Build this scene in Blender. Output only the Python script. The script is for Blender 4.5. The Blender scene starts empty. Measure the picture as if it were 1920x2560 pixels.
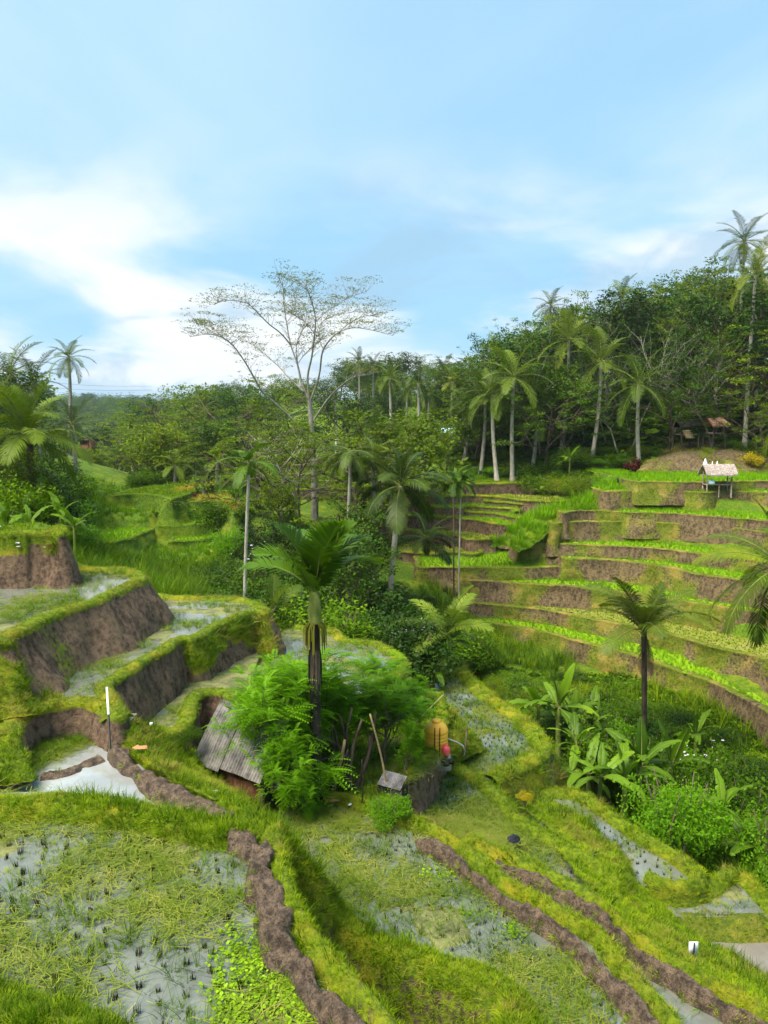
import bpy, math, random
import numpy as np
from mathutils import Vector, Matrix, Euler

SC = bpy.context.scene
COL = SC.collection
RS = np.random.RandomState(7)
random.seed(7)

# ---------------------------------------------------------------- camera
F_PX = 1924.0
PITCH = math.atan(220.0 / F_PX)
cam_d = bpy.data.cameras.new('camera')
cam_d.sensor_fit = 'VERTICAL'
cam_d.sensor_height = 24.0
cam_d.lens = 24.0 * F_PX / 2560.0
cam_d.clip_start = 0.1
cam_d.clip_end = 6000.0
cam = bpy.data.objects.new('camera', cam_d)
COL.objects.link(cam)
cam.location = (0, 0, 0)
cam.rotation_euler = (math.radians(90) - PITCH, 0, 0)
SC.camera = cam

# ---------------------------------------------------------------- sky and sun
SUN_EL, SUN_AZ = 58.0, -125.0            # degrees; azimuth from +Y towards +X
world = bpy.data.worlds.new('World')
SC.world = world
world.use_nodes = True
nt = world.node_tree
nt.nodes.clear()
def _n(t, **k):
    n = nt.nodes.new(t)
    for a, b in k.items():
        setattr(n, a, b)
    return n
w_out = _n('ShaderNodeOutputWorld')
w_bg = _n('ShaderNodeBackground')
w_bg.inputs['Strength'].default_value = 0.125
w_sky = _n('ShaderNodeTexSky', sky_type='NISHITA', sun_disc=False)
w_sky.sun_elevation = math.radians(SUN_EL)
w_sky.sun_rotation = math.radians(SUN_AZ)
w_sky.air_density = 1.0
w_sky.dust_density = 1.0
w_sky.ozone_density = 2.0
# a layer of cloud seen in perspective: direction divided by its height
w_tc = _n('ShaderNodeTexCoord')
w_sep = _n('ShaderNodeSeparateXYZ')
nt.links.new(w_tc.outputs['Generated'], w_sep.inputs[0])
w_h = _n('ShaderNodeMath', operation='ADD'); w_h.inputs[1].default_value = 0.22
w_abs = _n('ShaderNodeMath', operation='ABSOLUTE')
nt.links.new(w_sep.outputs['Z'], w_abs.inputs[0])
nt.links.new(w_abs.outputs[0], w_h.inputs[0])
w_cmb = _n('ShaderNodeCombineXYZ')
for ax in 'XY':
    dv = _n('ShaderNodeMath', operation='DIVIDE')
    nt.links.new(w_sep.outputs[ax], dv.inputs[0]); nt.links.new(w_h.outputs[0], dv.inputs[1])
    nt.links.new(dv.outputs[0], w_cmb.inputs[ax])
def cloud_noise(scale, detail, rough, off, dist=0.0, stretch=(1, 1, 1)):
    mp = _n('ShaderNodeMapping')
    mp.inputs['Location'].default_value = off
    mp.inputs['Scale'].default_value = stretch
    nt.links.new(w_cmb.outputs[0], mp.inputs[0])
    t = _n('ShaderNodeTexNoise')
    t.inputs['Scale'].default_value = scale; t.inputs['Detail'].default_value = detail
    t.inputs['Roughness'].default_value = rough; t.inputs['Distortion'].default_value = dist
    nt.links.new(mp.outputs[0], t.inputs['Vector'])
    return t.outputs['Fac']
def w_ramp(sock, a, b):
    m = _n('ShaderNodeMapRange', interpolation_type='SMOOTHSTEP')
    m.inputs['From Min'].default_value = a; m.inputs['From Max'].default_value = b
    nt.links.new(sock, m.inputs['Value'])
    return m.outputs['Result']
def w_mix(fac, a, b):
    m = _n('ShaderNodeMix', data_type='RGBA')
    nt.links.new(fac, m.inputs['Factor'])
    for s, v in (('A', a), ('B', b)):
        i = [q for q in m.inputs if q.name == s and q.type == 'RGBA'][0]
        if isinstance(v, tuple): i.default_value = v
        else: nt.links.new(v, i)
    return [q for q in m.outputs if q.type == 'RGBA'][0]
veil = w_ramp(cloud_noise(0.55, 5, 0.5, (2.3, 1.1, 0.4)), 0.15, 0.75)
puff = w_ramp(cloud_noise(1.05, 10, 0.52, (5.3, 0.2, 1.1), 0.35), 0.42, 0.60)
c_thin = (1.55, 3.05, 4.3, 1)      # light seen through a thin veil of cloud
c_lit = (4.4, 4.6, 4.75, 1)     # white cloud
v_fac = _n('ShaderNodeMath', operation='MULTIPLY_ADD'); nt.links.new(veil, v_fac.inputs[0])
v_fac.inputs[1].default_value = 0.3; v_fac.inputs[2].default_value = 0.68
c1 = w_mix(v_fac.outputs[0], w_sky.outputs[0], c_thin)
p_fac = _n('ShaderNodeMath', operation='MULTIPLY'); nt.links.new(puff, p_fac.inputs[0])
low = w_ramp(w_abs.outputs[0], 0.36, 0.20)      # cloud banks pile up towards the horizon
nt.links.new(low, p_fac.inputs[1])
streak = w_ramp(cloud_noise(0.8, 7, 0.5, (1.3, 4.1, 2.0), 0.5), 0.36, 0.70)
s_fac = _n('ShaderNodeMath', operation='MULTIPLY'); nt.links.new(streak, s_fac.inputs[0]); s_fac.inputs[1].default_value = 0.75
c1b = w_mix(s_fac.outputs[0], c1, (3.0, 4.0, 4.5, 1))
c2 = w_mix(p_fac.outputs[0], c1b, c_lit)
grey = w_ramp(cloud_noise(1.6, 9, 0.55, (0.7, 2.9, 3.3), 0.4), 0.50, 0.66)
g_fac = _n('ShaderNodeMath', operation='MULTIPLY'); nt.links.new(grey, g_fac.inputs[0]); nt.links.new(low, g_fac.inputs[1])
g2 = _n('ShaderNodeMath', operation='MULTIPLY'); nt.links.new(g_fac.outputs[0], g2.inputs[0]); g2.inputs[1].default_value = 0.7
c3 = w_mix(g2.outputs[0], c2, (1.7, 2.75, 3.7, 1))
nt.links.new(c3, w_bg.inputs['Color'])
nt.links.new(w_bg.outputs[0], w_out.inputs['Surface'])

sun_d = bpy.data.lights.new('sun', 'SUN')
sun_d.energy = 4.7
sun_d.angle = math.radians(34)
sun_d.color = (1.0, 0.93, 0.78)
sun = bpy.data.objects.new('sun', sun_d)
COL.objects.link(sun)
_az, _el = math.radians(SUN_AZ), math.radians(SUN_EL)
_sd = Vector((math.sin(_az) * math.cos(_el), math.cos(_az) * math.cos(_el), math.sin(_el)))
sun.rotation_euler = _sd.to_track_quat('Z', 'Y').to_euler()
sun.location = _sd * 60

SC.view_settings.view_transform = 'Standard'
SC.view_settings.look = 'None'
SC.view_settings.exposure = 0.92
SC.view_settings.gamma = 1.0
SC.view_settings.use_curve_mapping = False
SC.render.engine = 'CYCLES'
SC.cycles.max_bounces = 6
SC.cycles.diffuse_bounces = 2
SC.cycles.glossy_bounces = 2
SC.cycles.transmission_bounces = 3
SC.cycles.transparent_max_bounces = 4
SC.cycles.volume_bounces = 0
SC.cycles.use_denoising = True
SC.cycles.use_adaptive_sampling = True
SC.cycles.adaptive_threshold = 0.02

# ---------------------------------------------------------------- pixel geometry (photograph pixels 1920 x 2560)
ST, CT = math.sin(PITCH), math.cos(PITCH)
def at(u, v, z):
    c = -(v - 1280) / F_PX
    t = z / (-ST + c * CT)
    return np.array(((u - 960) / F_PX * t, (CT + c * ST) * t, z))
def at_y(u, v, y):
    c = -(v - 1280) / F_PX
    t = y / (CT + c * ST)
    return np.array(((u - 960) / F_PX * t, y, (-ST + c * CT) * t))
def px_len(n, y):
    return n * y / F_PX

# ---------------------------------------------------------------- noise
def _hash(i, j, k, s):
    n = (i * 374761393 + j * 668265263 + k * 2147483647 + s * 974634721) & 0xFFFFFFFF
    n = ((n ^ (n >> 13)) * 1274126177) & 0xFFFFFFFF
    n = n ^ (n >> 16)
    return (n & 0xFFFF) / 65535.0
def vnoise(p, s=0):
    p = np.asarray(p, float)
    f = np.floor(p); q = p - f; q = q * q * (3 - 2 * q)
    i, j, k = [f[..., a].astype(np.int64) for a in range(3)]
    r = 0
    for a in (0, 1):
        for b in (0, 1):
            for c in (0, 1):
                w = (q[..., 0] if a else 1 - q[..., 0]) * (q[..., 1] if b else 1 - q[..., 1]) * (q[..., 2] if c else 1 - q[..., 2])
                r = r + w * _hash(i + a, j + b, k + c, s)
    return r * 2 - 1
def fbm(p, sc=1.0, octv=4, s=0, rough=0.5):
    p = np.asarray(p, float) * sc
    a, t, r = 1.0, 0.0, 0.0
    for o in range(octv):
        r = r + a * vnoise(p, s + o * 17); t += a
        p = p * 2.03 + 11.3; a *= rough
    return r / t

# ---------------------------------------------------------------- mesh helpers
class MB:
    """collects vertices, faces, material indices and one float attribute"""
    def __init__(self):
        self.v, self.f, self.m, self.a, self.n = [], [], [], [], 0
    def add(self, v, f, m=0, a=None):
        v = np.asarray(v, float).reshape(-1, 3); f = np.asarray(f, int)
        if f.ndim == 1: f = f.reshape(1, -1)
        self.v.append(v); self.f.append(f + self.n); self.m.append(np.full(len(f), m))
        self.a.append(np.zeros(len(v)) if a is None else np.broadcast_to(np.asarray(a, float), (len(v),)))
        self.n += len(v)
    def box(self, c, s, m=0, rot=None, a=None):
        q = np.array([(x, y, z) for x in (-.5, .5) for y in (-.5, .5) for z in (-.5, .5)]) * np.array(s)
        if rot is not None: q = q @ np.array(rot).T
        self.add(q + np.array(c), [(0, 1, 3, 2), (4, 6, 7, 5), (0, 4, 5, 1), (2, 3, 7, 6), (0, 2, 6, 4), (1, 5, 7, 3)], m, a)
    def tube(self, pts, rad, seg=8, m=0, cap=True, a=None):
        pts = np.asarray(pts, float); n = len(pts)
        rad = np.broadcast_to(np.asarray(rad, float), (n,))
        t = np.gradient(pts, axis=0); t /= np.linalg.norm(t, axis=1)[:, None] + 1e-9
        ref = np.array((0, 0, 1.0)) if abs(t[:, 2]).mean() < 0.8 else np.array((1.0, 0, 0))
        s = np.cross(t, ref); s /= np.linalg.norm(s, axis=1)[:, None] + 1e-9
        b = np.cross(s, t)
        an = np.linspace(0, 2 * math.pi, seg, endpoint=False)
        ring = pts[:, None] + rad[:, None, None] * (np.cos(an)[None, :, None] * s[:, None] + np.sin(an)[None, :, None] * b[:, None])
        i = np.arange(n - 1)[:, None] * seg; j = np.arange(seg)[None]
        j2 = (j + 1) % seg
        q = np.stack([i + j, i + j2, i + seg + j2, i + seg + j], -1).reshape(-1, 4)
        self.add(ring.reshape(-1, 3), q, m, a)
        if cap:
            base = self.n - n * seg
            for r0, c in ((0, pts[0]), ((n - 1) * seg, pts[-1])):
                idx = base + r0 + np.arange(seg)
                self.v.append(np.array([c])); self.a.append(np.zeros(1) if a is None else np.array([np.ravel(a)[0]]))
                tri = np.stack([idx, np.roll(idx, -1), np.full(seg, self.n)], -1)
                self.f.append(tri); self.m.append(np.full(seg, m)); self.n += 1
    def mesh(self, name, mats, smooth=False, attr=None):
        v = np.concatenate(self.v)
        me = bpy.data.meshes.new(name)
        fl = [f for f in self.f]
        sizes = np.concatenate([np.full(len(f), f.shape[1]) for f in fl])
        loops = np.concatenate([f.ravel() for f in fl]).astype(np.int32)
        me.vertices.add(len(v)); me.vertices.foreach_set('co', v.astype(np.float32).ravel())
        me.loops.add(len(loops)); me.loops.foreach_set('vertex_index', loops)
        me.polygons.add(len(sizes))
        st = np.zeros(len(sizes), np.int32); st[1:] = np.cumsum(sizes)[:-1]
        me.polygons.foreach_set('loop_start', st)
        me.polygons.foreach_set('material_index', np.concatenate(self.m).astype(np.int32))
        if smooth: me.polygons.foreach_set('use_smooth', np.ones(len(sizes), bool))
        if attr:
            at_ = me.attributes.new(attr, 'FLOAT', 'POINT')
            at_.data.foreach_set('value', np.concatenate(self.a).astype(np.float32))
        for m in (mats if isinstance(mats, (list, tuple)) else [mats]): me.materials.append(m)
        me.update(calc_edges=True)
        return me

def link(name, me, parent=None, loc=None, rot=None, scale=None):
    o = bpy.data.objects.new(name, me)
    COL.objects.link(o)
    if parent is not None: o.parent = parent
    if loc is not None: o.location = loc
    if rot is not None: o.rotation_euler = rot
    if scale is not None: o.scale = scale if hasattr(scale, '__len__') else (scale,) * 3
    return o
def tag(o, label=None, cat=None, group=None, kind=None):
    if label: o['label'] = label
    if cat: o['category'] = cat
    if group: o['group'] = group
    if kind: o['kind'] = kind
    return o
def empty(name, loc, rz=0.0, scale=None):
    o = bpy.data.objects.new(name, None)
    COL.objects.link(o); o.location = loc; o.rotation_euler = (0, 0, rz)
    o.empty_display_size = 0.2
    if scale is not None: o.scale = scale if hasattr(scale, '__len__') else (scale,) * 3
    return o
def grid_faces(nu, nv):
    i, j = np.meshgrid(np.arange(nu - 1), np.arange(nv - 1), indexing='ij')
    a = (i * nv + j).ravel()
    return np.stack([a, a + nv, a + nv + 1, a + 1], -1)

# ---------------------------------------------------------------- materials
class Mat:
    def __init__(self, name):
        self.m = bpy.data.materials.new(name); self.m.use_nodes = True
        self.t = self.m.node_tree; self.t.nodes.clear()
        self.out = self.n('ShaderNodeOutputMaterial')
    def n(self, typ, **k):
        q = self.t.nodes.new(typ)
        for a, b in k.items(): setattr(q, a, b)
        return q
    def set(self, sock, v):
        if hasattr(v, 'links') or isinstance(v, bpy.types.NodeSocket): self.t.links.new(v, sock)
        elif isinstance(v, (tuple, list)) and len(v) == 3 and sock.type == 'RGBA': sock.default_value = (*v, 1)
        else: sock.default_value = v
    def coord(self, which='Object'):
        if not hasattr(self, '_tc'): self._tc = self.n('ShaderNodeTexCoord')
        return self._tc.outputs[which]
    def pos(self):
        if not hasattr(self, '_g'): self._g = self.n('ShaderNodeNewGeometry')
        return self._g.outputs['Position']
    def noise(self, scale, detail=4, rough=0.55, vec=None, stretch=None, dist=0.0):
        t = self.n('ShaderNodeTexNoise')
        t.inputs['Scale'].default_value = scale; t.inputs['Detail'].default_value = detail
        t.inputs['Roughness'].default_value = rough; t.inputs['Distortion'].default_value = dist
        v = vec or self.pos()
        if stretch:
            mp = self.n('ShaderNodeMapping'); mp.inputs['Scale'].default_value = stretch
            self.t.links.new(v, mp.inputs[0]); v = mp.outputs[0]
        self.t.links.new(v, t.inputs['Vector'])
        return t.outputs['Fac']
    def rng(self, s, a, b, c=0.0, d=1.0, smooth=True):
        m = self.n('ShaderNodeMapRange', interpolation_type='SMOOTHSTEP' if smooth else 'LINEAR')
        for i, v in zip(('From Min', 'From Max', 'To Min', 'To Max'), (a, b, c, d)): m.inputs[i].default_value = v
        self.t.links.new(s, m.inputs['Value']); return m.outputs['Result']
    def math(self, op, a, b=None):
        m = self.n('ShaderNodeMath', operation=op)
        self.set(m.inputs[0], a)
        if b is not None: self.set(m.inputs[1], b)
        return m.outputs[0]
    def mix(self, fac, a, b, blend='MIX'):
        m = self.n('ShaderNodeMix', data_type='RGBA', blend_type=blend)
        self.set(m.inputs['Factor'], fac)
        ia = [q for q in m.inputs if q.name == 'A' and q.type == 'RGBA'][0]
        ib = [q for q in m.inputs if q.name == 'B' and q.type == 'RGBA'][0]
        self.set(ia, a); self.set(ib, b)
        return [q for q in m.outputs if q.type == 'RGBA'][0]
    def ramp(self, fac, stops):
        r = self.n('ShaderNodeValToRGB'); e = r.color_ramp.elements
        while len(e) < len(stops): e.new(0.5)
        for q, (p, c) in zip(e, stops): q.position = p; q.color = (*c, 1)
        self.t.links.new(fac, r.inputs[0]); return r.outputs['Color']
    def attr(self, name):
        a = self.n('ShaderNodeAttribute', attribute_name=name); return a.outputs['Fac']
    def rand(self):
        return self.n('ShaderNodeObjectInfo').outputs['Random']
    def bump(self, h, strength=0.5, dist=0.05):
        b = self.n('ShaderNodeBump'); b.inputs['Strength'].default_value = strength; b.inputs['Distance'].default_value = dist
        self.t.links.new(h, b.inputs['Height']); return b.outputs['Normal']
    def pbr(self, col, rough=0.8, spec=0.3, normal=None, metal=0.0, trans=None):
        p = self.n('ShaderNodeBsdfPrincipled')
        self.set(p.inputs['Base Color'], col); self.set(p.inputs['Roughness'], rough)
        self.set(p.inputs['Specular IOR Level'], spec); self.set(p.inputs['Metallic'], metal)
        if normal is not None: self.set(p.inputs['Normal'], normal)
        sh = p.outputs[0]
        if trans:
            tr = self.n('ShaderNodeBsdfTranslucent')
            tc = self.mix(1.0, col, trans[1], 'MULTIPLY') if not isinstance(col, tuple) else tuple(a * b for a, b in zip(col, trans[1]))
            self.set(tr.inputs['Color'], tc)
            mx = self.n('ShaderNodeMixShader'); mx.inputs[0].default_value = trans[0]
            self.t.links.new(sh, mx.inputs[1]); self.t.links.new(tr.outputs[0], mx.inputs[2]); sh = mx.outputs[0]
        self.t.links.new(sh, self.out.inputs['Surface'])
        return self.m

def leaf_mat(name, c1, c2, c3=None, rough=0.5, spec=0.35, trans=0.35, scale=1.5, tint=(1.5, 1.5, 0.6), rw=0.55):
    """leaves: colour drifts from plant to plant and from clump to clump"""
    m = Mat(name)
    f = m.math('ADD', m.math('MULTIPLY', m.rand(), rw), m.math('MULTIPLY', m.noise(scale, 3, 0.6), 0.75))
    f = m.math('SUBTRACT', f, 0.12 - 0.6 * (0.55 - rw))
    st = [(0.15, c1), (0.75, c2)]
    if c3: st.append((0.97, c3))
    return m.pbr(m.ramp(f, st), rough + 0.08, spec * 0.4, None, 0.0, (trans * 0.7, tint))

M = {}
# earth banks with grass: attribute 'g' says how grassy the bank is
def earth_mat(name, s1, s2, g1, g2, g3, wet=0.0):
    m = Mat(name)
    big = m.noise(0.9, 5, 0.6); fine = m.noise(9, 5, 0.65); vf = m.noise(34, 4, 0.7)
    streak = m.noise(3.0, 4, 0.6, None, (1.7, 1.7, 0.8))
    f = m.math('ADD', m.math('MULTIPLY', fine, 0.5), m.math('MULTIPLY', streak, 0.5))
    soil = m.mix(m.rng(f, 0.36, 0.62), s1, s2)
    soil = m.mix(m.rng(big, 0.5, 0.7, 0, 0.55), soil, tuple(0.5 * a + 0.5 * b for a, b in zip(s2, (0.2, 0.15, 0.06))))
    soil = m.mix(m.rng(vf, 0.52, 0.72, 0, 0.5), soil, tuple(0.35 * a for a in s1))
    gr = m.mix(m.rng(fine, 0.35, 0.65), g1, g2)
    gr = m.mix(m.rng(big, 0.46, 0.68, 0, 0.8), gr, g3)
    gr = m.mix(m.rng(vf, 0.5, 0.75, 0, 0.6), gr, tuple(0.3 * a for a in g1))
    a = m.math('ADD', m.attr('g'), m.math('MULTIPLY', m.math('SUBTRACT', fine, 0.5), 0.9))
    fac = m.rng(a, 0.38, 0.62)
    nrm = m.bump(m.math('ADD', m.math('MULTIPLY', fine, 0.6), m.math('MULTIPLY', vf, 0.5)), 0.9, 0.12)
    return m.pbr(m.mix(fac, soil, gr), 0.9 - wet, 0.25, nrm)
S1, S2 = (0.055, 0.034, 0.022), (0.235, 0.150, 0.098)
G1, G2, G3 = (0.07, 0.12, 0.003), (0.19, 0.25, 0.005), (0.32, 0.27, 0.012)
M['earth'] = earth_mat('earth_bank', S1, S2, G1, G2, G3)
M['earth_dry'] = earth_mat('dry_earth_bank', (0.045, 0.032, 0.018), (0.20, 0.138, 0.070), (0.08, 0.12, 0.008), (0.18, 0.20, 0.015), (0.36, 0.25, 0.06))
M['ground'] = earth_mat('grassy_ground', S1, S2, (0.045, 0.10, 0.004), (0.12, 0.20, 0.005), (0.20, 0.24, 0.008))
def mud_mat():
    m = Mat('trodden_mud')
    a = m.noise(7, 7, 0.7); b = m.noise(42, 5, 0.75)
    c = m.mix(m.rng(a, 0.35, 0.65), (0.05, 0.033, 0.021), (0.25, 0.168, 0.11))
    c = m.mix(m.rng(b, 0.47, 0.62, 0, 0.8), c, (0.035, 0.023, 0.015))
    h = m.math('ADD', a, m.math('MULTIPLY', b, 0.35))
    return m.pbr(c, m.rng(a, 0.35, 0.6, 0.4, 0.9), 0.4, m.bump(h, 1.0, 0.12))
M['mud'] = mud_mat()
def paddy_mat():
    m = Mat('paddy_mud')
    a = m.noise(3.2, 5, 0.65); b = m.noise(17, 5, 0.7)
    c = m.mix(m.rng(a, 0.38, 0.62), (0.10, 0.088, 0.05), (0.21, 0.20, 0.075))
    c = m.mix(m.rng(b, 0.45, 0.68, 0, 0.75), c, (0.13, 0.19, 0.02))
    return m.pbr(c, 0.75, 0.35, m.bump(b, 0.7, 0.04))
M['paddy'] = paddy_mat()
def water_mat(name, col, rough, ior=1.55):
    m = Mat(name)
    a = m.noise(1.7, 4, 0.6)
    r = m.pbr(m.mix(m.rng(a, 0.35, 0.7), col, tuple(1.4 * q for q in col)), rough, 0.5, m.bump(m.noise(5, 2, 0.5), 0.04, 0.02))
    [q for q in m.t.nodes if q.type == 'BSDF_PRINCIPLED'][0].inputs['IOR'].default_value = ior
    return r
M['water'] = water_mat('still_paddy_water', (0.13, 0.135, 0.115), 0.04, 1.6)
M['pool'] = water_mat('sky_paled_mirror_water', (0.24, 0.245, 0.24), 0.02, 2.0)  # base colour paled to stand in for the bright sky's reflection
M['silt'] = water_mat('silty_paddy_water', (0.17, 0.15, 0.13), 0.10)
def field_mat(name, c1, c2, c3):
    m = Mat(name)
    a = m.noise(1.2, 5, 0.6); b = m.noise(14, 5, 0.7)
    c = m.mix(m.rng(a, 0.35, 0.65), c1, c2)
    c = m.mix(m.rng(b, 0.45, 0.7, 0, 0.7), c, c3)
    return m.pbr(c, 0.85, 0.2, m.bump(b, 0.8, 0.08))
M['ricefield'] = field_mat('young_rice_field', (0.17, 0.29, 0.003), (0.24, 0.37, 0.004), (0.10, 0.19, 0.003))
M['oldfield'] = field_mat('harvested_field', (0.20, 0.23, 0.02), (0.26, 0.25, 0.05), (0.10, 0.15, 0.01))
M['goldfield'] = field_mat('ripe_rice_field', (0.30, 0.26, 0.03), (0.40, 0.30, 0.06), (0.18, 0.18, 0.02))

LIME = (1.3, 1.5, 0.4)
M['blade'] = leaf_mat('grass_blades', (0.055, 0.115, 0.002), (0.23, 0.32, 0.003), (0.46, 0.42, 0.010), 0.55, 0.3, 0.4, 0.8, LIME)
M['blade_dk'] = leaf_mat('deep_green_blades', (0.0231, 0.0580, 0.0008), (0.1075, 0.1955, 0.0018), (0.2571, 0.3179, 0.0036), 0.5, 0.3, 0.4, 0.6, LIME)
M['rice'] = leaf_mat('rice_blades', (0.0806, 0.1736, 0.0010), (0.1932, 0.3680, 0.0020), (0.3080, 0.4950, 0.0061), 0.55, 0.25, 0.45, 0.5, LIME)
M['drygrass'] = leaf_mat('dry_grass_blades', (0.12, 0.13, 0.012), (0.29, 0.24, 0.05), (0.42, 0.30, 0.09), 0.7, 0.2, 0.35, 0.8, (1.2, 1.1, 0.7))
M['straw'] = leaf_mat('cut_straw_blades', (0.09, 0.15, 0.008), (0.23, 0.26, 0.035), (0.40, 0.35, 0.10), 0.6, 0.3, 0.25, 2.5, (1.2, 1.1, 0.7))
M['goldrice'] = leaf_mat('ripe_rice_blades', (0.22, 0.22, 0.01), (0.42, 0.33, 0.04), (0.5, 0.38, 0.10), 0.6, 0.3, 0.35, 1.0, (1.2, 1.1, 0.7))
M['stub'] = leaf_mat('rice_stubble_stalks', (0.012, 0.012, 0.006), (0.045, 0.045, 0.014), (0.12, 0.13, 0.03), 0.8, 0.2, 0.1, 4.0)
M['weed'] = leaf_mat('water_weed', (0.0868, 0.1612, 0.0034), (0.2392, 0.3864, 0.0101), (0.3630, 0.5500, 0.0303), 0.5, 0.3, 0.35, 3.0, LIME)
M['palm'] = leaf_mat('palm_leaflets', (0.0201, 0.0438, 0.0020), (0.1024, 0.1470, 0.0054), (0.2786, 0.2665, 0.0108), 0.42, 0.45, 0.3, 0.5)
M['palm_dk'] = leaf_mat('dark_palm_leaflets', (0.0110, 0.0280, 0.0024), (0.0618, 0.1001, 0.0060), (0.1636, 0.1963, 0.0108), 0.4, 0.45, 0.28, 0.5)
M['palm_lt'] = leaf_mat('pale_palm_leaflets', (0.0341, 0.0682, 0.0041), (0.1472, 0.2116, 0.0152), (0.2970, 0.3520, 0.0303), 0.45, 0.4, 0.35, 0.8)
M['areca'] = leaf_mat('areca_leaflets', (0.0161, 0.0465, 0.0020), (0.0966, 0.1932, 0.0051), (0.2695, 0.3960, 0.0091), 0.42, 0.45, 0.35, 0.9)
M['banana'] = leaf_mat('banana_blades', (0.0307, 0.0739, 0.0019), (0.1288, 0.2370, 0.0043), (0.2420, 0.3643, 0.0102), 0.38, 0.5, 0.4, 0.9, LIME)
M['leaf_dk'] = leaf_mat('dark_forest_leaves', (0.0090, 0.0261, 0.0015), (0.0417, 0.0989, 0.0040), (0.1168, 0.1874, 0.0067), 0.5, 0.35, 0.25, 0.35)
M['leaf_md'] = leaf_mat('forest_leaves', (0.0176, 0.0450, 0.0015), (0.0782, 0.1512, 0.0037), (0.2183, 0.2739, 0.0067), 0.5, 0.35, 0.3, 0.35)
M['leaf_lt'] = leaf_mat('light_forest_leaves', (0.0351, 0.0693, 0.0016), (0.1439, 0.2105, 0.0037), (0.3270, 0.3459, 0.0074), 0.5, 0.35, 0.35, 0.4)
M['leaf_br'] = leaf_mat('bright_pinnate_leaves', (0.05, 0.14, 0.003), (0.16, 0.33, 0.005), (0.28, 0.46, 0.008), 0.5, 0.3, 0.5, 0.9, LIME, 0.2)
M['leaf_sh'] = leaf_mat('shrub_leaves', (0.0138, 0.0395, 0.0012), (0.0899, 0.1759, 0.0030), (0.2639, 0.3787, 0.0058), 0.6, 0.2, 0.35, 0.8)
M['leaf_yl'] = leaf_mat('yellow_shrub_leaves', (0.1085, 0.1302, 0.0027), (0.4830, 0.3726, 0.0061), (0.8657, 0.5940, 0.0121), 0.5, 0.3, 0.3, 2.5)
M['leaf_gy'] = leaf_mat('sparse_grey_leaves', (0.0546, 0.0694, 0.0102), (0.1776, 0.1932, 0.0278), (0.3465, 0.3300, 0.0363), 0.6, 0.3, 0.3, 0.6)
def bark(name, c1, c2, c3, rings=0.0):
    m = Mat(name)
    a = m.noise(5, 5, 0.65, None, (1, 1, 0.4)); b = m.noise(22, 4, 0.7)
    c = m.mix(m.rng(a, 0.35, 0.65), c1, c2)
    c = m.mix(m.rng(b, 0.55, 0.75, 0, 0.7), c, c3)
    return m.pbr(c, 0.85, 0.2, m.bump(m.math('ADD', a, b), 0.7, 0.05))
M['bark_w'] = bark('pale_bark', (0.30, 0.26, 0.21), (0.46, 0.42, 0.36), (0.14, 0.11, 0.08))
M['bark_g'] = bark('grey_palm_bark', (0.19, 0.17, 0.14), (0.34, 0.31, 0.26), (0.08, 0.065, 0.05))
M['bark_b'] = bark('brown_bark', (0.06, 0.042, 0.03), (0.16, 0.115, 0.08), (0.03, 0.022, 0.016))
M['bark_dk'] = bark('dark_bark', (0.022, 0.017, 0.012), (0.07, 0.053, 0.04), (0.012, 0.01, 0.008))
M['rachis'] = bark('leaf_stalk', (0.10, 0.14, 0.02), (0.20, 0.22, 0.05), (0.08, 0.08, 0.02))
M['dead'] = leaf_mat('dead_leaf', (0.10, 0.065, 0.03), (0.24, 0.16, 0.075), (0.36, 0.26, 0.13), 0.8, 0.2, 0.25, 2.0, (1.1, 0.9, 0.6))
def plain(name, c1, c2, sc=4.0, rough=0.7, spec=0.3, metal=0.0, bumpv=0.3):
    m = Mat(name)
    a = m.noise(sc, 5, 0.65)
    return m.pbr(m.mix(m.rng(a, 0.35, 0.68), c1, c2), rough, spec, m.bump(a, bumpv, 0.02), metal)
M['thatch'] = plain('weathered_thatch', (0.22, 0.17, 0.15), (0.45, 0.37, 0.33), 9, 0.9, 0.1)
M['thatch_red'] = plain('reddish_thatch', (0.30, 0.15, 0.10), (0.50, 0.29, 0.21), 7, 0.9, 0.1)
M['wood'] = plain('weathered_wood', (0.16, 0.12, 0.09), (0.34, 0.27, 0.21), 12, 0.85, 0.15)
M['wood_dk'] = plain('dark_wood', (0.03, 0.024, 0.02), (0.09, 0.07, 0.055), 12, 0.85, 0.15)
M['bamboo'] = plain('bamboo', (0.26, 0.18, 0.09), (0.42, 0.31, 0.17), 8, 0.6, 0.3)
M['rustwall'] = plain('rusty_brown_sheet', (0.09, 0.040, 0.022), (0.27, 0.12, 0.06), 3.5, 0.8, 0.2)
M['tin'] = plain('weathered_corrugated_sheet', (0.06, 0.053, 0.048), (0.26, 0.235, 0.215), 2.6, 0.65, 0.3)
M['tin_dk'] = plain('dark_corrugated_sheet', (0.06, 0.055, 0.055), (0.22, 0.20, 0.20), 3.0, 0.6, 0.3)
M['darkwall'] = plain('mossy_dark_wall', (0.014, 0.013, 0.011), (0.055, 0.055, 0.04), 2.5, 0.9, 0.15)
M['white'] = plain('white_paint', (0.70, 0.72, 0.74), (0.82, 0.83, 0.84), 6, 0.5, 0.3, 0, 0.05)
M['black'] = plain('black_paint', (0.008, 0.008, 0.008), (0.02, 0.02, 0.02), 6, 0.5, 0.3, 0, 0.05)
M['tank'] = plain('orange_tank_plastic', (0.80, 0.36, 0.02), (0.88, 0.48, 0.05), 3, 0.45, 0.4, 0, 0.1)
M['pink'] = plain('red_pink_plastic', (0.72, 0.06, 0.09), (0.80, 0.10, 0.14), 6, 0.4, 0.4, 0, 0.05)
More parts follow.
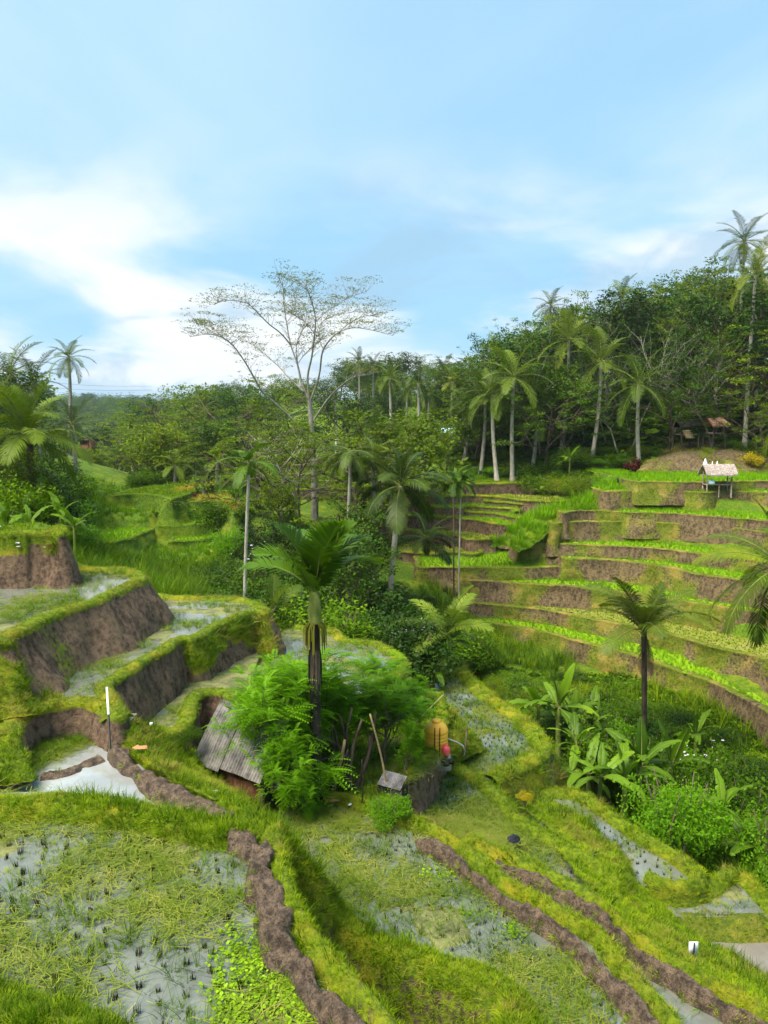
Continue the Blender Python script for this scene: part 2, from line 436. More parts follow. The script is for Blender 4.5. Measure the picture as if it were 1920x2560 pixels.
M['red'] = plain('red_cloth', (0.55, 0.02, 0.02), (0.68, 0.04, 0.04), 9, 0.8, 0.2, 0, 0.1)
M['blue'] = plain('pale_blue_plastic', (0.35, 0.50, 0.62), (0.46, 0.60, 0.72), 6, 0.5, 0.3, 0, 0.1)
M['teal'] = plain('teal_plastic', (0.02, 0.20, 0.22), (0.04, 0.30, 0.34), 6, 0.5, 0.3, 0, 0.1)
M['cloth_dk'] = plain('dark_cloth', (0.012, 0.014, 0.02), (0.04, 0.04, 0.055), 9, 0.9, 0.1)
M['terracotta'] = plain('terracotta_slab', (0.42, 0.17, 0.08), (0.55, 0.25, 0.13), 8, 0.85, 0.2)
M['stone'] = plain('grey_stone', (0.20, 0.19, 0.17), (0.36, 0.35, 0.32), 7, 0.85, 0.2)
M['metal'] = plain('galvanised_pipe', (0.5, 0.5, 0.52), (0.65, 0.65, 0.67), 6, 0.35, 0.5, 0.6, 0.05)
M['skin'] = plain('skin', (0.26, 0.14, 0.08), (0.32, 0.18, 0.11), 8, 0.6, 0.3, 0, 0.02)
M['flower'] = plain('pale_violet_petals', (0.50, 0.42, 0.62), (0.70, 0.62, 0.78), 8, 0.7, 0.2, 0, 0.02)
M['redleaf'] = leaf_mat('crimson_leaves', (0.05, 0.006, 0.008), (0.14, 0.012, 0.016), (0.24, 0.03, 0.03), 0.5, 0.35, 0.3, 2.0, (1.4, 0.8, 0.7))
# ================================================================ terraces
def catmull(p, n=8):
    p = np.asarray(p, float)
    if len(p) < 3: 
        t = np.linspace(0, 1, n + 1)[:, None]; return p[0] * (1 - t) + p[-1] * t
    q = np.vstack([2 * p[0] - p[1], p, 2 * p[-1] - p[-2]])
    out = []
    for i in range(1, len(q) - 2):
        a, b, c, d = q[i - 1:i + 3]
        for t in np.linspace(0, 1, n, endpoint=False):
            out.append(0.5 * (2 * b + (c - a) * t + (2 * a - 5 * b + 4 * c - d) * t * t + (3 * b - a - 3 * c + d) * t ** 3))
    out.append(p[-1])
    return np.array(out)
def resample(p, step):
    p = catmull(p)
    d = np.r_[0, np.cumsum(np.linalg.norm(np.diff(p[:, :3], axis=0), axis=1))]
    n = max(3, int(d[-1] / step) + 1)
    s = np.linspace(0, d[-1], n)
    return np.stack([np.interp(s, d, p[:, k]) for k in range(p.shape[1])], -1)
def inside(pts, poly):
    poly = np.asarray(poly)[:, :2]; x, y = pts[:, 0], pts[:, 1]
    r = np.zeros(len(pts), bool)
    lo, hi = poly.min(0), poly.max(0)
    idx = np.where((x >= lo[0]) & (x <= hi[0]) & (y >= lo[1]) & (y <= hi[1]))[0]
    if len(idx) == 0: return r
    xi, yi = poly[:, 0], poly[:, 1]; xj, yj = np.roll(xi, 1), np.roll(yi, 1)
    dy = np.where(yj == yi, 1e-12, yj - yi)
    for c in np.array_split(idx, len(idx) // 4000 + 1):
        X, Y = x[c][:, None], y[c][:, None]
        k = ((yi > Y) != (yj > Y)) & (X < (xj - xi) * (Y - yi) / dy + xi)
        r[c] = (k.sum(1) % 2) == 1
    return r
def normals2(p):
    t = np.gradient(p[:, :2], axis=0)
    k = np.ones(5) / 5
    for c in (0, 1):
        if len(t) > 8: t[2:-2, c] = np.convolve(t[:, c], k, 'valid')
    t /= np.linalg.norm(t, axis=1)[:, None] + 1e-9
    return np.stack([-t[:, 1], t[:, 0]], -1)      # left-hand normal

BUCKET = {}
def bucket(name, pos, up=None, sc=1.0):
    if len(pos) == 0: return
    pos = np.asarray(pos, float)
    up = np.tile((0, 0, 1.0), (len(pos), 1)) if up is None else up
    BUCKET.setdefault(name, []).append((pos, up, np.broadcast_to(np.asarray(sc, float), (len(pos),))))
def sample_faces(v, f, w, dens):
    """random points on quads; w weight per face, dens points per square metre per face"""
    a, b, c, d = v[f[:, 0]], v[f[:, 1]], v[f[:, 2]], v[f[:, 3]]
    nrm = np.cross(c - a, d - b); ar = np.linalg.norm(nrm, axis=1) / 2
    nrm = nrm / (2 * ar[:, None] + 1e-9); nrm[nrm[:, 2] < 0] *= -1
    n = RS.poisson(np.clip(ar * w * dens, 0, 400))
    i = np.repeat(np.arange(len(f)), n)
    s, t = RS.rand(len(i), 1), RS.rand(len(i), 1)
    p = (a[i] * (1 - s) + b[i] * s) * (1 - t) + (d[i] * (1 - s) + c[i] * s) * t
    return p, nrm[i]
def in_view(p, mu=430, mv=200):
    y = np.maximum(p[:, 1] * CT - p[:, 2] * ST, 0.05)
    u = 960 + F_PX * p[:, 0] / y
    v = 1280 - F_PX * (p[:, 1] * ST + p[:, 2] * CT) / y
    return (u > -mu) & (u < 1920 + mu) & (v > -mv) & (v < 2560 + mv) & (p[:, 1] > 1)
def grow(v, f, w, kinds, k=1.0):
    """grow grass on quads: kinds = [(bucket, share, size)]"""
    cen = v[f].mean(1); d = np.maximum(np.linalg.norm(cen, axis=1), 4)
    vis = in_view(cen)
    f, w, cen, d = f[vis], w[vis], cen[vis], d[vis]
    if len(f) == 0: return
    for name, share, size in kinds:
        wk = w
        if name in ('dry', 'mid', 'creep'): wk = w * np.clip(0.35 + 2.6 * fbm(cen, 0.9, 3, {'dry': 5, 'mid': 8, 'creep': 13}[name]), 0, 2.2)
        p, n = sample_faces(v, f, wk, np.clip(3800 * share * k / d ** 1.15, 8, 420))
        if not len(p): continue
        dd = np.linalg.norm(p, axis=1)
        up = n * 0.75 + np.array((0, 0, 0.8)); up /= np.linalg.norm(up, axis=1)[:, None]
        bucket(name, p - up * 0.01, up, size * np.clip((dd / 11) ** 0.42, 0.85, 2.4) * RS.uniform(0.6, 1.35, len(p)))

KNOLL = []
TERR = []          # (polygon, z) of every flat field, for planting and for the ground below
STRUCT = []
LIPKIND = [('short', 0.9, 0.85), ('mid', 0.06, 0.7), ('dry', 0.2, 0.8)]
def ribbon(name, line, inward, rows, rugged, mat, parent=None, seed=0, gnoise=0.0, drape=None, wvar=0.0):
    """sweep a profile [(t inward, dz, g)] along a line"""
    n2 = normals2(line) * inward
    L, R = len(line), len(rows)
    V = np.zeros((L, R, 3)); G = np.zeros((L, R))
    wf = (1 + wvar * 2 * fbm(line * (1, 1, 0), 1.1, 3, seed + 71))[:, None]; wf2 = (1 + wvar * 2 * fbm(line * (1, 1, 0), 1.3, 3, seed + 91))[:, None]
    for r, (t, dz, g) in enumerate(rows):
        V[:, r, :2] = line[:, :2] + n2 * t * (wf if t < 0 else wf2)
        V[:, r, 2] = line[:, 2] + dz
        G[:, r] = g
    P = V.reshape(-1, 3)
    dzs = np.array([q[1] for q in rows])[None].repeat(L, 0)
    low = np.clip(-dzs / 0.5, 0, 1)
    disp = fbm(P, 0.9, 4, seed).reshape(L, R) * rugged * (0.25 + low) + fbm(P, 4.0, 3, seed + 5).reshape(L, R) * rugged * 0.35 * (0.2 + low)
    V[:, :, :2] -= n2[:, None] * disp[..., None]
    V[:, :, 2] += fbm(P * (1, 1, 0.3), 2.2, 3, seed + 9).reshape(L, R) * 0.05 * (1 - low)
    if gnoise: G = np.clip(G + fbm(P * (1, 1, 0.6), 0.55, 3, seed + 3).reshape(L, R) * gnoise * 2.2, 0, 1)
    if drape is not None:
        for (s0, s1, depth) in drape:
            s = np.linspace(0, 1, L)[:, None]
            m = (s > s0) & (s < s1)
            lim = -depth * (0.65 + 0.5 * fbm(np.c_[s * 30, s * 0, s * 0], 1.0, 3, seed + 21)[:, None])
            G = np.where(m & (dzs > lim), 1.0, G)
    mb = MB(); fc = grid_faces(L, R); mb.add(V.reshape(-1, 3), fc, 0, G.ravel())
    o = link(name, mb.mesh(name, mat, True, 'g'), parent)
    return o, V.reshape(-1, 3), fc, G.ravel()

def field_grid(poly, z, cell, amp, mat, name, parent, sc=3.0, lift=0.0):
    poly = np.asarray(poly)
    lo, hi = poly.min(0), poly.max(0)
    xs = np.arange(lo[0] - cell, hi[0] + cell, cell); ys = np.arange(lo[1] - cell, hi[1] + cell, cell)
    X, Y = np.meshgrid(xs, ys, indexing='ij')
    P = np.stack([X.ravel(), Y.ravel(), np.full(X.size, z)], -1)
    f = grid_faces(len(xs), len(ys))
    f = f[inside(P[f].mean(1), poly)]
    if len(f) == 0: return None
    if amp: P[:, 2] += fbm(P, sc, 4, 31) * amp + lift
    else: P[:, 2] += lift
    used, inv = np.unique(f, return_inverse=True)
    mb = MB(); mb.add(P[used], inv.reshape(f.shape), 0, 0.85)
    return link(name, mb.mesh(name, mat, True, 'g'), parent)

def terrace(label, z, front, back=None, depth=3.0, h=1.6, batter=0.16, step=0.25, bw=0.34, bh=0.12, mat='earth', gw=0.0, gnoise=0.25,
            rugged=0.13, field='grass', cell=0.5, drape=None, lip=LIPKIND, lipk=1.0, wet=0.5, wallgrass=None, pre_back=None, seed=None, fk=1.0, noribbon=False):
    fr = np.array([at(u, v, z) for u, v in front])
    if back is None:
        bk = fr[::-1].copy(); bk[:, 1] += depth
        e0, e1 = fr[0] + (-0.15, depth * 0.7, 0), fr[-1] + (0.15, depth * 0.7, 0)
        fr = np.vstack([e0, 0.5 * (e0 + fr[0]), fr, 0.5 * (e1 + fr[-1]), e1])
    else:
        bk = np.array([at(u, v, z) for u, v in back])
    poly = np.vstack([fr, bk])[:, :2]
    x, y = poly[:, 0], poly[:, 1]
    ccw = np.sum(x * np.roll(y, -1) - np.roll(x, -1) * y) > 0
    line = resample(fr, step)
    inward = 1.0 if ccw else -1.0
    seed = int(abs(z) * 100 + abs(front[0][0])) if seed is None else seed
    if 'knoll' in label: KNOLL.extend([(fr[0][0] - 0.7, fr[0][1] + 1.5, z - 0.25), (fr[-1][0] + 0.7, fr[-1][1] + 1.5, z - 0.3)])
    root = tag(empty('rice_terrace', (float(x.mean()), float(y.mean()), z)), label, None, 'stepped rice terraces of the valley', 'structure')
    off = -np.array(root.location)
    TERR.append((np.vstack([line[::max(1, len(line) // 40), :2], line[-1:, :2], bk[:, :2]]), z))
    if not noribbon:
        rows = []
        for k in np.linspace(1, 0.04, 9):
            rows.append((-batter * h * k + 0.05 * math.sin(k * 3.1), -h * k, gw))
        rows += [(-0.03, -0.02, 0.75), (0.0, bh * 0.55, 1), (bw * 0.25, bh, 1), (bw * 0.6, bh * 0.9, 1), (bw, 0.01, 0.9), (bw + 0.15, -0.12, 0.8)]
        o, V, fc, G = ribbon('earth_bank', line, inward, rows, rugged, M[mat], root, seed, gnoise, drape)
        o.location = off
        wl = G[fc].mean(1)
        top = V[fc][:, :, 2].mean(1) > z - 0.10
        grow(V, fc[top], np.clip(wl[top] - 0.3, 0, 1), lip, lipk)
        wk = wallgrass or [('mid', 0.35, 0.9), ('dry', 0.30, 1.0), ('short', 0.35, 1.1)]
        sel = (~top) & (wl > 0.55) & (V[fc][:, :, 2].mean(1) > z - h + 0.1)
        grow(V, fc[sel], np.clip(wl[sel] - 0.35, 0, 1), wk, lipk)
    fpoly = np.vstack([line[:, :2] + (0 if noribbon else normals2(line) * inward * bw * 0.55), bk[:, :2]])
    def child(ob):
        if ob: ob.location = off
    if field in ('rice', 'grass', 'old', 'gold'):
        child(field_grid(fpoly, z, cell, 0.03, M[{'rice': 'ricefield', 'grass': 'ground', 'old': 'oldfield', 'gold': 'goldfield'}[field]], 'field', root))
        plant_field(fpoly, z, field, fk)
    elif field == 'paddy':
        child(field_grid(fpoly, z, cell, 0.085, M['paddy'], 'paddy_mud', root, 1.1, (wet - 0.5) * -0.09))
        child(field_grid(fpoly, z, max(cell, 0.25), 0, M['water'], 'paddy_water', root))
    elif field == 'water':
        child(field_grid(fpoly, z, max(cell, 0.25), 0, M['pool'], 'paddy_water', root))
    elif field == 'silt':
        child(field_grid(fpoly, z, max(cell, 0.25), 0, M['silt'], 'paddy_water', root))
    elif field == 'soil':
        child(field_grid(fpoly, z, cell, 0.07, M['mud'], 'field', root, 2.0))
    return root, fpoly

def pts_in(poly, z, dens):
    lo, hi = poly.min(0), poly.max(0)
    n = int((hi[0] - lo[0]) * (hi[1] - lo[1]) * dens)
    n = min(n, 400000)
    P = np.c_[RS.uniform(lo[0], hi[0], n), RS.uniform(lo[1], hi[1], n), np.full(n, z)]
    P = P[in_view(P, 420, 120)]
    return P[inside(P, poly)]
def rows_in(poly, z, sp, jit=0.2, ang=0.2):
    c, s = math.cos(ang), math.sin(ang)
    ctr = poly.mean(0); r = np.abs(poly - ctr).max() * 1.5
    a = np.arange(-r, r, sp)
    X, Y = np.meshgrid(a, a)
    X = X.ravel() + RS.uniform(-jit, jit, X.size) * sp; Y = Y.ravel() + RS.uniform(-jit, jit, Y.size) * sp
    P = np.c_[ctr[0] + c * X - s * Y, ctr[1] + s * X + c * Y, np.full(X.size, z)]
    P = P[in_view(P, 420, 120)]
    return P[inside(P, poly)]
def plant_field(poly, z, field, k=1.0):
    if field == 'rice':
        p = rows_in(poly, z, 0.27 / math.sqrt(k), 0.3); bucket('rice', p, None, RS.uniform(0.7, 1.15, len(p)) * (0.6 if k > 1.5 else 0.75))
    elif field == 'grass':
        p = pts_in(poly, z, 22 * k); bucket('short', p, None, RS.uniform(1.2, 2.2, len(p)))
        p = pts_in(poly, z, 6 * k); bucket('mid', p, None, RS.uniform(0.7, 1.3, len(p)))
    elif field == 'old':
        p = rows_in(poly, z, 0.3, 0.3); bucket('stubfar', p, None, RS.uniform(0.7, 1.1, len(p)))
        p = pts_in(poly, z, 9 * k); bucket('short', p, None, RS.uniform(1.2, 2.0, len(p)))
        p = pts_in(poly, z, 7 * k); bucket('dry', p, None, RS.uniform(0.7, 1.2, len(p)))
    elif field == 'gold':
        p = rows_in(poly, z, 0.25, 0.3); bucket('gold', p, None, RS.uniform(0.8, 1.2, len(p)))

def loft(name, curves, n=60, mat='ground', g=0.9, kinds=None, k=1.0, amp=0.06, sub=6, label=None, gnoise=0.3, seed=3):
    cs = [resample(np.array([at(*q) for q in c]), 0.05) for c in curves]
    cs = [c[np.linspace(0, len(c) - 1, n).astype(int)] for c in cs]
    A = np.stack(cs, 1)                     # n, rows, 3
    rows = np.array([catmull(a, sub) for a in A]) if A.shape[1] > 2 else np.array([a[0] + (a[1] - a[0]) * np.linspace(0, 1, sub + 1)[:, None] for a in A])
    P = rows.reshape(-1, 3)
    P[:, 2] += fbm(P, 1.3, 4, seed) * amp * 1.6 + fbm(P, 5, 3, seed + 1) * amp * 0.5
    G = np.clip(g + fbm(P, 0.7, 3, seed + 4) * gnoise * 2, 0, 1)
    fc = grid_faces(n, rows.shape[1])
    mb = MB(); mb.add(P, fc, 0, G)
    o = tag(link(name, mb.mesh(name, M[mat], True, 'g')), label, None, None, 'structure')
    grow(P, fc, np.clip(G[fc].mean(1) - 0.25, 0, 1), kinds or LIPKIND, k)
    return o, P
def ridge(name, pts, hw, hgt=0.25, skirt=1.4, mat='earth', top='grass', step=0.12, label=None, lump=0.03, kinds=None, k=1.0, side=0.35, seed=5, gside=0.7, spread=0.25):
    """a bund: rounded crest along (u, v, z) points with steep sides"""
    line = resample(np.array([at(*q) for q in pts]), step)
    gt = 1.0 if top == 'grass' else 0.0
    rows = [(-hw - side - spread * skirt, -skirt, gside * 0.6), (-hw - side, -hgt - 0.25, gside), (-hw - side * 0.5, -hgt * 0.75, gside), (-hw, -hgt * 0.2, max(gt, gside)),
            *[(hw * q, 0.015 - 0.03 * q * q, gt) for q in (-0.8, -0.6, -0.4, -0.2, 0.0, 0.2, 0.4, 0.6, 0.8)], (hw, -hgt * 0.2, max(gt, gside)),
            (hw + side * 0.5, -hgt * 0.75, gside), (hw + side, -hgt - 0.25, gside), (hw + side + spread * skirt, -skirt, gside * 0.6)]
    o, V, fc, G = ribbon(name, line, 1.0, rows, 0.09, M[mat], None, seed, 0.15, None, 0.45 if top == 'mud' else 0.0)
    if lump:
        me = o.data; W = V.copy()
        W[:, 2] += fbm(W, 4.5, 3, seed + 2) * lump * 1.3 - np.clip(fbm(W, 3.3, 2, seed + 6) - 0.12, 0, 1) * lump * 3.0 + fbm(W, 13, 3, seed + 8) * lump * 0.9; W[:, :2] += np.stack([fbm(W, 3.0, 3, seed + 31), fbm(W, 3.0, 3, seed + 47)], -1) * lump * 1.5
        me.vertices.foreach_set('co', W.astype(np.float32).ravel()); me.update(); V = W
    tag(o, label, None, None, 'structure')
    w = np.clip(G[fc].mean(1) - 0.3, 0, 1)
    grow(V, fc, w, kinds or LIPKIND, k)
    return o, V

# ---------------------------------------------------------------- left-hand terraces with tall earth walls
TALLLIP = [('short', 1.2, 0.55), ('dry', 0.6, 0.5)]
terrace('grass-capped top terrace at the left edge with bare brown wall', -3.0,
        [(-620, 1345), (0, 1340), (70, 1338), (120, 1337), (148, 1340), (164, 1338), (166, 1330), (150, 1322)], [(100, 1312), (-620, 1314)], h=2.3, batter=0.3, step=0.12, rugged=0.2,
        drape=[(0.0, 0.82, 0.62)], wallgrass=[('mid', 0.5, 1.1), ('dry', 0.5, 1.2), ('short', 0.4, 1.3)], lipk=1.3, cell=0.3)
_, polyL2 = terrace('flooded left terrace with high scooped brown wall below it', -4.4,
        [(-620, 1625), (-40, 1612), (34, 1598), (84, 1575), (127, 1550), (186, 1528), (253, 1507), (295, 1486), (338, 1465), (366, 1452), (366, 1443), (338, 1431), (295, 1425), (236, 1424), (211, 1420), (181, 1402)],
        [(120, 1400), (-620, 1420)], h=2.0, batter=0.62, gw=0.1, step=0.12, bw=0.42, rugged=0.2, field='paddy', cell=0.1, wet=0.8, lip=TALLLIP, gnoise=0.3)
_, polyL3 = terrace('flooded terrace with rounded grassy nose and dark earth walls, left of hut', -5.6,
        [(-620, 1860), (0, 1835), (51, 1811), (95, 1784), (152, 1771), (203, 1764), (243, 1776), (275, 1793), (300, 1803), (318, 1790), (310, 1768), (295, 1745), (286, 1712), (338, 1680), (380, 1651), (422, 1630),
         (456, 1604), (489, 1602), (549, 1571), (591, 1550), (633, 1535), (666, 1538), (674, 1528), (654, 1514), (603, 1499), (549, 1496), (464, 1496), (414, 1492), (388, 1488)],
        [(330, 1470), (100, 1560), (-620, 1640)], h=1.8, batter=0.36, gw=0.08, step=0.1, bw=0.36, rugged=0.16, field='paddy', cell=0.1, wet=0.5, lip=TALLLIP,
        drape=[(0.585, 0.76, 1.1)], wallgrass=[('mid', 0.5, 1.0), ('dry', 0.6, 1.2), ('short', 0.5, 1.2)], gnoise=0.2)
_, polyL3b = terrace('drained muddy terrace in a recess behind the hut', -6.7,
        [(330, 1835), (380, 1838), (440, 1838), (478, 1815), (492, 1780), (503, 1745), (545, 1738), (600, 1760), (640, 1740)], [(660, 1600), (480, 1600), (290, 1690)],
        h=1.6, batter=0.25, step=0.1, bw=0.4, field='paddy', cell=0.08, wet=0.15, lip=TALLLIP)
_, polyF = terrace('flooded terrace behind the tall dark palm, patchy with weed', -6.8,
        [(655, 1590), (677, 1569), (716, 1563), (770, 1571), (816, 1573), (847, 1580), (866, 1600), (900, 1606), (947, 1611), (986, 1630), (1020, 1654), (1012, 1690), (940, 1725)],
        [(800, 1760), (640, 1760), (600, 1640)], h=1.6, step=0.14, field='paddy', cell=0.1, wet=0.6, lip=TALLLIP)
_, polyP = terrace('sky-reflecting pool beside the measuring pole', -6.2,
        [(-620, 1960), (40, 2000), (200, 2015), (330, 2030), (420, 2045), (560, 2050)], [(520, 2000), (440, 1960), (345, 1905), (312, 1850), (318, 1790), (200, 1740), (-620, 1800)], field='water', noribbon=True)
_, polyA = terrace('wide flooded stubble paddy in front, edged by trodden mud path', -5.9,
        [(700, 2094), (716, 2150), (726, 2200), (750, 2275), (803, 2362), (872, 2442), (950, 2530), (1010, 2610), (1060, 2700)],
        [(900, 2900), (-620, 2900), (-620, 2000), (150, 1985), (290, 2000), (400, 2025), (560, 2070)], h=3.0, batter=0.12, step=0.05, bw=0.3, bh=0.2, field='paddy', cell=0.05, wet=0.78, lipk=1.2, gw=0.35, gnoise=0.3)
_, polyS = terrace('narrow sunken muddy terrace below the trodden path', -8.4,
        [(830, 2290), (900, 2700)], [(1500, 2900), (1330, 2560), (1300, 2450), (1000, 2330), (760, 2170)], field='paddy', cell=0.06, wet=0.3, noribbon=True)
_, polyB = terrace('straw-littered stubble paddy in the middle, below the hut', -7.8,
        [(815, 1998), (870, 2004), (930, 2025), (980, 2045), (1040, 2062), (1110, 2090), (1203, 2160), (1284, 2225), (1411, 2295), (1510, 2352), (1568, 2425), (1654, 2515), (1735, 2620), (1790, 2700)],
        [(1280, 2800), (1280, 2500), (1230, 2460), (1116, 2420), (980, 2375), (879, 2315), (825, 2250), (770, 2150), (660, 2065), (560, 2010), (620, 1960)], h=1.6, batter=0.2, step=0.06, bw=0.25, bh=0.22, field='paddy', cell=0.06, wet=0.72, lipk=1.2)
_, polyS2 = terrace('narrow water channel terrace between two mud bunds', -8.3,
        [(1180, 2105), (1240, 2138), (1310, 2168), (1372, 2193), (1490, 2260), (1605, 2363), (1720, 2430), (1815, 2483), (1935, 2550), (2050, 2620)],
        [(1850, 2800), (1654, 2560), (1568, 2470), (1411, 2330), (1284, 2260), (1180, 2180), (1120, 2120)], h=1.3, batter=0.3, step=0.06, bw=0.3, bh=0.25, field='paddy', cell=0.06, wet=0.8, gw=0.4)
_, polyC = terrace('stubble paddy with a straw heap below the tank', -8.9,
        [(1090, 1925), (1110, 1914), (1150, 1922), (1191, 1940), (1261, 1992), (1290, 2030), (1335, 2068), (1415, 2112), (1485, 2148), (1543, 2198), (1556, 2250), (1600, 2330)],
        [(1560, 2420), (1290, 2190), (1100, 2100), (980, 2060), (990, 1990), (1040, 1950)], h=1.5, batter=0.4, step=0.07, bw=0.4, bh=0.15, field='paddy', cell=0.06, wet=0.72, gw=0.7)
_, polyD1 = terrace('crescent flooded terrace below the banana clump', -9.8,
        [(1340, 1985), (1378, 1982), (1420, 1983), (1481, 2003), (1550, 2053), (1625, 2103), (1700, 2148), (1756, 2188), (1768, 2214), (1740, 2232), (1690, 2236), (1640, 2222), (1610, 2205)],
        [(1560, 2250), (1480, 2150), (1360, 2080)], h=1.6, batter=0.45, step=0.08, bw=0.34, bh=0.2, field='paddy', cell=0.06, wet=0.8, gw=0.75, lipk=1.2)
_, polyD2 = terrace('lens-shaped silty paddy at the right edge', -10.05,
        [(1600, 2225), (1640, 2232), (1683, 2238), (1740, 2234), (1775, 2210), (1799, 2190), (1845, 2184), (1885, 2208), (1925, 2250), (2000, 2320), (2400, 2600)],
        [(2400, 2560), (2000, 2296), (1900, 2290), (1800, 2292), (1700, 2288), (1600, 2248)], h=1.6, batter=0.45, step=0.08, bw=0.34, bh=0.22, field='paddy', cell=0.06, wet=0.8, gw=0.75, lipk=1.2)
_, polyD3 = terrace('bare silty paddy in the lower right corner', -10.4,
        [(1630, 2300), (1690, 2312), (1800, 2316), (1920, 2312), (2050, 2314), (2500, 2330)], [(2560, 2800), (1900, 2560), (1790, 2450), (1680, 2370)], h=0.9, batter=0.3, step=0.07, bw=0.5, bh=0.36, mat='earth_dry', field='silt', gw=0.5,
        lip=[('dry', 1.6, 0.9), ('short', 0.4, 0.8)], lipk=1.6)
_, polyE = terrace('speckled flooded paddy beyond the orange tank', -9.0,
        [(1150, 1650), (1180, 1690), (1238, 1743), (1307, 1788), (1368, 1846), (1378, 1880), (1340, 1915), (1284, 1942), (1240, 1960)], [(1180, 1960), (1130, 1830), (1090, 1740), (1100, 1660)],
        h=1.8, batter=0.35, step=0.1, bw=0.6, bh=0.15, field='paddy', cell=0.08, wet=0.85, gw=0.6)
_, polyY = terrace('shaded yard around the hut and trees', -7.9,
        [(1020, 1945), (1040, 1935), (1062, 1915), (1085, 1895), (1100, 1860), (1120, 1800), (1110, 1740)], [(1000, 1700), (700, 1740), (480, 1860), (560, 2010), (800, 1998), (930, 2020), (1000, 2000)],
        h=1.7, batter=0.15, step=0.1, bw=0.4, field='grass', cell=0.15, fk=1.6)

# ridges, banks and paths between the near terraces
NEAR = [('short', 1.3, 0.95), ('mid', 0.28, 0.75), ('dry', 0.2, 0.8), ('creep', 0.05, 0.32)]
ridge('earth_bund', [(-620, 2006, -5.72), (0, 2004, -5.72), (150, 1998, -5.72), (290, 2012, -5.72), (400, 2034, -5.72), (500, 2058, -5.74), (590, 2078, -5.76), (650, 2093, -5.82)], 0.2, 0.18, 1.1, kinds=NEAR, k=1.5,
      label='thick grassy bund between the pool and the front paddy', side=0.3, gside=0.95)
ridge('earth_bund', [(-420, 2440, -5.75), (-80, 2500, -5.75), (60, 2535, -5.75), (190, 2590, -5.75), (300, 2680, -5.8)], 0.2, 0.1, 0.5, kinds=NEAR, k=1.4, label='grassy bund in the lower left corner', gside=0.9)
ridge('mud_path', [(545, 2066, -5.85), (590, 2085, -5.7), (630, 2105, -5.66), (655, 2150, -5.64), (662, 2210, -5.64), (675, 2280, -5.64), (712, 2355, -5.64), (775, 2432, -5.64), (850, 2505, -5.64), (930, 2590, -5.64), (1010, 2690, -5.64)],
      0.155, 0.22, 0.5, 'mud', 'mud', 0.03, 'lumpy trodden mud path curving between front paddy and sunken strip', 0.085, k=0.5, side=0.10, gside=0.55)
ridge('earth_bund', [(455, 1955, -6.3), (480, 1968, -6.25), (558, 2011, -6.12), (642, 2050, -6.0), (693, 2085, -5.95), (734, 2119, -6.05), (777, 2156, -6.3), (805, 2190, -6.6), (820, 2230, -6.85), (840, 2270, -7.05), (879, 2308, -7.2),
      (929, 2338, -7.3), (980, 2365, -7.35), (1058, 2385, -7.4), (1116, 2408, -7.4), (1174, 2423, -7.4), (1231, 2449, -7.4), (1275, 2480, -7.4), (1291, 2515, -7.4), (1300, 2560, -7.4), (1305, 2700, -7.4)],
      0.2, 0.28, 1.5, kinds=NEAR, k=1.5, label='curving grassy bund between sunken strip and straw-littered paddy', side=0.22, gside=0.55, spread=0.12)
ridge('mud_mound', [(1130, 2450, -7.85), (1165, 2470, -7.8), (1210, 2515, -7.8), (1240, 2570, -7.85), (1255, 2660, -7.9)], 0.16, 0.25, 0.8, 'mud', 'mud', 0.04, 'dry mud mound in the sunken strip at bottom', 0.06, k=0.25, side=0.12, gside=0.2)
ridge('mud_path', [(298, 1812, -5.98), (297, 1850, -6.0), (312, 1893, -6.0), (354, 1919, -6.0), (405, 1953, -6.0), (473, 1984, -6.0), (527, 2011, -6.02), (600, 2042, -6.05)], 0.14, 0.18, 0.6, 'mud', 'mud', 0.04,
      'narrow mud path along the right side of the pool', 0.05, k=0.4, side=0.10, gside=0.5)
ridge('mud_bar', [(105, 1936, -6.14), (150, 1930, -6.13), (200, 1908, -6.13), (250, 1894, -6.16)], 0.10, 0.08, 0.2, 'mud', 'mud', 0.04, 'low mud bar lying in the pool', 0.03, k=0.8, side=0.08, gside=0.6)
ridge('mud_path', [(1050, 2092, -7.58), (1085, 2108, -7.55), (1122, 2126, -7.55), (1196, 2186, -7.55), (1275, 2240, -7.55), (1375, 2303, -7.55), (1442, 2352, -7.55), (1512, 2420, -7.55), (1575, 2485, -7.55), (1645, 2562, -7.55), (1740, 2690, -7.55)],
      0.075, 0.2, 0.4, 'mud', 'mud', 0.03, 'long mud bund along the straw-littered paddy', 0.06, k=0.9, side=0.10, gside=0.65)
ridge('mud_path', [(1245, 2146, -8.03), (1310, 2177, -8.03), (1372, 2203, -8.03), (1485, 2270, -8.03), (1598, 2374, -8.03), (1712, 2442, -8.03), (1805, 2498, -8.03), (1930, 2566, -8.03), (2040, 2640, -8.03)],
      0.055, 0.16, 0.4, 'mud', 'mud', 0.03, 'outer mud bund of the water channel', 0.06, k=0.9, side=0.10, gside=0.7)
BANK = [('short', 1.2, 0.9), ('mid', 0.2, 0.75), ('dry', 0.4, 0.85), ('creep', 0.05, 0.32)]
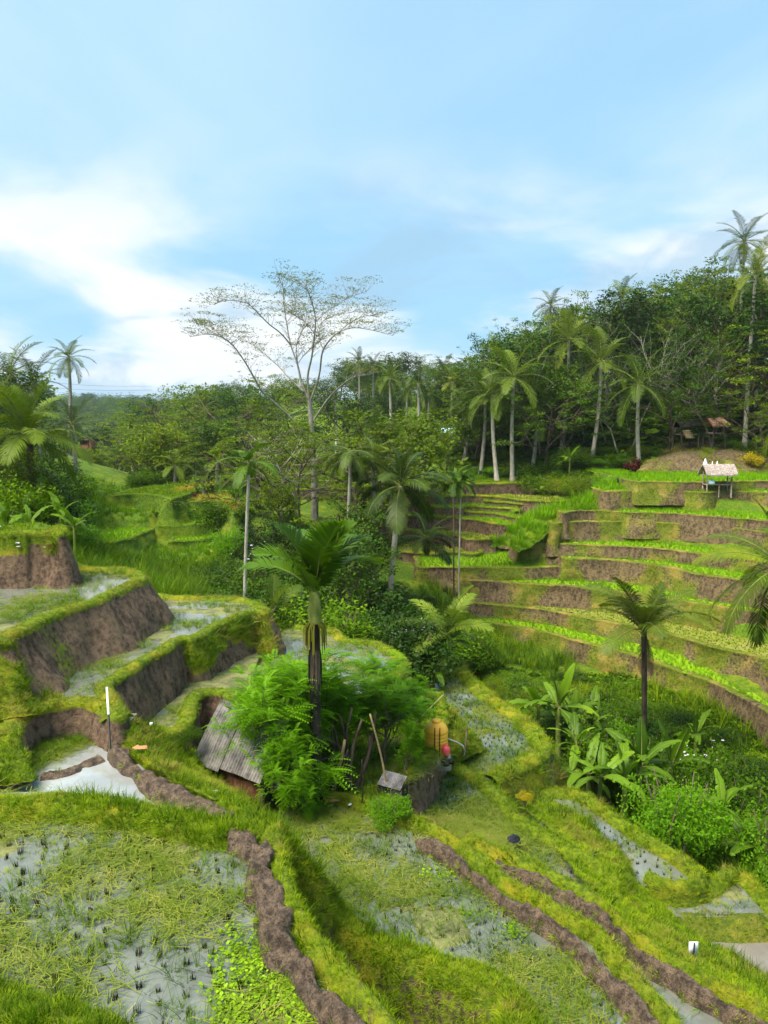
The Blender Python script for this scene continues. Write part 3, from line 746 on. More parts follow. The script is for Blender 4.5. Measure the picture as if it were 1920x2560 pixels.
loft('grass_bank', [[(292, 1806, -5.95), (300, 1862, -6.2), (350, 1918, -6.25), (415, 1962, -6.3), (515, 2010, -6.35)], [(322, 1806, -5.75), (335, 1860, -5.95), (385, 1912, -5.98), (450, 1955, -6.05), (540, 2003, -6.1)],
                    [(352, 1806, -5.9), (385, 1855, -6.15), (440, 1905, -6.45), (500, 1950, -6.6), (580, 2000, -6.5)],
                    [(400, 1822, -6.5), (450, 1855, -6.9), (500, 1900, -7.3), (560, 1955, -7.5), (640, 2020, -7.4)],
                    [(470, 1815, -7.2), (520, 1850, -7.7), (570, 1900, -8.1), (640, 1960, -8.2), (700, 2030, -8.1)]], 50, 'earth', 0.9, BANK, 1.3, 0.06, 6, 'grassy bank sloping from the pool path to the hut')
loft('grass_bank', [[(-620, 1618, -4.4), (-40, 1610, -4.38), (15, 1604, -4.38), (36, 1600, -4.4)], [(-620, 1700, -4.9), (-20, 1690, -4.9), (50, 1680, -4.95), (75, 1660, -5.05)],
                    [(-620, 1780, -5.3), (0, 1755, -5.3), (80, 1735, -5.4), (125, 1728, -5.5)], [(-620, 1860, -5.6), (20, 1800, -5.5), (110, 1775, -5.55), (190, 1755, -5.6)]], 50, 'earth', 0.95, BANK, 1.3, 0.08, 6,
     'grassy bank sloping down the left edge above the pool')
loft('grass_bank', [[(-620, 1850, -5.55), (0, 1840, -5.6), (30, 1830, -5.65)], [(-620, 1930, -5.75), (10, 1905, -5.85), (60, 1900, -6.1)], [(-620, 1990, -5.7), (20, 1965, -5.95), (90, 1950, -6.25)]], 30, 'earth', 0.95,
     [('mid', 0.5, 0.8), ('short', 0.9, 1.0)], 1.2, 0.05, 5, 'long grass at the left end of the pool')
loft('grass_bank', [[(1395, 2120, -8.75), (1490, 2250, -8.15), (1605, 2352, -8.15), (1720, 2420, -8.15), (1815, 2474, -8.15), (1960, 2552, -8.15), (2060, 2610, -8.15), (2400, 2800, -8.15)],
                    [(1480, 2180, -8.95), (1560, 2245, -8.85), (1630, 2310, -8.75), (1725, 2385, -8.7), (1820, 2440, -8.7), (1960, 2520, -8.75), (2070, 2580, -8.8), (2400, 2770, -8.8)],
                    [(1540, 2190, -9.4), (1610, 2250, -9.45), (1675, 2305, -9.5), (1745, 2365, -9.5), (1835, 2420, -9.5), (1960, 2495, -9.6), (2080, 2560, -9.7), (2400, 2750, -9.7)],
                    [(1575, 2178, -9.9), (1632, 2236, -10.1), (1690, 2285, -10.25), (1728, 2330, -10.4), (1800, 2375, -10.45), (1850, 2405, -10.45), (1930, 2462, -10.45), (2090, 2560, -10.5), (2420, 2760, -10.5)]], 110, 'earth', 0.9, BANK, 1.35, 0.09, 8,
     'broad grassy slope carrying the small white sign')
loft('grass_bank', [[(1300, 2020, -8.9), (1400, 2090, -8.85), (1480, 2130, -8.85), (1540, 2180, -8.85), (1560, 2250, -8.85)], [(1345, 2008, -9.3), (1435, 2058, -9.3), (1498, 2110, -9.3), (1555, 2165, -9.35), (1580, 2215, -9.4)],
                    [(1372, 2003, -9.9), (1455, 2040, -9.9), (1506, 2086, -9.9), (1568, 2140, -9.9), (1592, 2192, -9.95)]], 60, 'earth', 0.85, BANK, 1.2, 0.06, 6, 'grassy step between straw-heap paddy and crescent paddy')
loft('grass_bank', [[(1120, 1760, -8.9), (1155, 1800, -8.7), (1190, 1840, -8.75), (1215, 1875, -8.95)], [(1095, 1790, -8.2), (1125, 1830, -8.15), (1150, 1860, -8.3), (1180, 1890, -8.8)],
                    [(1060, 1830, -8.1), (1080, 1870, -8.2), (1100, 1895, -8.4), (1130, 1920, -8.9)]], 30, 'earth', 0.9, BANK, 1.2, 0.05, 6, 'grassy mound beside the orange tank')

# ---------------------------------------------------------------- terraces of the far slope
def chain(z, u, lips, feet, dy=0.2):
    out = [z]
    for f, l in zip(feet, lips[1:]):
        y = at(u, f, out[-1])[1] + dy
        out.append(float(at_y(u, l, y)[2]))
    return out
ZR = chain(-11.5, 1500, [1616, 1551, 1472, 1399, 1364, 1307, 1278, 1226, 1202, 1130], [1590, 1527, 1454, 1395, 1357, 1302, 1273, 1225, 1180])
def c5(l): return [(1050 + x / 1.907, 1100 + y / 1.907) for x, y in l]
DRYW = dict(mat='earth_dry', gw=0.42, gnoise=0.55, wallgrass=[('dry', 0.8, 0.8), ('short', 0.8, 0.8)], step=0.3, rugged=0.28, batter=0.28, bw=0.4, bh=0.03, lip=[('short', 0.9, 0.45), ('dry', 0.4, 0.45)])
ORD = ['lowest', 'second', 'third', 'fourth', 'fifth', 'sixth', 'seventh', 'eighth', 'ninth', 'tenth']
R = [
 (c5([(190, 870), (250, 870), (420, 885), (600, 920), (750, 960), (1000, 1020), (1200, 1090), (1400, 1160), (1659, 1300), (1900, 1440)]), 'rice', 4.5, 2.2),
 (c5([(120, 760), (170, 770), (400, 790), (600, 810), (800, 850), (1000, 885), (1200, 930), (1400, 990), (1659, 1045), (1900, 1110)]), 'old', 4.5, 1.8),
 (c5([(100, 660), (140, 665), (350, 675), (600, 690), (800, 705), (950, 722), (1200, 760), (1400, 790), (1600, 820), (1900, 880)]), 'rice', 4.5, 2.2),
 (c5([(690, 566), (760, 566), (900, 571), (1150, 598), (1300, 635), (1450, 655), (1900, 720)]), 'rice', 4.5, 2.2),
 (c5([(480, 488), (520, 490), (700, 495), (900, 505), (1100, 515), (1250, 530), (1440, 555), (1900, 610)]), 'rice', 3.0, 1.6),
 (c5([(640, 400), (680, 393), (800, 390), (1000, 390), (1250, 400), (1420, 412), (1900, 470)]), 'old', 3.5, 2.0),
 (c5([(690, 350), (720, 341), (850, 337), (1000, 345), (1200, 350), (1400, 365), (1900, 400)]), 'rice', 4.0, 1.6),
 (c5([(880, 245), (1000, 241), (1200, 240), (1350, 250), (1500, 245), (1900, 260)]), 'rice', 3.5, 2.0),
 (c5([(1020, 197), (1100, 198), (1350, 200), (1600, 196), (1900, 196)]), 'rice', 13.0, 1.5)]
RP = []
for i, (fr, fld, dep, h) in enumerate(R):
    lab = {3: 'fourth terrace up the far right slope, thin lime strip', 8: 'bright lime rice field around the thatched shelter', 9: 'mounded dry bank behind the thatched shelter'}.get(i, ORD[i] + ' terrace up the far right slope, earth wall beneath it')
    RP.append(terrace(lab, ZR[i], fr, None, dep, h, field=fld, **DRYW))
terrace('wide bright lime rice field below the pair of slim palms', -8.7, c5([(-10, 606), (60, 608), (300, 608), (500, 608), (700, 604), (800, 600)]), None, 6.0, 1.6, field='rice', **DRYW)
def c8(l): return [(880 + x / 3.19, 1100 + y / 3.19) for x, y in l]
ZK = chain(-8.5, 1130, [1384, 1337, 1295, 1269, 1242, 1211, 1166], [1365, 1326, 1291, 1263, 1238, 1208])
KW = dict(mat='earth', gw=0.08, gnoise=0.3, step=0.25, rugged=0.2, batter=0.12, bw=0.3, bh=0.12, lip=[('short', 0.6, 0.9), ('dry', 0.25, 0.9)])
K = [
 ([(380, 890), (560, 908), (700, 912), (830, 900), (960, 915), (1040, 900)], 'old', 5, 1.4, ZK[0]),
 ([(200, 686), (350, 710), (600, 738), (720, 752), (850, 768), (900, 790), (1010, 800), (1140, 790)], 'old', 4.5, 1.8, ZK[1]),
 ([(300, 600), (640, 615), (800, 622), (1000, 642), (1120, 668), (1280, 682)], 'rice', 4, 1.6, ZK[2]),
 ([(860, 568), (1000, 580), (1150, 592), (1280, 620), (1380, 628), (1450, 640)], 'rice', 4, 1.2, 0.5 * (ZK[2] + ZK[3])),
 ([(350, 515), (500, 525), (700, 540), (860, 546), (920, 530), (1090, 540), (1280, 552), (1340, 570)], 'rice', 4, 1.6, ZK[3]),
 ([(1070, 492), (1250, 505), (1370, 518), (1500, 512), (1720, 520)], 'rice', 4, 1.0, 0.5 * (ZK[3] + ZK[4])),
 ([(330, 440), (540, 445), (700, 455), (1000, 446), (1230, 466), (1400, 486), (1700, 492)], 'old', 5, 1.6, ZK[4]),
 ([(300, 350), (600, 352), (900, 355), (1300, 346), (1450, 352)], 'grass', 6, 2.0, ZK[5])]
for i, (fr, fld, dep, h, z) in enumerate(K):
    kw = dict(KW) if i < 8 else dict(KW, mat='ground', gw=0.8)
    terrace('small ' + ['yellowed', 'narrow', 'crumbling', 'short', 'long brown-walled', 'slim', 'tall brown-walled', 'grey-walled', 'uppermost'][i] + ' terrace behind the pair of slim palms', z, c8(fr), None, dep, h, field=fld, **kw)
# little terraces joining the two blocks
def by_y(l): return [(u, v, float(at_y(u, v, y)[2])) for u, v, y in l]
RICEK = [('rice', 0.5, 0.9), ('short', 0.5, 1.2)]
def c8y(l): return by_y([(880 + x / 3.19, 1100 + y / 3.19, d) for x, y, d in l])
def c5y(l): return by_y([(1050 + x / 1.907, 1100 + y / 1.907, d) for x, y, d in l])
loft('rice_knoll', [c8y([(1090, 850, 46.6), (1180, 785, 47.4), (1275, 690, 48.4), (1370, 628, 49.2), (1440, 585, 50), (1520, 545, 51), (1700, 520, 52)]),
                    c8y([(1200, 850, 46.4), (1330, 760, 47.2), (1430, 670, 48.2), (1540, 620, 49), (1620, 590, 49.8), (1690, 560, 50.5), (1780, 530, 51.5)]),
                    c8y([(1330, 905, 45.8), (1420, 860, 46.4), (1500, 800, 47), (1580, 740, 47.8), (1660, 690, 48.8), (1740, 640, 49.6), (1850, 560, 50.5)])], 40, 'ground', 0.95, RICEK, 1.0, 0.12, 6, 'lime rice knoll joining the two blocks of terraces')
loft('rice_knoll', [c5y([(690, 335, 49.5), (730, 290, 51), (855, 258, 52), (870, 215, 53), (940, 190, 55), (1030, 182, 58)]),
                    c5y([(790, 340, 49.6), (830, 300, 50.8), (890, 270, 51.5), (930, 225, 52.5), (1000, 200, 54), (1070, 190, 57)]),
                    c5y([(930, 345, 49.6), (920, 300, 50.6), (910, 262, 51), (980, 240, 51.8), (1060, 222, 53), (1110, 200, 56)])], 40, 'ground', 0.95, RICEK, 1.0, 0.12, 6, 'upper lime rice knoll left of the thatched shelter')
_mu = [1040, 1080, 1200, 1350, 1500, 1600, 1750, 1900]
loft('dry_mound', [c5y([(x, v, 59) for x, v in zip(_mu, [165, 165, 162, 160, 158, 160, 160, 160])]), c5y([(x, v, 60.2) for x, v in zip(_mu, [150, 135, 108, 100, 102, 112, 110, 105])]),
                   c5y([(x, v, 61.5) for x, v in zip(_mu, [135, 112, 72, 57, 61, 80, 85, 90])]), c5y([(x, v, 66) for x, v in zip(_mu, [110, 90, 50, 36, 34, 40, 40, 40])]),
                   c5y([(x, v, 74) for x, v in zip(_mu, [40, 20, -20, -40, -40, -40, -40, -40])])], 70, 'earth_dry', 0.45, [('dry', 0.8, 1.2), ('short', 0.5, 1.2)], 1.0, 0.2, 6, 'mounded dry bank behind the thatched shelter', 0.3)
# terraces far behind the big tree
ZQ = chain(-5.3, 760, [1224, 1203, 1185, 1164, 1147], [1209, 1190, 1170, 1160])
for i, v in enumerate([1224, 1203, 1185, 1164, 1147]):
    terrace(['lowest', 'second', 'third', 'fourth', 'lime-green top'][i] + ' grey-walled terrace far behind the big pale tree', ZQ[i], [(430 + 30 * i, v - 2), (560, v), (700, v + 1), (820, v), (960 - 15 * i, v - 3), (1040, v - 4)], None, 9 if i < 4 else 18, 1.8,
            field='rice' if i == 4 else 'grass', mat='earth', gw=0.1, step=0.5, rugged=0.25, batter=0.1)
# green stepped knoll at the left, mid-distance
def c2(l): return [(400 + x / 2.9625, 1100 + y / 2.9625) for x, y in l]
ZM = chain(-6.6, 480, [1354, 1313, 1280, 1255, 1230], [1342, 1304, 1273, 1248])
GW = dict(fk=1.8, mat='ground', gw=0.8, gnoise=0.2, step=0.3, rugged=0.35, batter=0.5, bw=0.3, bh=0.08, wallgrass=[('short', 0.8, 0.6)], lip=[('short', 0.8, 0.6)])
terrace('lowest lime terrace of the green knoll', ZM[0], c2([(60, 750), (100, 757), (400, 738), (620, 706), (700, 660), (730, 610)]), None, 5, 1.6, field='rice', **GW)
terrace('second lime terrace of the green knoll, dark hedge-like wall', ZM[1], c2([(-40, 640), (30, 641), (240, 632), (430, 615), (470, 590), (560, 570), (580, 540)]), None, 5, 1.8, field='rice', **GW)
terrace('third lime terrace of the green knoll', ZM[2], c2([(-100, 540), (0, 536), (250, 526), (270, 512), (355, 500), (380, 470)]), None, 5, 1.7, field='rice', **GW)
terrace('golden ripe strip on the green knoll', ZM[3], c2([(120, 462), (280, 466), (420, 460), (500, 515), (540, 550)]), None, 3.5, 1.2, field='gold', **GW)
terrace('topmost golden strip on the green knoll', ZM[4], c2([(80, 385), (160, 392), (245, 388), (270, 360)]), None, 5, 1.4, field='gold', **GW)
terrace('brown-rimmed terrace high on the left knoll', ZM[2] + 0.9, [(272, 1240), (347, 1236), (405, 1242), (428, 1250)], None, 6, 1.6, field='grass', **GW)
terrace('low brown-rimmed terrace on the left knoll', ZM[1] + 0.6, [(225, 1264), (260, 1266), (300, 1264), (336, 1274)], None, 5, 1.3, field='grass', **GW)
terrace('small curved grass terrace behind the earth walls', ZM[0] + 0.5, [(180, 1362), (215, 1352), (260, 1358), (310, 1352), (345, 1340)], None, 5, 1.2, field='rice', **GW)

# ---------------------------------------------------------------- the ground sheet below everything
CP = []
def cp(u, v, z): CP.append(at(u, v, z))
def cw(x, y, z): CP.append(np.array((x, y, z), float))
for a in [(-8, 8, -7), (0, 4, -8), (8, 6, -10), (-3, 9, -7.5), (2, 12, -9.4), (-5, 12, -7.2), (-9, 14, -6.9), (-12, 17, -6), (-14, 24, -4.6), (-9, 20, -6.3), (-7, 18, -7.3), (-4, 16, -8.6), (0, 16, -8.7), (-1, 19, -8.6),
          (3, 14, -9.9), (6, 13, -11), (9, 15, -11.4), (5, 18, -10.9), (9, 19, -11.9), (2, 22, -9.9), (4.3, 22, -10.2), (-3, 24, -7.9), (0, 24.5, -8.3), (1, 27, -10.5), (-3, 28, -10), (-5, 27, -8.5),
          (-7, 28, -6.6), (-10, 30, -6.0), (-14, 33, -5.0), (-18, 36, -3.2), (-10, 38, -7.8), (-7, 36, -8.2), (-13, 39, -7.2), (-6, 40, -8.5), (-3, 35, -10.5), (0, 38, -10.5), (-14, 46, -4.6), (-20, 50, -2.6), (-26, 45, -1.0), (-22, 30, -2.6), (-18, 22, -3.2),
          (3, 31, -12.4), (8, 26, -13), (13, 22, -13.2), (7, 33, -13), (12, 30, -13.3), (17, 25, -13.5), (22, 18, -13.5), (16, 14, -13), (12, 10, -12.5),
          (8, 38.5, -12.6), (12, 37, -12.7), (17, 33.5, -12.7), (22, 30, -12.9), (4, 42, -10.8), (0, 46, -9.2), (5, 47, -9), (11, 47, -8.3), (16, 46, -8.2), (24, 42, -8.5), (3, 53, -6.4), (10, 54, -5), (16, 54, -4.7), (26, 52, -4.8),
          (-8, 50, -7), (-4, 56, -6.5), (2, 60, -5.2), (10, 62, -3.9), (18, 64, -3.2), (28, 62, -2.8), (-12, 62, -6.2), (-6, 68, -5.2), (0, 75, -3.6), (8, 76, -2.0), (16, 76, -0.8), (26, 76, 0.2), (40, 74, 1.5),
          (-20, 66, -5), (-30, 62, -1), (-14, 80, -4.5), (-28, 85, -6), (-45, 80, -2)]: cw(*a)
for a in [(40, 95, 4), (28, 95, 3), (16, 95, 1.0), (6, 98, -1), (-6, 100, -2), (-18, 102, -3), (-32, 105, -7), (-50, 110, -9), (-80, 110, -4), (60, 90, 6), (60, 50, 0), (60, 20, -10), (45, 35, -9),
          (45, 130, 9), (25, 130, 5), (8, 130, 2), (-10, 135, 1), (-25, 140, -1), (-42, 145, -9), (-60, 150, -15), (-90, 160, -14), (80, 140, 12), (0, 180, 6), (30, 180, 9), (-30, 185, 2), (-60, 200, -14), (-110, 220, -14),
          (0, 260, 6), (60, 260, 12), (-60, 280, -6), (-130, 320, -8), (-40, -20, -4), (0, -20, -3), (40, -20, -8), (-40, 20, -1), (-40, 45, 0.5)]: cw(*a)
CP = np.array(CP)
# under every terrace the ground lies a little below its field
_keep = np.ones(len(CP), bool); _auto = list(KNOLL)
for poly, z in TERR: _keep &= ~inside(CP, poly)
for poly, z in TERR:
    c = poly.mean(0)
    for q in list(poly[::max(1, len(poly) // 9)] * 0.85 + c * 0.15) + [c]:
        q = np.array([q])
        zz = max([zt for pt, zt in TERR if inside(q, pt)[0]] + [-99])
        if zz > -90: _auto.append((q[0, 0], q[0, 1], zz - 0.7))
CP = np.vstack([CP[_keep], np.array(_auto)])
_o = []
for q in CP:
    if all((q[0] - r[0]) ** 2 + (q[1] - r[1]) ** 2 > 0.8 for r in _o): _o.append(q)
CP = np.array(_o)
def _tps(r2): return 0.5 * r2 * np.log(r2 + 1e-6)
_sc = 40.0
_Q = CP[:, :2] / _sc
_K = _tps(((_Q[:, None] - _Q[None]) ** 2).sum(-1)) + np.eye(len(_Q)) * 2e-3
_P = np.c_[np.ones(len(_Q)), _Q]
_A = np.block([[_K, _P], [_P.T, np.zeros((3, 3))]])
_W = np.linalg.solve(_A, np.r_[CP[:, 2], np.zeros(3)])
def base_h(x, y):
    """ground height: fitted surface nearby, rolling hills far off"""
    p = np.stack([np.ravel(x), np.ravel(y)], -1) / _sc
    q = np.clip(p, (-4.0, -1.0), (3.2, 8.0))
    r = np.concatenate([_tps((c[:, :1] - _Q[None, :, 0]) ** 2 + (c[:, 1:] - _Q[None, :, 1]) ** 2) @ _W[:-3] for c in np.array_split(q, max(1, len(q) // 2000))]) + _W[-3] + q @ _W[-2:]
    X, Y = np.ravel(x), np.ravel(y)
    far = np.clip((np.hypot(X, Y) - 170) / 160, 0, 1); far = far * far * (3 - 2 * far)
    hills = -4 + 13 * np.exp(-((X + 230) / 260) ** 2 - ((Y - 600) / 150) ** 2) + 14 * np.exp(-((X - 160) / 180) ** 2 - ((Y - 420) / 160) ** 2) + 4 * fbm(np.stack([X, Y, X * 0], -1), 0.008, 3, 3)
    hills = hills - 22 * np.exp(-((X + 85) / 70) ** 2 - ((Y - 300) / 130) ** 2)
    r = np.clip(r, -16, 22)
    return (r * (1 - far) + hills * far).reshape(np.shape(x))
def ground_h(x, y):
    x = np.atleast_1d(np.asarray(x, float)); y = np.atleast_1d(np.asarray(y, float))
    h = base_h(x, y)
    p = np.stack([x, y], -1)
    for poly, z in TERR:
        m = inside(p, poly); h = np.where(m, np.maximum(h, z), h)
    return h
def axis(lo, a, b, hi, step):
    def tail(d, end):
        out, s, q = [], step, 0.0
        while q < end: s *= 1.13; q += s; out.append(q)
        return out
    return np.array([a - t for t in tail(0, a - lo)][::-1] + list(np.arange(a, b, step)) + [b + t for t in tail(0, hi - b)])
gx, gy = axis(-1100, -26, 30, 900, 0.5), axis(-60, 0, 70, 1400, 0.5)
GX, GY = np.meshgrid(gx, gy, indexing='ij')
GZ = base_h(GX, GY)
_p = np.stack([GX.ravel(), GY.ravel()], -1)
_z = GZ.ravel() + fbm(np.c_[_p, _p[:, :1] * 0], 0.5, 3, 12) * 0.12
near = (np.abs(_p[:, 0]) < 60) & (_p[:, 1] > -2) & (_p[:, 1] < 95)
for poly, z in TERR:
    idx = np.where(near)[0]
    lo, hi = poly.min(0), poly.max(0)
    idx = idx[(_p[idx, 0] > lo[0]) & (_p[idx, 0] < hi[0]) & (_p[idx, 1] > lo[1]) & (_p[idx, 1] < hi[1])]
    m = idx[inside(_p[idx], poly)]
    _z[m] = np.minimum(_z[m], z - 0.45)
mb = MB(); mb.add(np.c_[_p, _z], grid_faces(len(gx), len(gy)), 0, 0.8)
GROUND = tag(link('ground', mb.mesh('ground', M['ground'], True, 'g')), None, None, None, 'structure')
def gz(x, y): return float(ground_h(x, y)[0])
# ================================================================ plants
def blades(n, h, w, spread, lean, seed, seg=2, curl=0.5, flat=False):
    """a tuft of tapering bent blades"""
    r = np.random.RandomState(seed)
    mb = MB()
    for i in range(n):
        a = r.uniform(0, 6.283); rr = spread * math.sqrt(r.rand())
        b = np.array((rr * math.cos(a), rr * math.sin(a), 0))
        az = a + r.uniform(-1, 1); hh = h * r.uniform(0.55, 1.15); ln = lean * r.uniform(0.3, 1.3)
        d = np.array((math.cos(az), math.sin(az), 0)); s = np.array((-d[1], d[0], 0)) * w * r.uniform(0.7, 1.3) * 0.5
        if r.rand() < 0.5: s = (s + d * w * 0.4) * 0.9
        t = np.linspace(0, 1, seg + 1)
        c = b + d * (hh * ln * t[:, None] ** (1 + curl)) + np.array((0, 0, 1)) * (hh * (t - 0.35 * ln * curl * t * t)[:, None])
        wd = (1 - t[:-1]) ** 0.6
        v = np.vstack([np.stack([c[:-1] - s * wd[:, None], c[:-1] + s * wd[:, None]], 1).reshape(-1, 3), c[-1:]])
        if seg > 1: mb.add(v[:-1], [(2 * k, 2 * k + 1, 2 * k + 3, 2 * k + 2) for k in range(seg - 1)])
        mb.add(np.vstack([v[2 * seg - 2:2 * seg], v[-1:]]), [(0, 1, 2)])
    return mb
def lying(n, L, w, r0, seed):
    """straw lying about"""
    r = np.random.RandomState(seed); mb = MB()
    for i in range(n):
        a = r.normal(0, 0.9) ; c = np.array((*(r.normal(0, r0, 2)), r.uniform(0.0, 0.035)))
        l = L * r.uniform(0.4, 1.1); d = np.array((math.cos(a), math.sin(a), r.uniform(-0.12, 0.16))) * l * 0.5
        s = np.array((-math.sin(a), math.cos(a), 0)) * w * 0.5
        bend = np.array((-math.sin(a), math.cos(a), 0.25)) * l * r.uniform(-0.15, 0.15)
        mb.add([c - d - s, c - d + s, c + bend + s, c + bend - s, c + d + s * 0.3, c + d - s * 0.3], [(0, 1, 2, 3), (3, 2, 4, 5)])
    return mb
def discs(n, size, r0, seed, hgt=0.05):
    r = np.random.RandomState(seed); mb = MB()
    for i in range(n):
        c = np.array((*(r.normal(0, r0, 2)), r.uniform(0.01, hgt))); s = size * r.uniform(0.6, 1.2)
        a0 = r.uniform(0, 6.28); tilt = r.uniform(-0.4, 0.4, 2)
        an = a0 + np.linspace(0, 2 * math.pi, 6, endpoint=False)
        v = np.stack([np.cos(an) * s, np.sin(an) * s * 0.85, (np.cos(an) * tilt[0] + np.sin(an) * tilt[1]) * s], -1) + c
        mb.add(v, [tuple(range(6))])
    return mb
PROTO = {
 'short': [blades(16, 0.085, 0.007, 0.055, 0.9, s) .mesh('short_grass_tuft', M['blade']) for s in (1, 2, 3)],
 'mid': [blades(15, 0.24, 0.010, 0.07, 0.7, s, 3).mesh('long_grass_tuft', M['blade_dk']) for s in (4, 5)],
 'dry': [blades(13, 0.12, 0.008, 0.06, 1.3, s).mesh('dry_grass_tuft', M['drygrass']) for s in (6, 7)],
 'rice': [blades(15, 0.34, 0.020, 0.07, 0.5, s, 2).mesh('rice_tuft', M['rice']) for s in (8, 9)],
 'gold': [blades(15, 0.36, 0.020, 0.08, 0.8, s, 3).mesh('ripe_rice_tuft', M['goldrice']) for s in (10, 11)],
 'tall': [blades(26, 1.15, 0.030, 0.20, 0.75, s, 4, 0.9).mesh('tall_grass_clump', M['blade_dk']) for s in (12, 13, 14)],
 'reed': [blades(16, 0.9, 0.022, 0.12, 0.7, s, 4, 0.9).mesh('reed_clump', M['blade']) for s in (15, 16)],
 'straw': [lying(22, 0.34, 0.009, 0.16, s).mesh('lying_straw', M['straw']) for s in (17, 18, 19)],
 'stubfar': [blades(7, 0.10, 0.02, 0.03, 0.3, s, 1).mesh('far_stubble_clump', M['stub']) for s in (20, 21)],
 'weed': [discs(14, 0.028, 0.10, s).mesh('water_weed_patch', M['weed']) for s in (22, 23)],
 'wet': [blades(9, 0.20, 0.009, 0.06, 1.5, s, 3, 0.3).mesh('wet_grass_tuft', M['blade_dk']) for s in (24, 25)],
 'creep': [discs(12, 0.05, 0.14, s, 0.14).mesh('creeper_leaves', M['leaf_sh']) for s in (26, 27)],
}
PROTO_O = {k: [bpy.data.objects.new('proto_' + k, me) for me in l] for k, l in PROTO.items()}
def scatter_group(objs):
    ng = bpy.data.node_groups.new('scatter', 'GeometryNodeTree')
    ng.interface.new_socket('Geometry', in_out='INPUT', socket_type='NodeSocketGeometry')
    ng.interface.new_socket('Geometry', in_out='OUTPUT', socket_type='NodeSocketGeometry')
    N = ng.nodes; gi, go = N.new('NodeGroupInput'), N.new('NodeGroupOutput')
    join = N.new('GeometryNodeJoinGeometry')
    for ob in objs:
        oi = N.new('GeometryNodeObjectInfo'); oi.inputs['Object'].default_value = ob; oi.inputs['As Instance'].default_value = True
        ng.links.new(oi.outputs['Geometry'], join.inputs[0])
    iop = N.new('GeometryNodeInstanceOnPoints'); iop.inputs['Pick Instance'].default_value = True
    def named(nm, ty):
        a = N.new('GeometryNodeInputNamedAttribute'); a.data_type = ty; a.inputs['Name'].default_value = nm
        return [q for q in a.outputs if q.enabled and q.name == 'Attribute'][0]
    e2r = N.new('FunctionNodeEulerToRotation')
    ng.links.new(named('rot', 'FLOAT_VECTOR'), e2r.inputs[0])
    ng.links.new(e2r.outputs[0], iop.inputs['Rotation'])
    ng.links.new(named('scl', 'FLOAT'), iop.inputs['Scale'])
    ng.links.new(named('idx', 'INT'), iop.inputs['Instance Index'])
    ng.links.new(gi.outputs[0], iop.inputs['Points']); ng.links.new(join.outputs[0], iop.inputs['Instance'])
    ng.links.new(iop.outputs[0], go.inputs[0])
    return ng
def scatter(name, kind, label, align=None):
    if kind not in BUCKET: return None
    pos = np.vstack([b[0] for b in BUCKET[kind]]); up = np.vstack([b[1] for b in BUCKET[kind]]); sc = np.concatenate([b[2] for b in BUCKET[kind]])
    m = in_view(pos); pos, up, sc = pos[m], up[m], sc[m]
    n = len(pos)
    rot = np.stack([np.arctan2(-up[:, 1], up[:, 2]), np.arcsin(np.clip(up[:, 0], -1, 1)), np.zeros(n)], -1)
    # euler XYZ: spin about the plant's own axis first
    spin = RS.uniform(0, 6.283, n)
    R3 = np.zeros((n, 3, 3))
    zx = up; xx = np.cross(np.tile((0.0, 1.0, 0.0), (n, 1)), zx); xx /= np.linalg.norm(xx, axis=1)[:, None]; yx = np.cross(zx, xx)
    c, s = np.cos(spin)[:, None], np.sin(spin)[:, None]
    R3[:, :, 0], R3[:, :, 1], R3[:, :, 2] = xx * c + yx * s, yx * c - xx * s, zx
    rot = np.stack([np.arctan2(R3[:, 2, 1], R3[:, 2, 2]), np.arcsin(np.clip(-R3[:, 2, 0], -1, 1)), np.arctan2(R3[:, 1, 0], R3[:, 0, 0])], -1)
    me = bpy.data.meshes.new(name); me.vertices.add(n); me.vertices.foreach_set('co', pos.astype(np.float32).ravel())
    for nm, ty, key, arr in (('rot', 'FLOAT_VECTOR', 'vector', rot.astype(np.float32)), ('scl', 'FLOAT', 'value', sc.astype(np.float32)), ('idx', 'INT', 'value', RS.randint(0, 99, n).astype(np.int32))):
        a = me.attributes.new(nm, ty, 'POINT'); a.data.foreach_set(key, arr.ravel())
    o = tag(link(name, me), label, None, None, 'stuff')
    md = o.modifiers.new('scatter', 'NODES'); md.node_group = scatter_group(PROTO_O[kind])
    print('scatter', name, n)
    return o

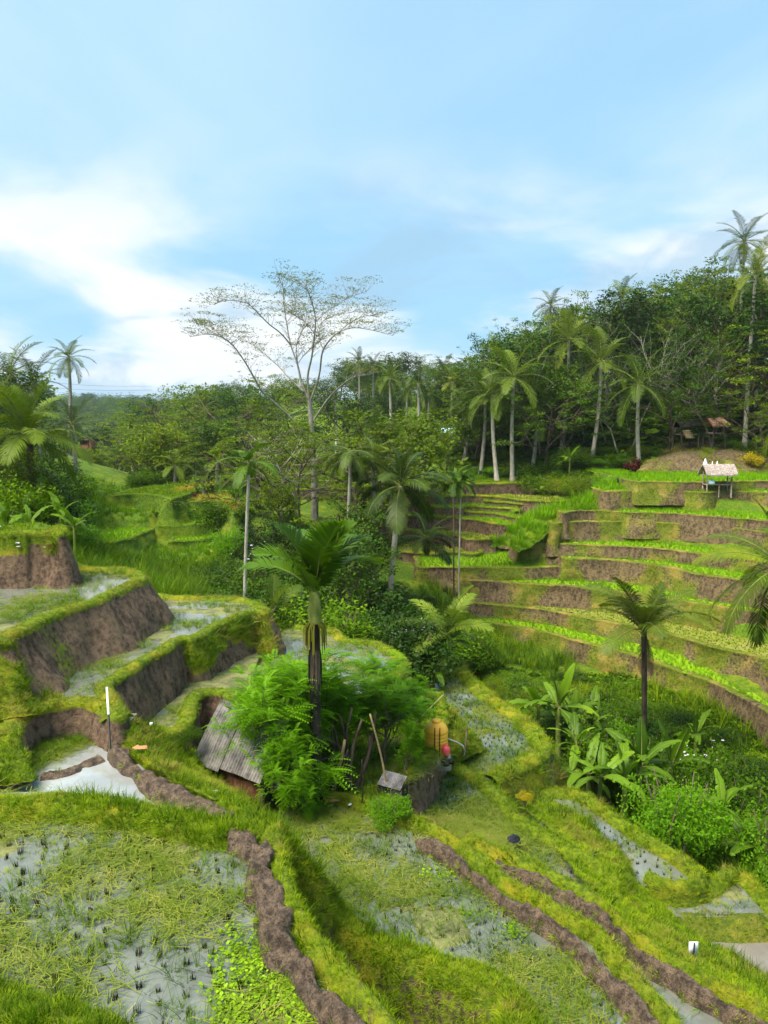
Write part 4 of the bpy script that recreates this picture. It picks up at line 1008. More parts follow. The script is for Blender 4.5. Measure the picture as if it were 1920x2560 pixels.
# ---------------------------------------------------------------- palms
def frond_mb(L, e0, droop, nl, ll, lw, vee=0.35, hang=0.45, seed=0, seg=2, petiole=0.14, twist=0.0):
    """a feather-shaped leaf: curved stalk with two rows of leaflets; starts at the origin, heads along +X"""
    r = np.random.RandomState(seed); mb = MB()
    n = 15; s = np.linspace(0, 1, n); ang = e0 - droop * s ** 1.25
    step = L / (n - 1)
    P = np.zeros((n, 3)); P[1:, 0] = np.cumsum(np.cos(ang[:-1])) * step; P[1:, 2] = np.cumsum(np.sin(ang[:-1])) * step
    P[:, 1] = twist * s ** 2 * L
    mb.tube(P, L * 0.010 * (1.1 - s) + 0.004, 5, 1, False)
    ts = np.linspace(petiole, 0.99, nl)
    C = np.stack([np.interp(ts, s, P[:, k]) for k in range(3)], -1); A = np.interp(ts, s, ang)
    fw = np.stack([np.cos(A), np.zeros(nl), np.sin(A)], -1); upv = np.stack([-np.sin(A), np.zeros(nl), np.cos(A)], -1)
    x = (ts - petiole) / (1 - petiole)
    ln = ll * np.clip(np.sin(math.pi * (0.16 + 0.80 * x)), 0.18, 1) ** 0.75
    for sd in (-1, 1):
        jt = r.uniform(0.82, 1.12, nl); f_ = 0.35 + 0.75 * x + r.uniform(-0.1, 0.1, nl)
        d = np.array((0, sd, 0.0)) + fw * f_[:, None] + upv * (vee + r.uniform(-0.12, 0.12, nl))[:, None]
        d /= np.linalg.norm(d, axis=1)[:, None]
        l = (ln * jt)[:, None]
        hg = np.array((0, 0, -1.0)) * hang * (0.8 + 0.4 * r.rand(nl))[:, None]
        p0 = C; p1 = C + d * l * 0.5 + hg * l * 0.10; p2 = C + d * l * 0.95 + hg * l * 0.5
        w = np.cross(d, upv); w /= np.linalg.norm(w, axis=1)[:, None] + 1e-9
        w = w * lw * 0.5
        V = np.stack([p0 - w * 0.6, p0 + w * 0.6, p1 + w, p1 - w, p2], 1).reshape(-1, 3)
        i = np.arange(nl)[:, None] * 5
        mb.add(V, i + np.array([[0, 1, 2, 3]])); mb.add(V[:1] * 0, np.zeros((0, 3), int))
        mb.f.append((i + np.array([[3, 2, 4]])) + (mb.n - 1 - len(V))); mb.m.append(np.zeros(nl, int))
    return mb
def trunk_mb(h, r0, r1, lean=(0, 0), curve=0.0, seg=9, n=14, rings=True, seed=0, mat=0, bulge=1.5):
    r = np.random.RandomState(seed)
    t = np.linspace(0, 1, n)
    P = np.stack([lean[0] * t ** 1.5 + curve * np.sin(t * math.pi), lean[1] * t ** 1.5, h * t], -1)
    rad = r0 + (r1 - r0) * t; rad[0] *= bulge; rad[1] *= 1 + (bulge - 1) * 0.3
    if rings: 
        n2 = max(n, int(h / 0.12)); t2 = np.linspace(0, 1, n2)
        P = np.stack([np.interp(t2, t, P[:, k]) for k in range(3)], -1); rad = np.interp(t2, t, rad) * (1 + 0.09 * (np.arange(n2) % 2) + r.uniform(-0.03, 0.03, n2))
    mb = MB(); mb.tube(P, rad, seg, mat)
    return mb, P[-1]
FR = {}
def frond_set(key, L, nl, ll, lw, mats, petiole=0.14, hang=0.45, vee=0.35):
    out = []
    for i, (e, dr) in enumerate([(1.45, 0.7), (1.15, 1.15), (0.8, 1.35), (0.45, 1.3), (0.1, 1.25), (-0.35, 0.95), (-0.8, 0.6)]):
        out.append(frond_mb(L * (1.0 if i else 0.85), e, dr, nl, ll, lw, vee - 0.05 * i, hang + 0.08 * i, 40 + i, 2, petiole, 0.04 * (i % 3 - 1)).mesh(key + '_frond', mats))
    FR[key] = out
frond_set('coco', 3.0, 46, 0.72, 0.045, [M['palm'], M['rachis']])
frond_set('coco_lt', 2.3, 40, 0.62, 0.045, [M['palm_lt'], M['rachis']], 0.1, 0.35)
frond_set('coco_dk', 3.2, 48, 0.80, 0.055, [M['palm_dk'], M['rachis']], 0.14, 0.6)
frond_set('areca_big', 2.2, 40, 0.85, 0.075, [M['areca'], M['rachis']], 0.10, 0.32, 0.5)
frond_set('areca', 2.1, 34, 0.62, 0.075, [M['areca'], M['rachis']], 0.08, 0.3, 0.55)
GOLD = 2.39996
def palm(label, base, top_z, kind='coco', n=18, size=1.0, lean=(0, 0), curve=0.0, r0=0.15, r1=0.10, bark_='bark_g', emin=0, emax=6, seed=0, group=None, shaft=False, dead=0, cat='palm', rot0=0.0, trunk=True, name='palm_tree', nuts=0):
    r = np.random.RandomState(seed + 100)
    root = tag(empty(name, base), label, cat, group)
    h = top_z - base[2]
    if trunk:
        mb, top = trunk_mb(h, r0, r1, lean, curve, 9, 14, True, seed)
        link('trunk', mb.mesh('palm_trunk', M[bark_], True), root)
    else: top = np.array((0, 0, h))
    if shaft:
        s = MB(); s.tube([top + (0, 0, -0.02), top + (0, 0, 0.3 * size), top + (0, 0, 0.75 * size)], [r1 * 1.25, r1 * 1.45, r1 * 0.8], 10)
        link('crown_shaft', s.mesh('crown_shaft', shaft if not isinstance(shaft, bool) else M['rachis'], True), root)
        top = top + (0, 0, 0.7 * size)
    for i in range(n):
        e = int(round(emin + (emax - emin) * (i / max(1, n - 1)) ** 0.9))
        o = link('frond', FR[kind][e], root, top + r.uniform(-0.04, 0.04, 3), (r.uniform(-0.35, 0.35), r.uniform(-0.12, 0.12), rot0 + i * GOLD + r.uniform(-0.25, 0.25)), size * r.uniform(0.86, 1.1))
    for i in range(dead):
        o = link('dead_frond', DEADF, root, top, (r.uniform(-0.3, 0.3), 0.1, r.uniform(0, 6.28)), size * r.uniform(0.7, 0.95))
    for i in range(nuts):
        a = r.uniform(0, 6.28)
        link('coconut', NUT, root, top + np.array((0.17 * math.cos(a), 0.17 * math.sin(a), -0.12 - 0.12 * r.rand())))
    return root
DEADF = frond_mb(2.4, -1.0, 0.5, 26, 0.5, 0.05, 0.0, 1.0, 77).mesh('dead_frond', [M['dead'], M['dead']])
_nb = MB(); _nb.tube([(0, 0, -0.13), (0, 0, -0.08), (0, 0, 0.02), (0, 0, 0.1), (0, 0, 0.13)], [0.03, 0.09, 0.11, 0.07, 0.02], 8)
NUT = _nb.mesh('coconut', M['rachis'], True)
# far palms: trunk and one crown
def crown_palm(seed, L, kind_mats, n=17):
    r = np.random.RandomState(seed); mb = MB()
    for i in range(n):
        e = 1.4 - 2.1 * (i / (n - 1)) ** 0.9
        f = frond_mb(L * r.uniform(0.85, 1.1), e, 1.15 - 0.15 * abs(e), 28, L * 0.24, 0.055, 0.3, 0.38, seed + i, 2, 0.12)
        a = i * GOLD + r.uniform(-0.3, 0.3); c, s = math.cos(a), math.sin(a)
        Rm = np.array([(c, -s, 0), (s, c, 0), (0, 0, 1)])
        off = mb.n
        for v, q in zip(f.v, f.a): mb.v.append(v @ Rm.T); mb.a.append(q)
        for q, m_ in zip(f.f, f.m): mb.f.append(q + off); mb.m.append(m_)
        mb.n += f.n
    return mb.mesh('palm_crown', kind_mats)
FARCROWN = [crown_palm(300, 3.0, [M['palm'], M['rachis']]), crown_palm(330, 3.2, [M['palm_dk'], M['rachis']]), crown_palm(360, 2.8, [M['palm_lt'], M['rachis']])]
FARTRUNK = [trunk_mb(10, 0.19, 0.12, (0.5, 0.2), 0.25, 7, 14, True, 5)[0].mesh('far_palm_trunk', M['bark_w'], True), trunk_mb(10, 0.19, 0.12, (-0.4, 0.1), -0.2, 7, 14, True, 6)[0].mesh('far_palm_trunk', M['bark_g'], True)]
def far_palm(label, base, height, cr=0, tr=0, size=1.0, group=None, seed=0, rz=None):
    root = tag(empty('palm_tree', base, RS.uniform(0, 6.28) if rz is None else rz), label, 'palm', group)
    k = height / 10.0
    link('trunk', FARTRUNK[tr], root, None, None, (1, 1, k))
    link('crown', FARCROWN[cr], root, ((0.5, 0.2, height), (-0.4, 0.1, height))[tr], (0, 0, RS.uniform(0, 6.28)), size)
    return root

# ---------------------------------------------------------------- banana
def banana_leaf(L, W, e0, droop, seed, fold=0.25, tear=0.12):
    r = np.random.RandomState(seed); mb = MB()
    n = 15; s = np.linspace(0, 1, n); pet = 0.16
    ang = e0 - droop * s ** 1.4; step = L / (n - 1)
    P = np.zeros((n, 3)); P[1:, 0] = np.cumsum(np.cos(ang[:-1])) * step; P[1:, 2] = np.cumsum(np.sin(ang[:-1])) * step
    mb.tube(P, 0.028 * (1.1 - s) + 0.004, 5, 1, False)
    x = np.clip((s - pet) / (1 - pet), 0, 1)
    wd = W * 0.5 * np.clip(np.sin(math.pi * (0.06 + 0.92 * x ** 0.8)), 0, 1) ** 0.55
    up = np.stack([-np.sin(ang), np.zeros(n), np.cos(ang)], -1)
    k0 = 2
    for sd in (-1, 1):
        for k in range(k0, n - 1):
            torn = r.rand() < tear
            dz = r.uniform(-0.03, 0.03) * W * 2 - (0.25 * W if torn else 0)
            q = []
            for kk, t in ((k, 0.0), (k + 1, 0.94 if not torn else 0.8)):
                q.append((P[kk], P[kk] + np.array((0, sd, 0)) * wd[kk] * 0.55 + up[kk] * wd[kk] * fold, P[kk] + np.array((0.05 * wd[kk], sd * 1.0 * wd[kk], 0)) + up[kk] * wd[kk] * (fold * 0.8) + np.array((0, 0, dz - 0.10 * wd[kk]))))
            V = np.array([q[0][0], q[0][1], q[0][2], q[1][0], q[1][1], q[1][2]])
            mb.add(V, [(0, 1, 4, 3), (1, 2, 5, 4)])
    return mb.mesh('banana_leaf', [M['banana'], M['rachis']])
BLEAF = [banana_leaf(2.0, 0.46, e, d, 60 + i, 0.22, 0.05 + 0.1 * i / 5) for i, (e, d) in enumerate([(1.45, 0.35), (1.2, 0.8), (0.95, 1.1), (0.65, 1.3), (0.3, 1.3), (0.0, 1.2)])]
BDEAD = None
_b = MB(); _b.tube([(0, 0, -0.1), (0.02, 0, 0.4), (0.0, 0.02, 0.9), (0.02, 0, 1.3)], [0.13, 0.11, 0.09, 0.06], 8)
BSTEM = _b.mesh('banana_stem', M['rachis'], True)
def banana(label, base, size=1.0, n=8, group=None, seed=0, stem=1.0, up=0):
    r = np.random.RandomState(seed + 900)
    root = tag(empty('banana_plant', base, r.uniform(0, 6.28), size), label, 'banana plant', group)
    link('stem', BSTEM, root, None, None, (1, 1, stem))
    for i in range(n):
        link('leaf', BLEAF[min(5, int(up + (5 - up) * i / max(1, n - 1) + r.uniform(0, 0.8)))], root, (0, 0, 1.22 * stem), (r.uniform(-0.25, 0.25), r.uniform(-0.1, 0.1), i * GOLD + r.uniform(-0.4, 0.4)), r.uniform(0.7, 1.1))
    return root

# ---------------------------------------------------------------- trees and shrubs
def rnd_unit(r, n):
    v = r.normal(size=(n, 3)); return v / np.linalg.norm(v, axis=1)[:, None]
def leaf_quads(mb, P, size, r, m=0, asp=0.5, flatz=0.5, droop=0.2):
    """one folded leaf (two triangles forming a diamond) at every point"""
    n = len(P)
    d = rnd_unit(r, n); d[:, 2] = d[:, 2] * flatz - droop; d /= np.linalg.norm(d, axis=1)[:, None]
    nn = rnd_unit(r, n); nn[:, 2] = np.abs(nn[:, 2]) + 0.6
    w = np.cross(d, nn); w /= np.linalg.norm(w, axis=1)[:, None] + 1e-9
    s = (size * r.uniform(0.6, 1.3, n))[:, None]
    V = np.stack([P - d * s * 0.5, P + w * s * asp * 0.5, P + d * s * 0.5, P - w * s * asp * 0.5], 1).reshape(-1, 3)
    mb.add(V, np.arange(n)[:, None] * 4 + np.array([[0, 1, 2, 3]]), m)
def branch_tree(seed, H, trunk_frac, spread, levels, kids, rad, up=0.35, flat=0.0, wig=0.12, first=0.45, gravity=0.0):
    """returns (wood MB, twig ends)"""
    r = np.random.RandomState(seed); wood = MB(); tips = []
    def grow_(p, d, L, rd, lev):
        n = 5 if lev else 8
        pts = [p]; dd = d.copy()
        for k in range(n):
            dd = dd + r.normal(0, wig, 3) + np.array((0, 0, (up if lev else 0.05) * 0.22 - gravity * 0.1)); dd /= np.linalg.norm(dd)
            pts.append(pts[-1] + dd * L / n)
        pts = np.array(pts); rr = rd * np.linspace(1, 0.55 if lev < levels else 0.3, n + 1)
        wood.tube(pts, rr, 7 if lev == 0 else (5 if lev < 2 else 4), 0, False)
        if lev >= levels: tips.append((pts[-1], dd)); tips.append((pts[-3], dd)); return
        k = kids[lev]
        for i in range(k):
            t = first + (1 - first) * (i + r.rand() * 0.6) / k if lev == 0 else 0.35 + 0.65 * (i + r.rand() * 0.5) / k
            t = min(t, 0.99); idx = t * n; q = int(idx); pp = pts[q] + (pts[min(q + 1, n)] - pts[q]) * (idx - q)
            az = i * GOLD + r.uniform(-0.5, 0.5); sp = spread * r.uniform(0.75, 1.2)
            s1 = np.cross(dd, (0.3, 0.2, 1.0)); s1 /= np.linalg.norm(s1); s2 = np.cross(dd, s1)
            nd = dd * math.cos(sp) + (s1 * math.cos(az) + s2 * math.sin(az)) * math.sin(sp)
            nd[2] = nd[2] * (1 - flat) + 0.08; nd /= np.linalg.norm(nd)
            grow_(pp, nd, L * r.uniform(0.5, 0.72) * (1.25 - 0.4 * t if lev == 0 else 1), max(rd * 0.52, 0.012), lev + 1)
        tips.append((pts[-1], dd))
    grow_(np.zeros(3), np.array((0, 0, 1.0)), H * trunk_frac, rad, 0)
    return wood, tips
def crown_from(tips, seed, n_per, rad, flatten, leaf, mats, asp=0.5, m2=0.0):
    r = np.random.RandomState(seed + 5); mb = MB(); P = []
    for p, d in tips:
        n = max(3, int(n_per * r.uniform(0.5, 1.4)))
        q = rnd_unit(r, n) * (r.rand(n, 1) ** 0.45) * rad * r.uniform(0.7, 1.25); q[:, 2] *= flatten
        P.append(p + q)
    P = np.vstack(P); leaf_quads(mb, P, leaf, r, 0, asp)
    if m2 > 0:
        k = r.rand(len(P)) < m2
        leaf_quads(mb, P[k] + r.normal(0, 0.05, (k.sum(), 3)), leaf * 0.9, r, 1, asp)
    return mb.mesh('crown_leaves', mats)
TREES = []
def add_tree_kind(seed, H, tf, spread, levels, kids, rad, n_per, crad, flatten, leaf, mat, bark_, up=0.35, flat=0.0, first=0.45, wig=0.12):
    wood, tips = branch_tree(seed, H, tf, spread, levels, kids, rad, up, flat, wig, first)
    zmax = max(t[0][2] for t in tips)
    TREES.append((wood.mesh('tree_wood', M[bark_], True), crown_from(tips, seed, n_per, crad, flatten, leaf, [M[mat]]), zmax + crad * flatten))
#                seed  H   tf   spread lev kids      rad  n_per crad flat leaf  mat       bark
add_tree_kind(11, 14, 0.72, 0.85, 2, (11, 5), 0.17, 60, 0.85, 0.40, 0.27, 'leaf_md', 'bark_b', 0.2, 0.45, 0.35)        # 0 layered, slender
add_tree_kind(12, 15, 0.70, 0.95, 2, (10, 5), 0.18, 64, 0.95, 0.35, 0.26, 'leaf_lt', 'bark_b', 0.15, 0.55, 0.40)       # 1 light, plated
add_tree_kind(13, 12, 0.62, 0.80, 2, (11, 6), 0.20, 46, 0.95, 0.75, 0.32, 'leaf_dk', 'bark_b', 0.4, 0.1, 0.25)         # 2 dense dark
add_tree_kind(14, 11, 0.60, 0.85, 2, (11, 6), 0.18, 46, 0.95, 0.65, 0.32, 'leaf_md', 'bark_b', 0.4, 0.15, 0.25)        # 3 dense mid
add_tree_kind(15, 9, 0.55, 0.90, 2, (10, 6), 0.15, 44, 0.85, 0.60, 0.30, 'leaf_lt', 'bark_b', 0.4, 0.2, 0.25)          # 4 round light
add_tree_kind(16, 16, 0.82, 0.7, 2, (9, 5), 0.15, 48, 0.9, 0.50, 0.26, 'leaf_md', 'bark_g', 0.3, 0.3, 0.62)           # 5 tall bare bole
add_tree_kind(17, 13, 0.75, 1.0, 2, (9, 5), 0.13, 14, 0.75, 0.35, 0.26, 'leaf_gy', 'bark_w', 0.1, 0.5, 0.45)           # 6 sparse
def tree(label, base, height, kind, group=None, rz=None, wide=1.0, name='tree', cat='tree'):
    w, c, H = TREES[kind]
    k = height / H
    root = tag(empty(name, base, RS.uniform(0, 6.28) if rz is None else rz, (k * wide, k * wide, k)), label, cat, group)
    link('trunk', w, root); link('crown', c, root)
    return root
def shrub_mesh(seed, R, H, n, leaf, mat, asp=0.5, lobes=7, stems=True):
    r = np.random.RandomState(seed); mb = MB(); P = []
    for i in range(lobes):
        a = i * GOLD; rr = R * 0.62 * math.sqrt((i + 0.5) / lobes); c = np.array((rr * math.cos(a), rr * math.sin(a), H * r.uniform(0.35, 0.8) * (1 - 0.3 * rr / R)))
        k = n // lobes; q = rnd_unit(r, k) * (0.55 + 0.45 * r.rand(k, 1)); rad = R * r.uniform(0.22, 0.5)
        q = q * rad; q[:, 2] *= 0.85; P.append(c + q)
        if i % 2 == 0:
            k = n // (lobes * 3); q = rnd_unit(r, k) * rad * r.uniform(1.0, 1.45, (k, 1)); q[:, 2] = np.abs(q[:, 2]); P.append(c + q)
    P = np.vstack(P); P = P[P[:, 2] > 0.0]
    leaf_quads(mb, P, leaf, r, 0, asp, 0.6, 0.25)
    st = MB()
    for i in range(6):
        a = i * GOLD; st.tube([(0.05 * math.cos(a), 0.05 * math.sin(a), -0.2), (R * .25 * math.cos(a), R * .25 * math.sin(a), H * 0.45), (R * .45 * math.cos(a + .3), R * .45 * math.sin(a + .3), H * 0.8)], [0.035, 0.025, 0.01], 4)
    return mb.mesh('shrub_leaves', [M[mat]]), st.mesh('shrub_stems', M['bark_b'])
SHRUBS = [shrub_mesh(71, 1.5, 1.9, 5200, 0.11, 'leaf_sh', 0.5, 14), shrub_mesh(72, 1.3, 1.6, 6500, 0.065, 'leaf_sh', 0.45, 10), shrub_mesh(73, 1.5, 1.8, 6000, 0.095, 'leaf_dk', 0.5, 12),
          shrub_mesh(74, 1.2, 1.6, 6000, 0.07, 'leaf_br', 0.42, 10), shrub_mesh(75, 1.4, 1.5, 6500, 0.065, 'leaf_lt', 0.5, 11), shrub_mesh(76, 0.9, 1.1, 2600, 0.075, 'leaf_yl', 0.5, 7), shrub_mesh(77, 0.7, 1.2, 900, 0.16, 'redleaf', 0.35, 5)]
def shrub(label, base, size, kind, group=None, name='shrub', cat='shrub', zs=1.0):
    root = tag(empty(name, base, RS.uniform(0, 6.28), (size, size, size * zs)), label, cat, group)
    link('foliage', SHRUBS[kind][0], root); link('stems', SHRUBS[kind][1], root)
    return root

# pinnate foliage: sprays of feathery leaves at the twig ends
def pinnate(mb, p, d, L, pairs, ll, r, m=0):
    d = d / (np.linalg.norm(d) + 1e-9); s = np.cross(d, (0, 0, 1.0)); s /= np.linalg.norm(s) + 1e-9; u = np.cross(s, d)
    t = np.linspace(0.15, 1, pairs); C = p + d * (t * L)[:, None] + np.array((0, 0, -1.0)) * (0.35 * L * t ** 2)[:, None]
    for sd in (-1, 1):
        l = ll * (1 - 0.35 * np.abs(t - 0.5) * 2)[:, None]
        a = C; b = C + (s * sd * 0.9 + d * 0.45) * l - np.array((0, 0, 0.22)) * l; w = d * ll * 0.17
        V = np.stack([a - w * 0.5, (a + b) / 2 - w, b, (a + b) / 2 + w], 1).reshape(-1, 3)
        mb.add(V, np.arange(pairs)[:, None] * 4 + np.array([[0, 1, 2, 3]]), m)
def pinnate_tree(seed, H, tf, kids, rad, nleaf, L, ll, mat, bark_, spread=0.8, up=0.3, first=0.35, levels=2):
    wood, tips = branch_tree(seed, H, tf, spread, levels, kids, rad, up, 0.1, 0.16, first)
    r = np.random.RandomState(seed + 3); mb = MB()
    for p, d in tips:
        for i in range(nleaf):
            a = r.uniform(0, 6.28); q = np.array((math.cos(a), math.sin(a), r.uniform(-0.15, 0.6))) + d * 0.5
            pinnate(mb, p + r.normal(0, 0.06, 3), q, L * r.uniform(0.7, 1.2), 8, ll, r)
    TREES.append((wood.mesh('tree_wood', M[bark_], True), mb.mesh('feathery_crown', [M[mat]]), max(t[0][2] for t in tips) + 0.1))
    return len(TREES) - 1
PT = [pinnate_tree(s, 3.3, 0.55, (10, 6), 0.05, 11, 0.46, 0.10, 'leaf_br', 'bark_b', 0.9, 0.3, 0.3) for s in (501, 502, 503)]
# ================================================================ planting
def ground_hit(u, v, y0=30.0, y1=100.0):
    """distance at which the sight line through a pixel meets the ground"""
    for y in np.arange(y0, y1, 0.5):
        p = at_y(u, v, y)
        if gz(p[0], y) >= p[2]: return y
    return y1
LAND = [(20, 935, 'tall palm at the left edge'), (72, 1088, 'pale-fronded left palm'), (160, 900, 'lone slender palm'), (221, 1100, 'brown house'), (432, 1165, 'pale palm behind the knoll'), (489, 1143, 'row of knoll palms'), (480, 1260, 'golden strips'), (605, 1190, 'dark knoll palm'),
        (622, 1250, 'slim leaning palm'), (668, 1540, 'stemless young palm'), (785, 1100, 'big pale tree trunk'), (787, 1400, 'tall dark palm'), (877, 1200, 'shaggy pale palm'), (1003, 1215, 'spreading coconut palm'), (1010, 1420, 'centre banana clump'), (1112, 1550, 'young palm below the terraces'), (1111, 1078, 'white-roofed hut'),
        (1143, 1230, 'pair of slim palms'), (1203, 1000, 'curved coconut palm'), (1287, 960, 'bright coconut palm'), (1408, 880, 'white-trunked palm'), (1395, 1790, 'speckled paddy bananas'), (1487, 920, 'drooping coconut palm'), (1530, 1960, 'crescent paddy bananas'), (1558, 745, 'dark palm over the canopy'), (1607, 980, 'leaning palm'), (1585, 1165, 'dark red plant'),
        (1615, 1650, 'young coconut palm'), (1716, 1060, 'dark-roofed hut'), (1742, 1745, 'single banana plant'), (1787, 1059, 'red-thatched hut'), (1857, 620, 'highest palm'), (1884, 720, 'right rim palm'), (1882, 1128, 'yellow bush'), (1885, 2140, 'right edge banana'), (1935, 1500, 'right edge palm'), (1935, 1960, 'shaded right banana')]
USED = {}
def place_label(text, x, y, z):
    """say where a plant stands by the landmark seen nearest to it"""
    dep = y * CT - z * ST; u = 960 + F_PX * x / dep; v = 1280 - F_PX * (y * ST + z * CT) / dep
    q = min(LAND, key=lambda l: (l[0] - u) ** 2 + (l[1] - v) ** 2)
    du, dv = u - q[0], v - q[1]
    w = ('right of' if du > 0 else 'left of') if abs(du) > abs(dv) else ('above' if dv < 0 else 'below')
    lab = text + ' ' + w + ' the ' + q[2]
    while len(lab.split()) > 15: lab = lab.split(' ', 1)[1]
    return lab
def spot(u, v, y):
    """world point seen at photo pixel (u, v) at distance y"""
    return at_y(u, v, y)
def palm_px(label, ut, vt, ub, y, kind, flen, **k):
    top = spot(ut, vt, y); xb = (ub - 960) / F_PX * (y * CT - top[2] * ST)
    zb = k.pop('zb', None)
    zb = gz(xb, y) - 0.1 if zb is None else zb
    L = {'coco': 3.0, 'coco_lt': 2.3, 'coco_dk': 3.2, 'areca': 2.1, 'areca_big': 2.2}[kind]
    return palm(label, (xb, y, zb), top[2], kind, size=px_len(flen, y) / L, lean=(top[0] - xb, 0), **k)
# --- single palms that stand out
p1 = palm_px('tall dark palm with green crown shaft standing in front of hut trees', 787, 1555, 785, 15.3, 'areca_big', 235, n=10, r0=0.115, r1=0.10, bark_='bark_dk', emin=0, emax=1.8, seed=3, shaft=True, rot0=0.5, zb=-7.95)
def skirt(L, n, spread, seed, mat):
    r = np.random.RandomState(seed); mb = MB()
    for i in range(n):
        a = r.uniform(0, 6.28); d = np.array((math.cos(a), math.sin(a), 0)); o = spread * r.uniform(0.6, 1.3); l = L * r.uniform(0.6, 1.1)
        s = np.array((-d[1], d[0], 0)) * 0.012
        p0, p1_, p2 = d * 0.12, d * (0.12 + o) + np.array((0, 0, -0.25 * l)), d * (0.12 + o * 1.1) + np.array((0, 0, -l))
        mb.add([p0 - s, p0 + s, p1_ + s, p1_ - s, p2 + s, p2 - s], [(0, 1, 2, 3), (3, 2, 4, 5)])
    return mb.mesh('hanging_stalks', mat)
link('flower_stalks', skirt(0.6, 70, 0.10, 1, M['drygrass']), p1, (spot(787, 1553, 15.3) - np.array(p1.location)))
link('husk_fibre', skirt(0.8, 26, 0.02, 2, M['bark_b']), p1, (spot(787, 1625, 15.3) - np.array(p1.location)))
palm_px('slim leaning areca palm with white pole-like trunk left of centre', 622, 1185, 601, 27, 'areca', 85, n=10, r0=0.06, r1=0.05, bark_='bark_w', emin=1, emax=6, seed=5, shaft=True)
palm_px('coconut palm with dark spreading crown above the banana clump', 1003, 1215, 974, 40, 'coco_dk', 150, n=17, r0=0.15, r1=0.13, bark_='bark_w', emin=0, emax=5, seed=7, dead=1, nuts=5)
palm_px('thin pale palm with drooping shaggy crown behind the dark palm', 877, 1128, 866, 41, 'coco_dk', 90, n=14, r0=0.10, r1=0.08, bark_='bark_w', emin=3, emax=6, seed=9)
palm_px('thin pale palm standing left of the spreading coconut palm', 932, 1150, 938, 42, 'coco', 95, n=14, r0=0.11, r1=0.09, bark_='bark_w', emin=1, emax=6, seed=11)
palm_px('slim areca palm, left one of the pair on the far terraces', 1134, 1226, 1137, 45, 'areca', 60, n=10, r0=0.05, r1=0.045, bark_='bark_b', emin=1, emax=6, seed=13, shaft=True)
palm_px('slim areca palm, right one of the pair on the far terraces', 1152, 1222, 1150, 45.6, 'areca', 60, n=10, r0=0.05, r1=0.045, bark_='bark_w', emin=1, emax=6, seed=15, shaft=True)
palm_px('young coconut palm with dark trunk in the ravine shrubs', 1610, 1580, 1622, 29, 'coco', 190, n=18, r0=0.10, r1=0.10, bark_='bark_dk', emin=0, emax=2.6, seed=17, dead=2, rot0=1.0)
palm_px('coconut palm at the right edge reaching fronds into the picture', 1950, 1415, 1985, 24, 'coco', 250, n=20, r0=0.15, r1=0.12, emin=0, emax=6, seed=19, rot0=0.4)
palm_px('stemless young palm in the hollow behind the earth walls', 668, 1575, 668, 26.5, 'coco_lt', 165, n=10, emin=0, emax=3, seed=21, trunk=False, zb=-9.4)
palm_px('stemless young palm at the foot of the far terraces', 1112, 1590, 1112, 27, 'coco_lt', 165, n=10, emin=0, emax=4, seed=23, trunk=False, zb=-11.2)
palm_px('coconut palm with pale fronds at the left edge above banana plants', 72, 1088, 76, 31, 'coco_lt', 175, n=18, r0=0.15, r1=0.13, bark_='bark_b', emin=0, emax=5, seed=25, nuts=4)
palm_px('dark shaggy palm behind the pale-fronded palm at the left edge', 20, 1180, 20, 33, 'coco_dk', 150, n=14, r0=0.15, r1=0.13, bark_='bark_dk', emin=3, emax=6, seed=26)
palm_px('tiny young palm on a brown terrace wall', 1347, 1226, 1347, 54, 'coco_lt', 34, n=7, emin=0, emax=3, seed=27, trunk=False)
palm_px('young palm low among shrubs behind the thin pale palms', 1065, 1345, 1065, 43, 'coco_dk', 100, n=12, emin=1, emax=5, seed=29, trunk=False)

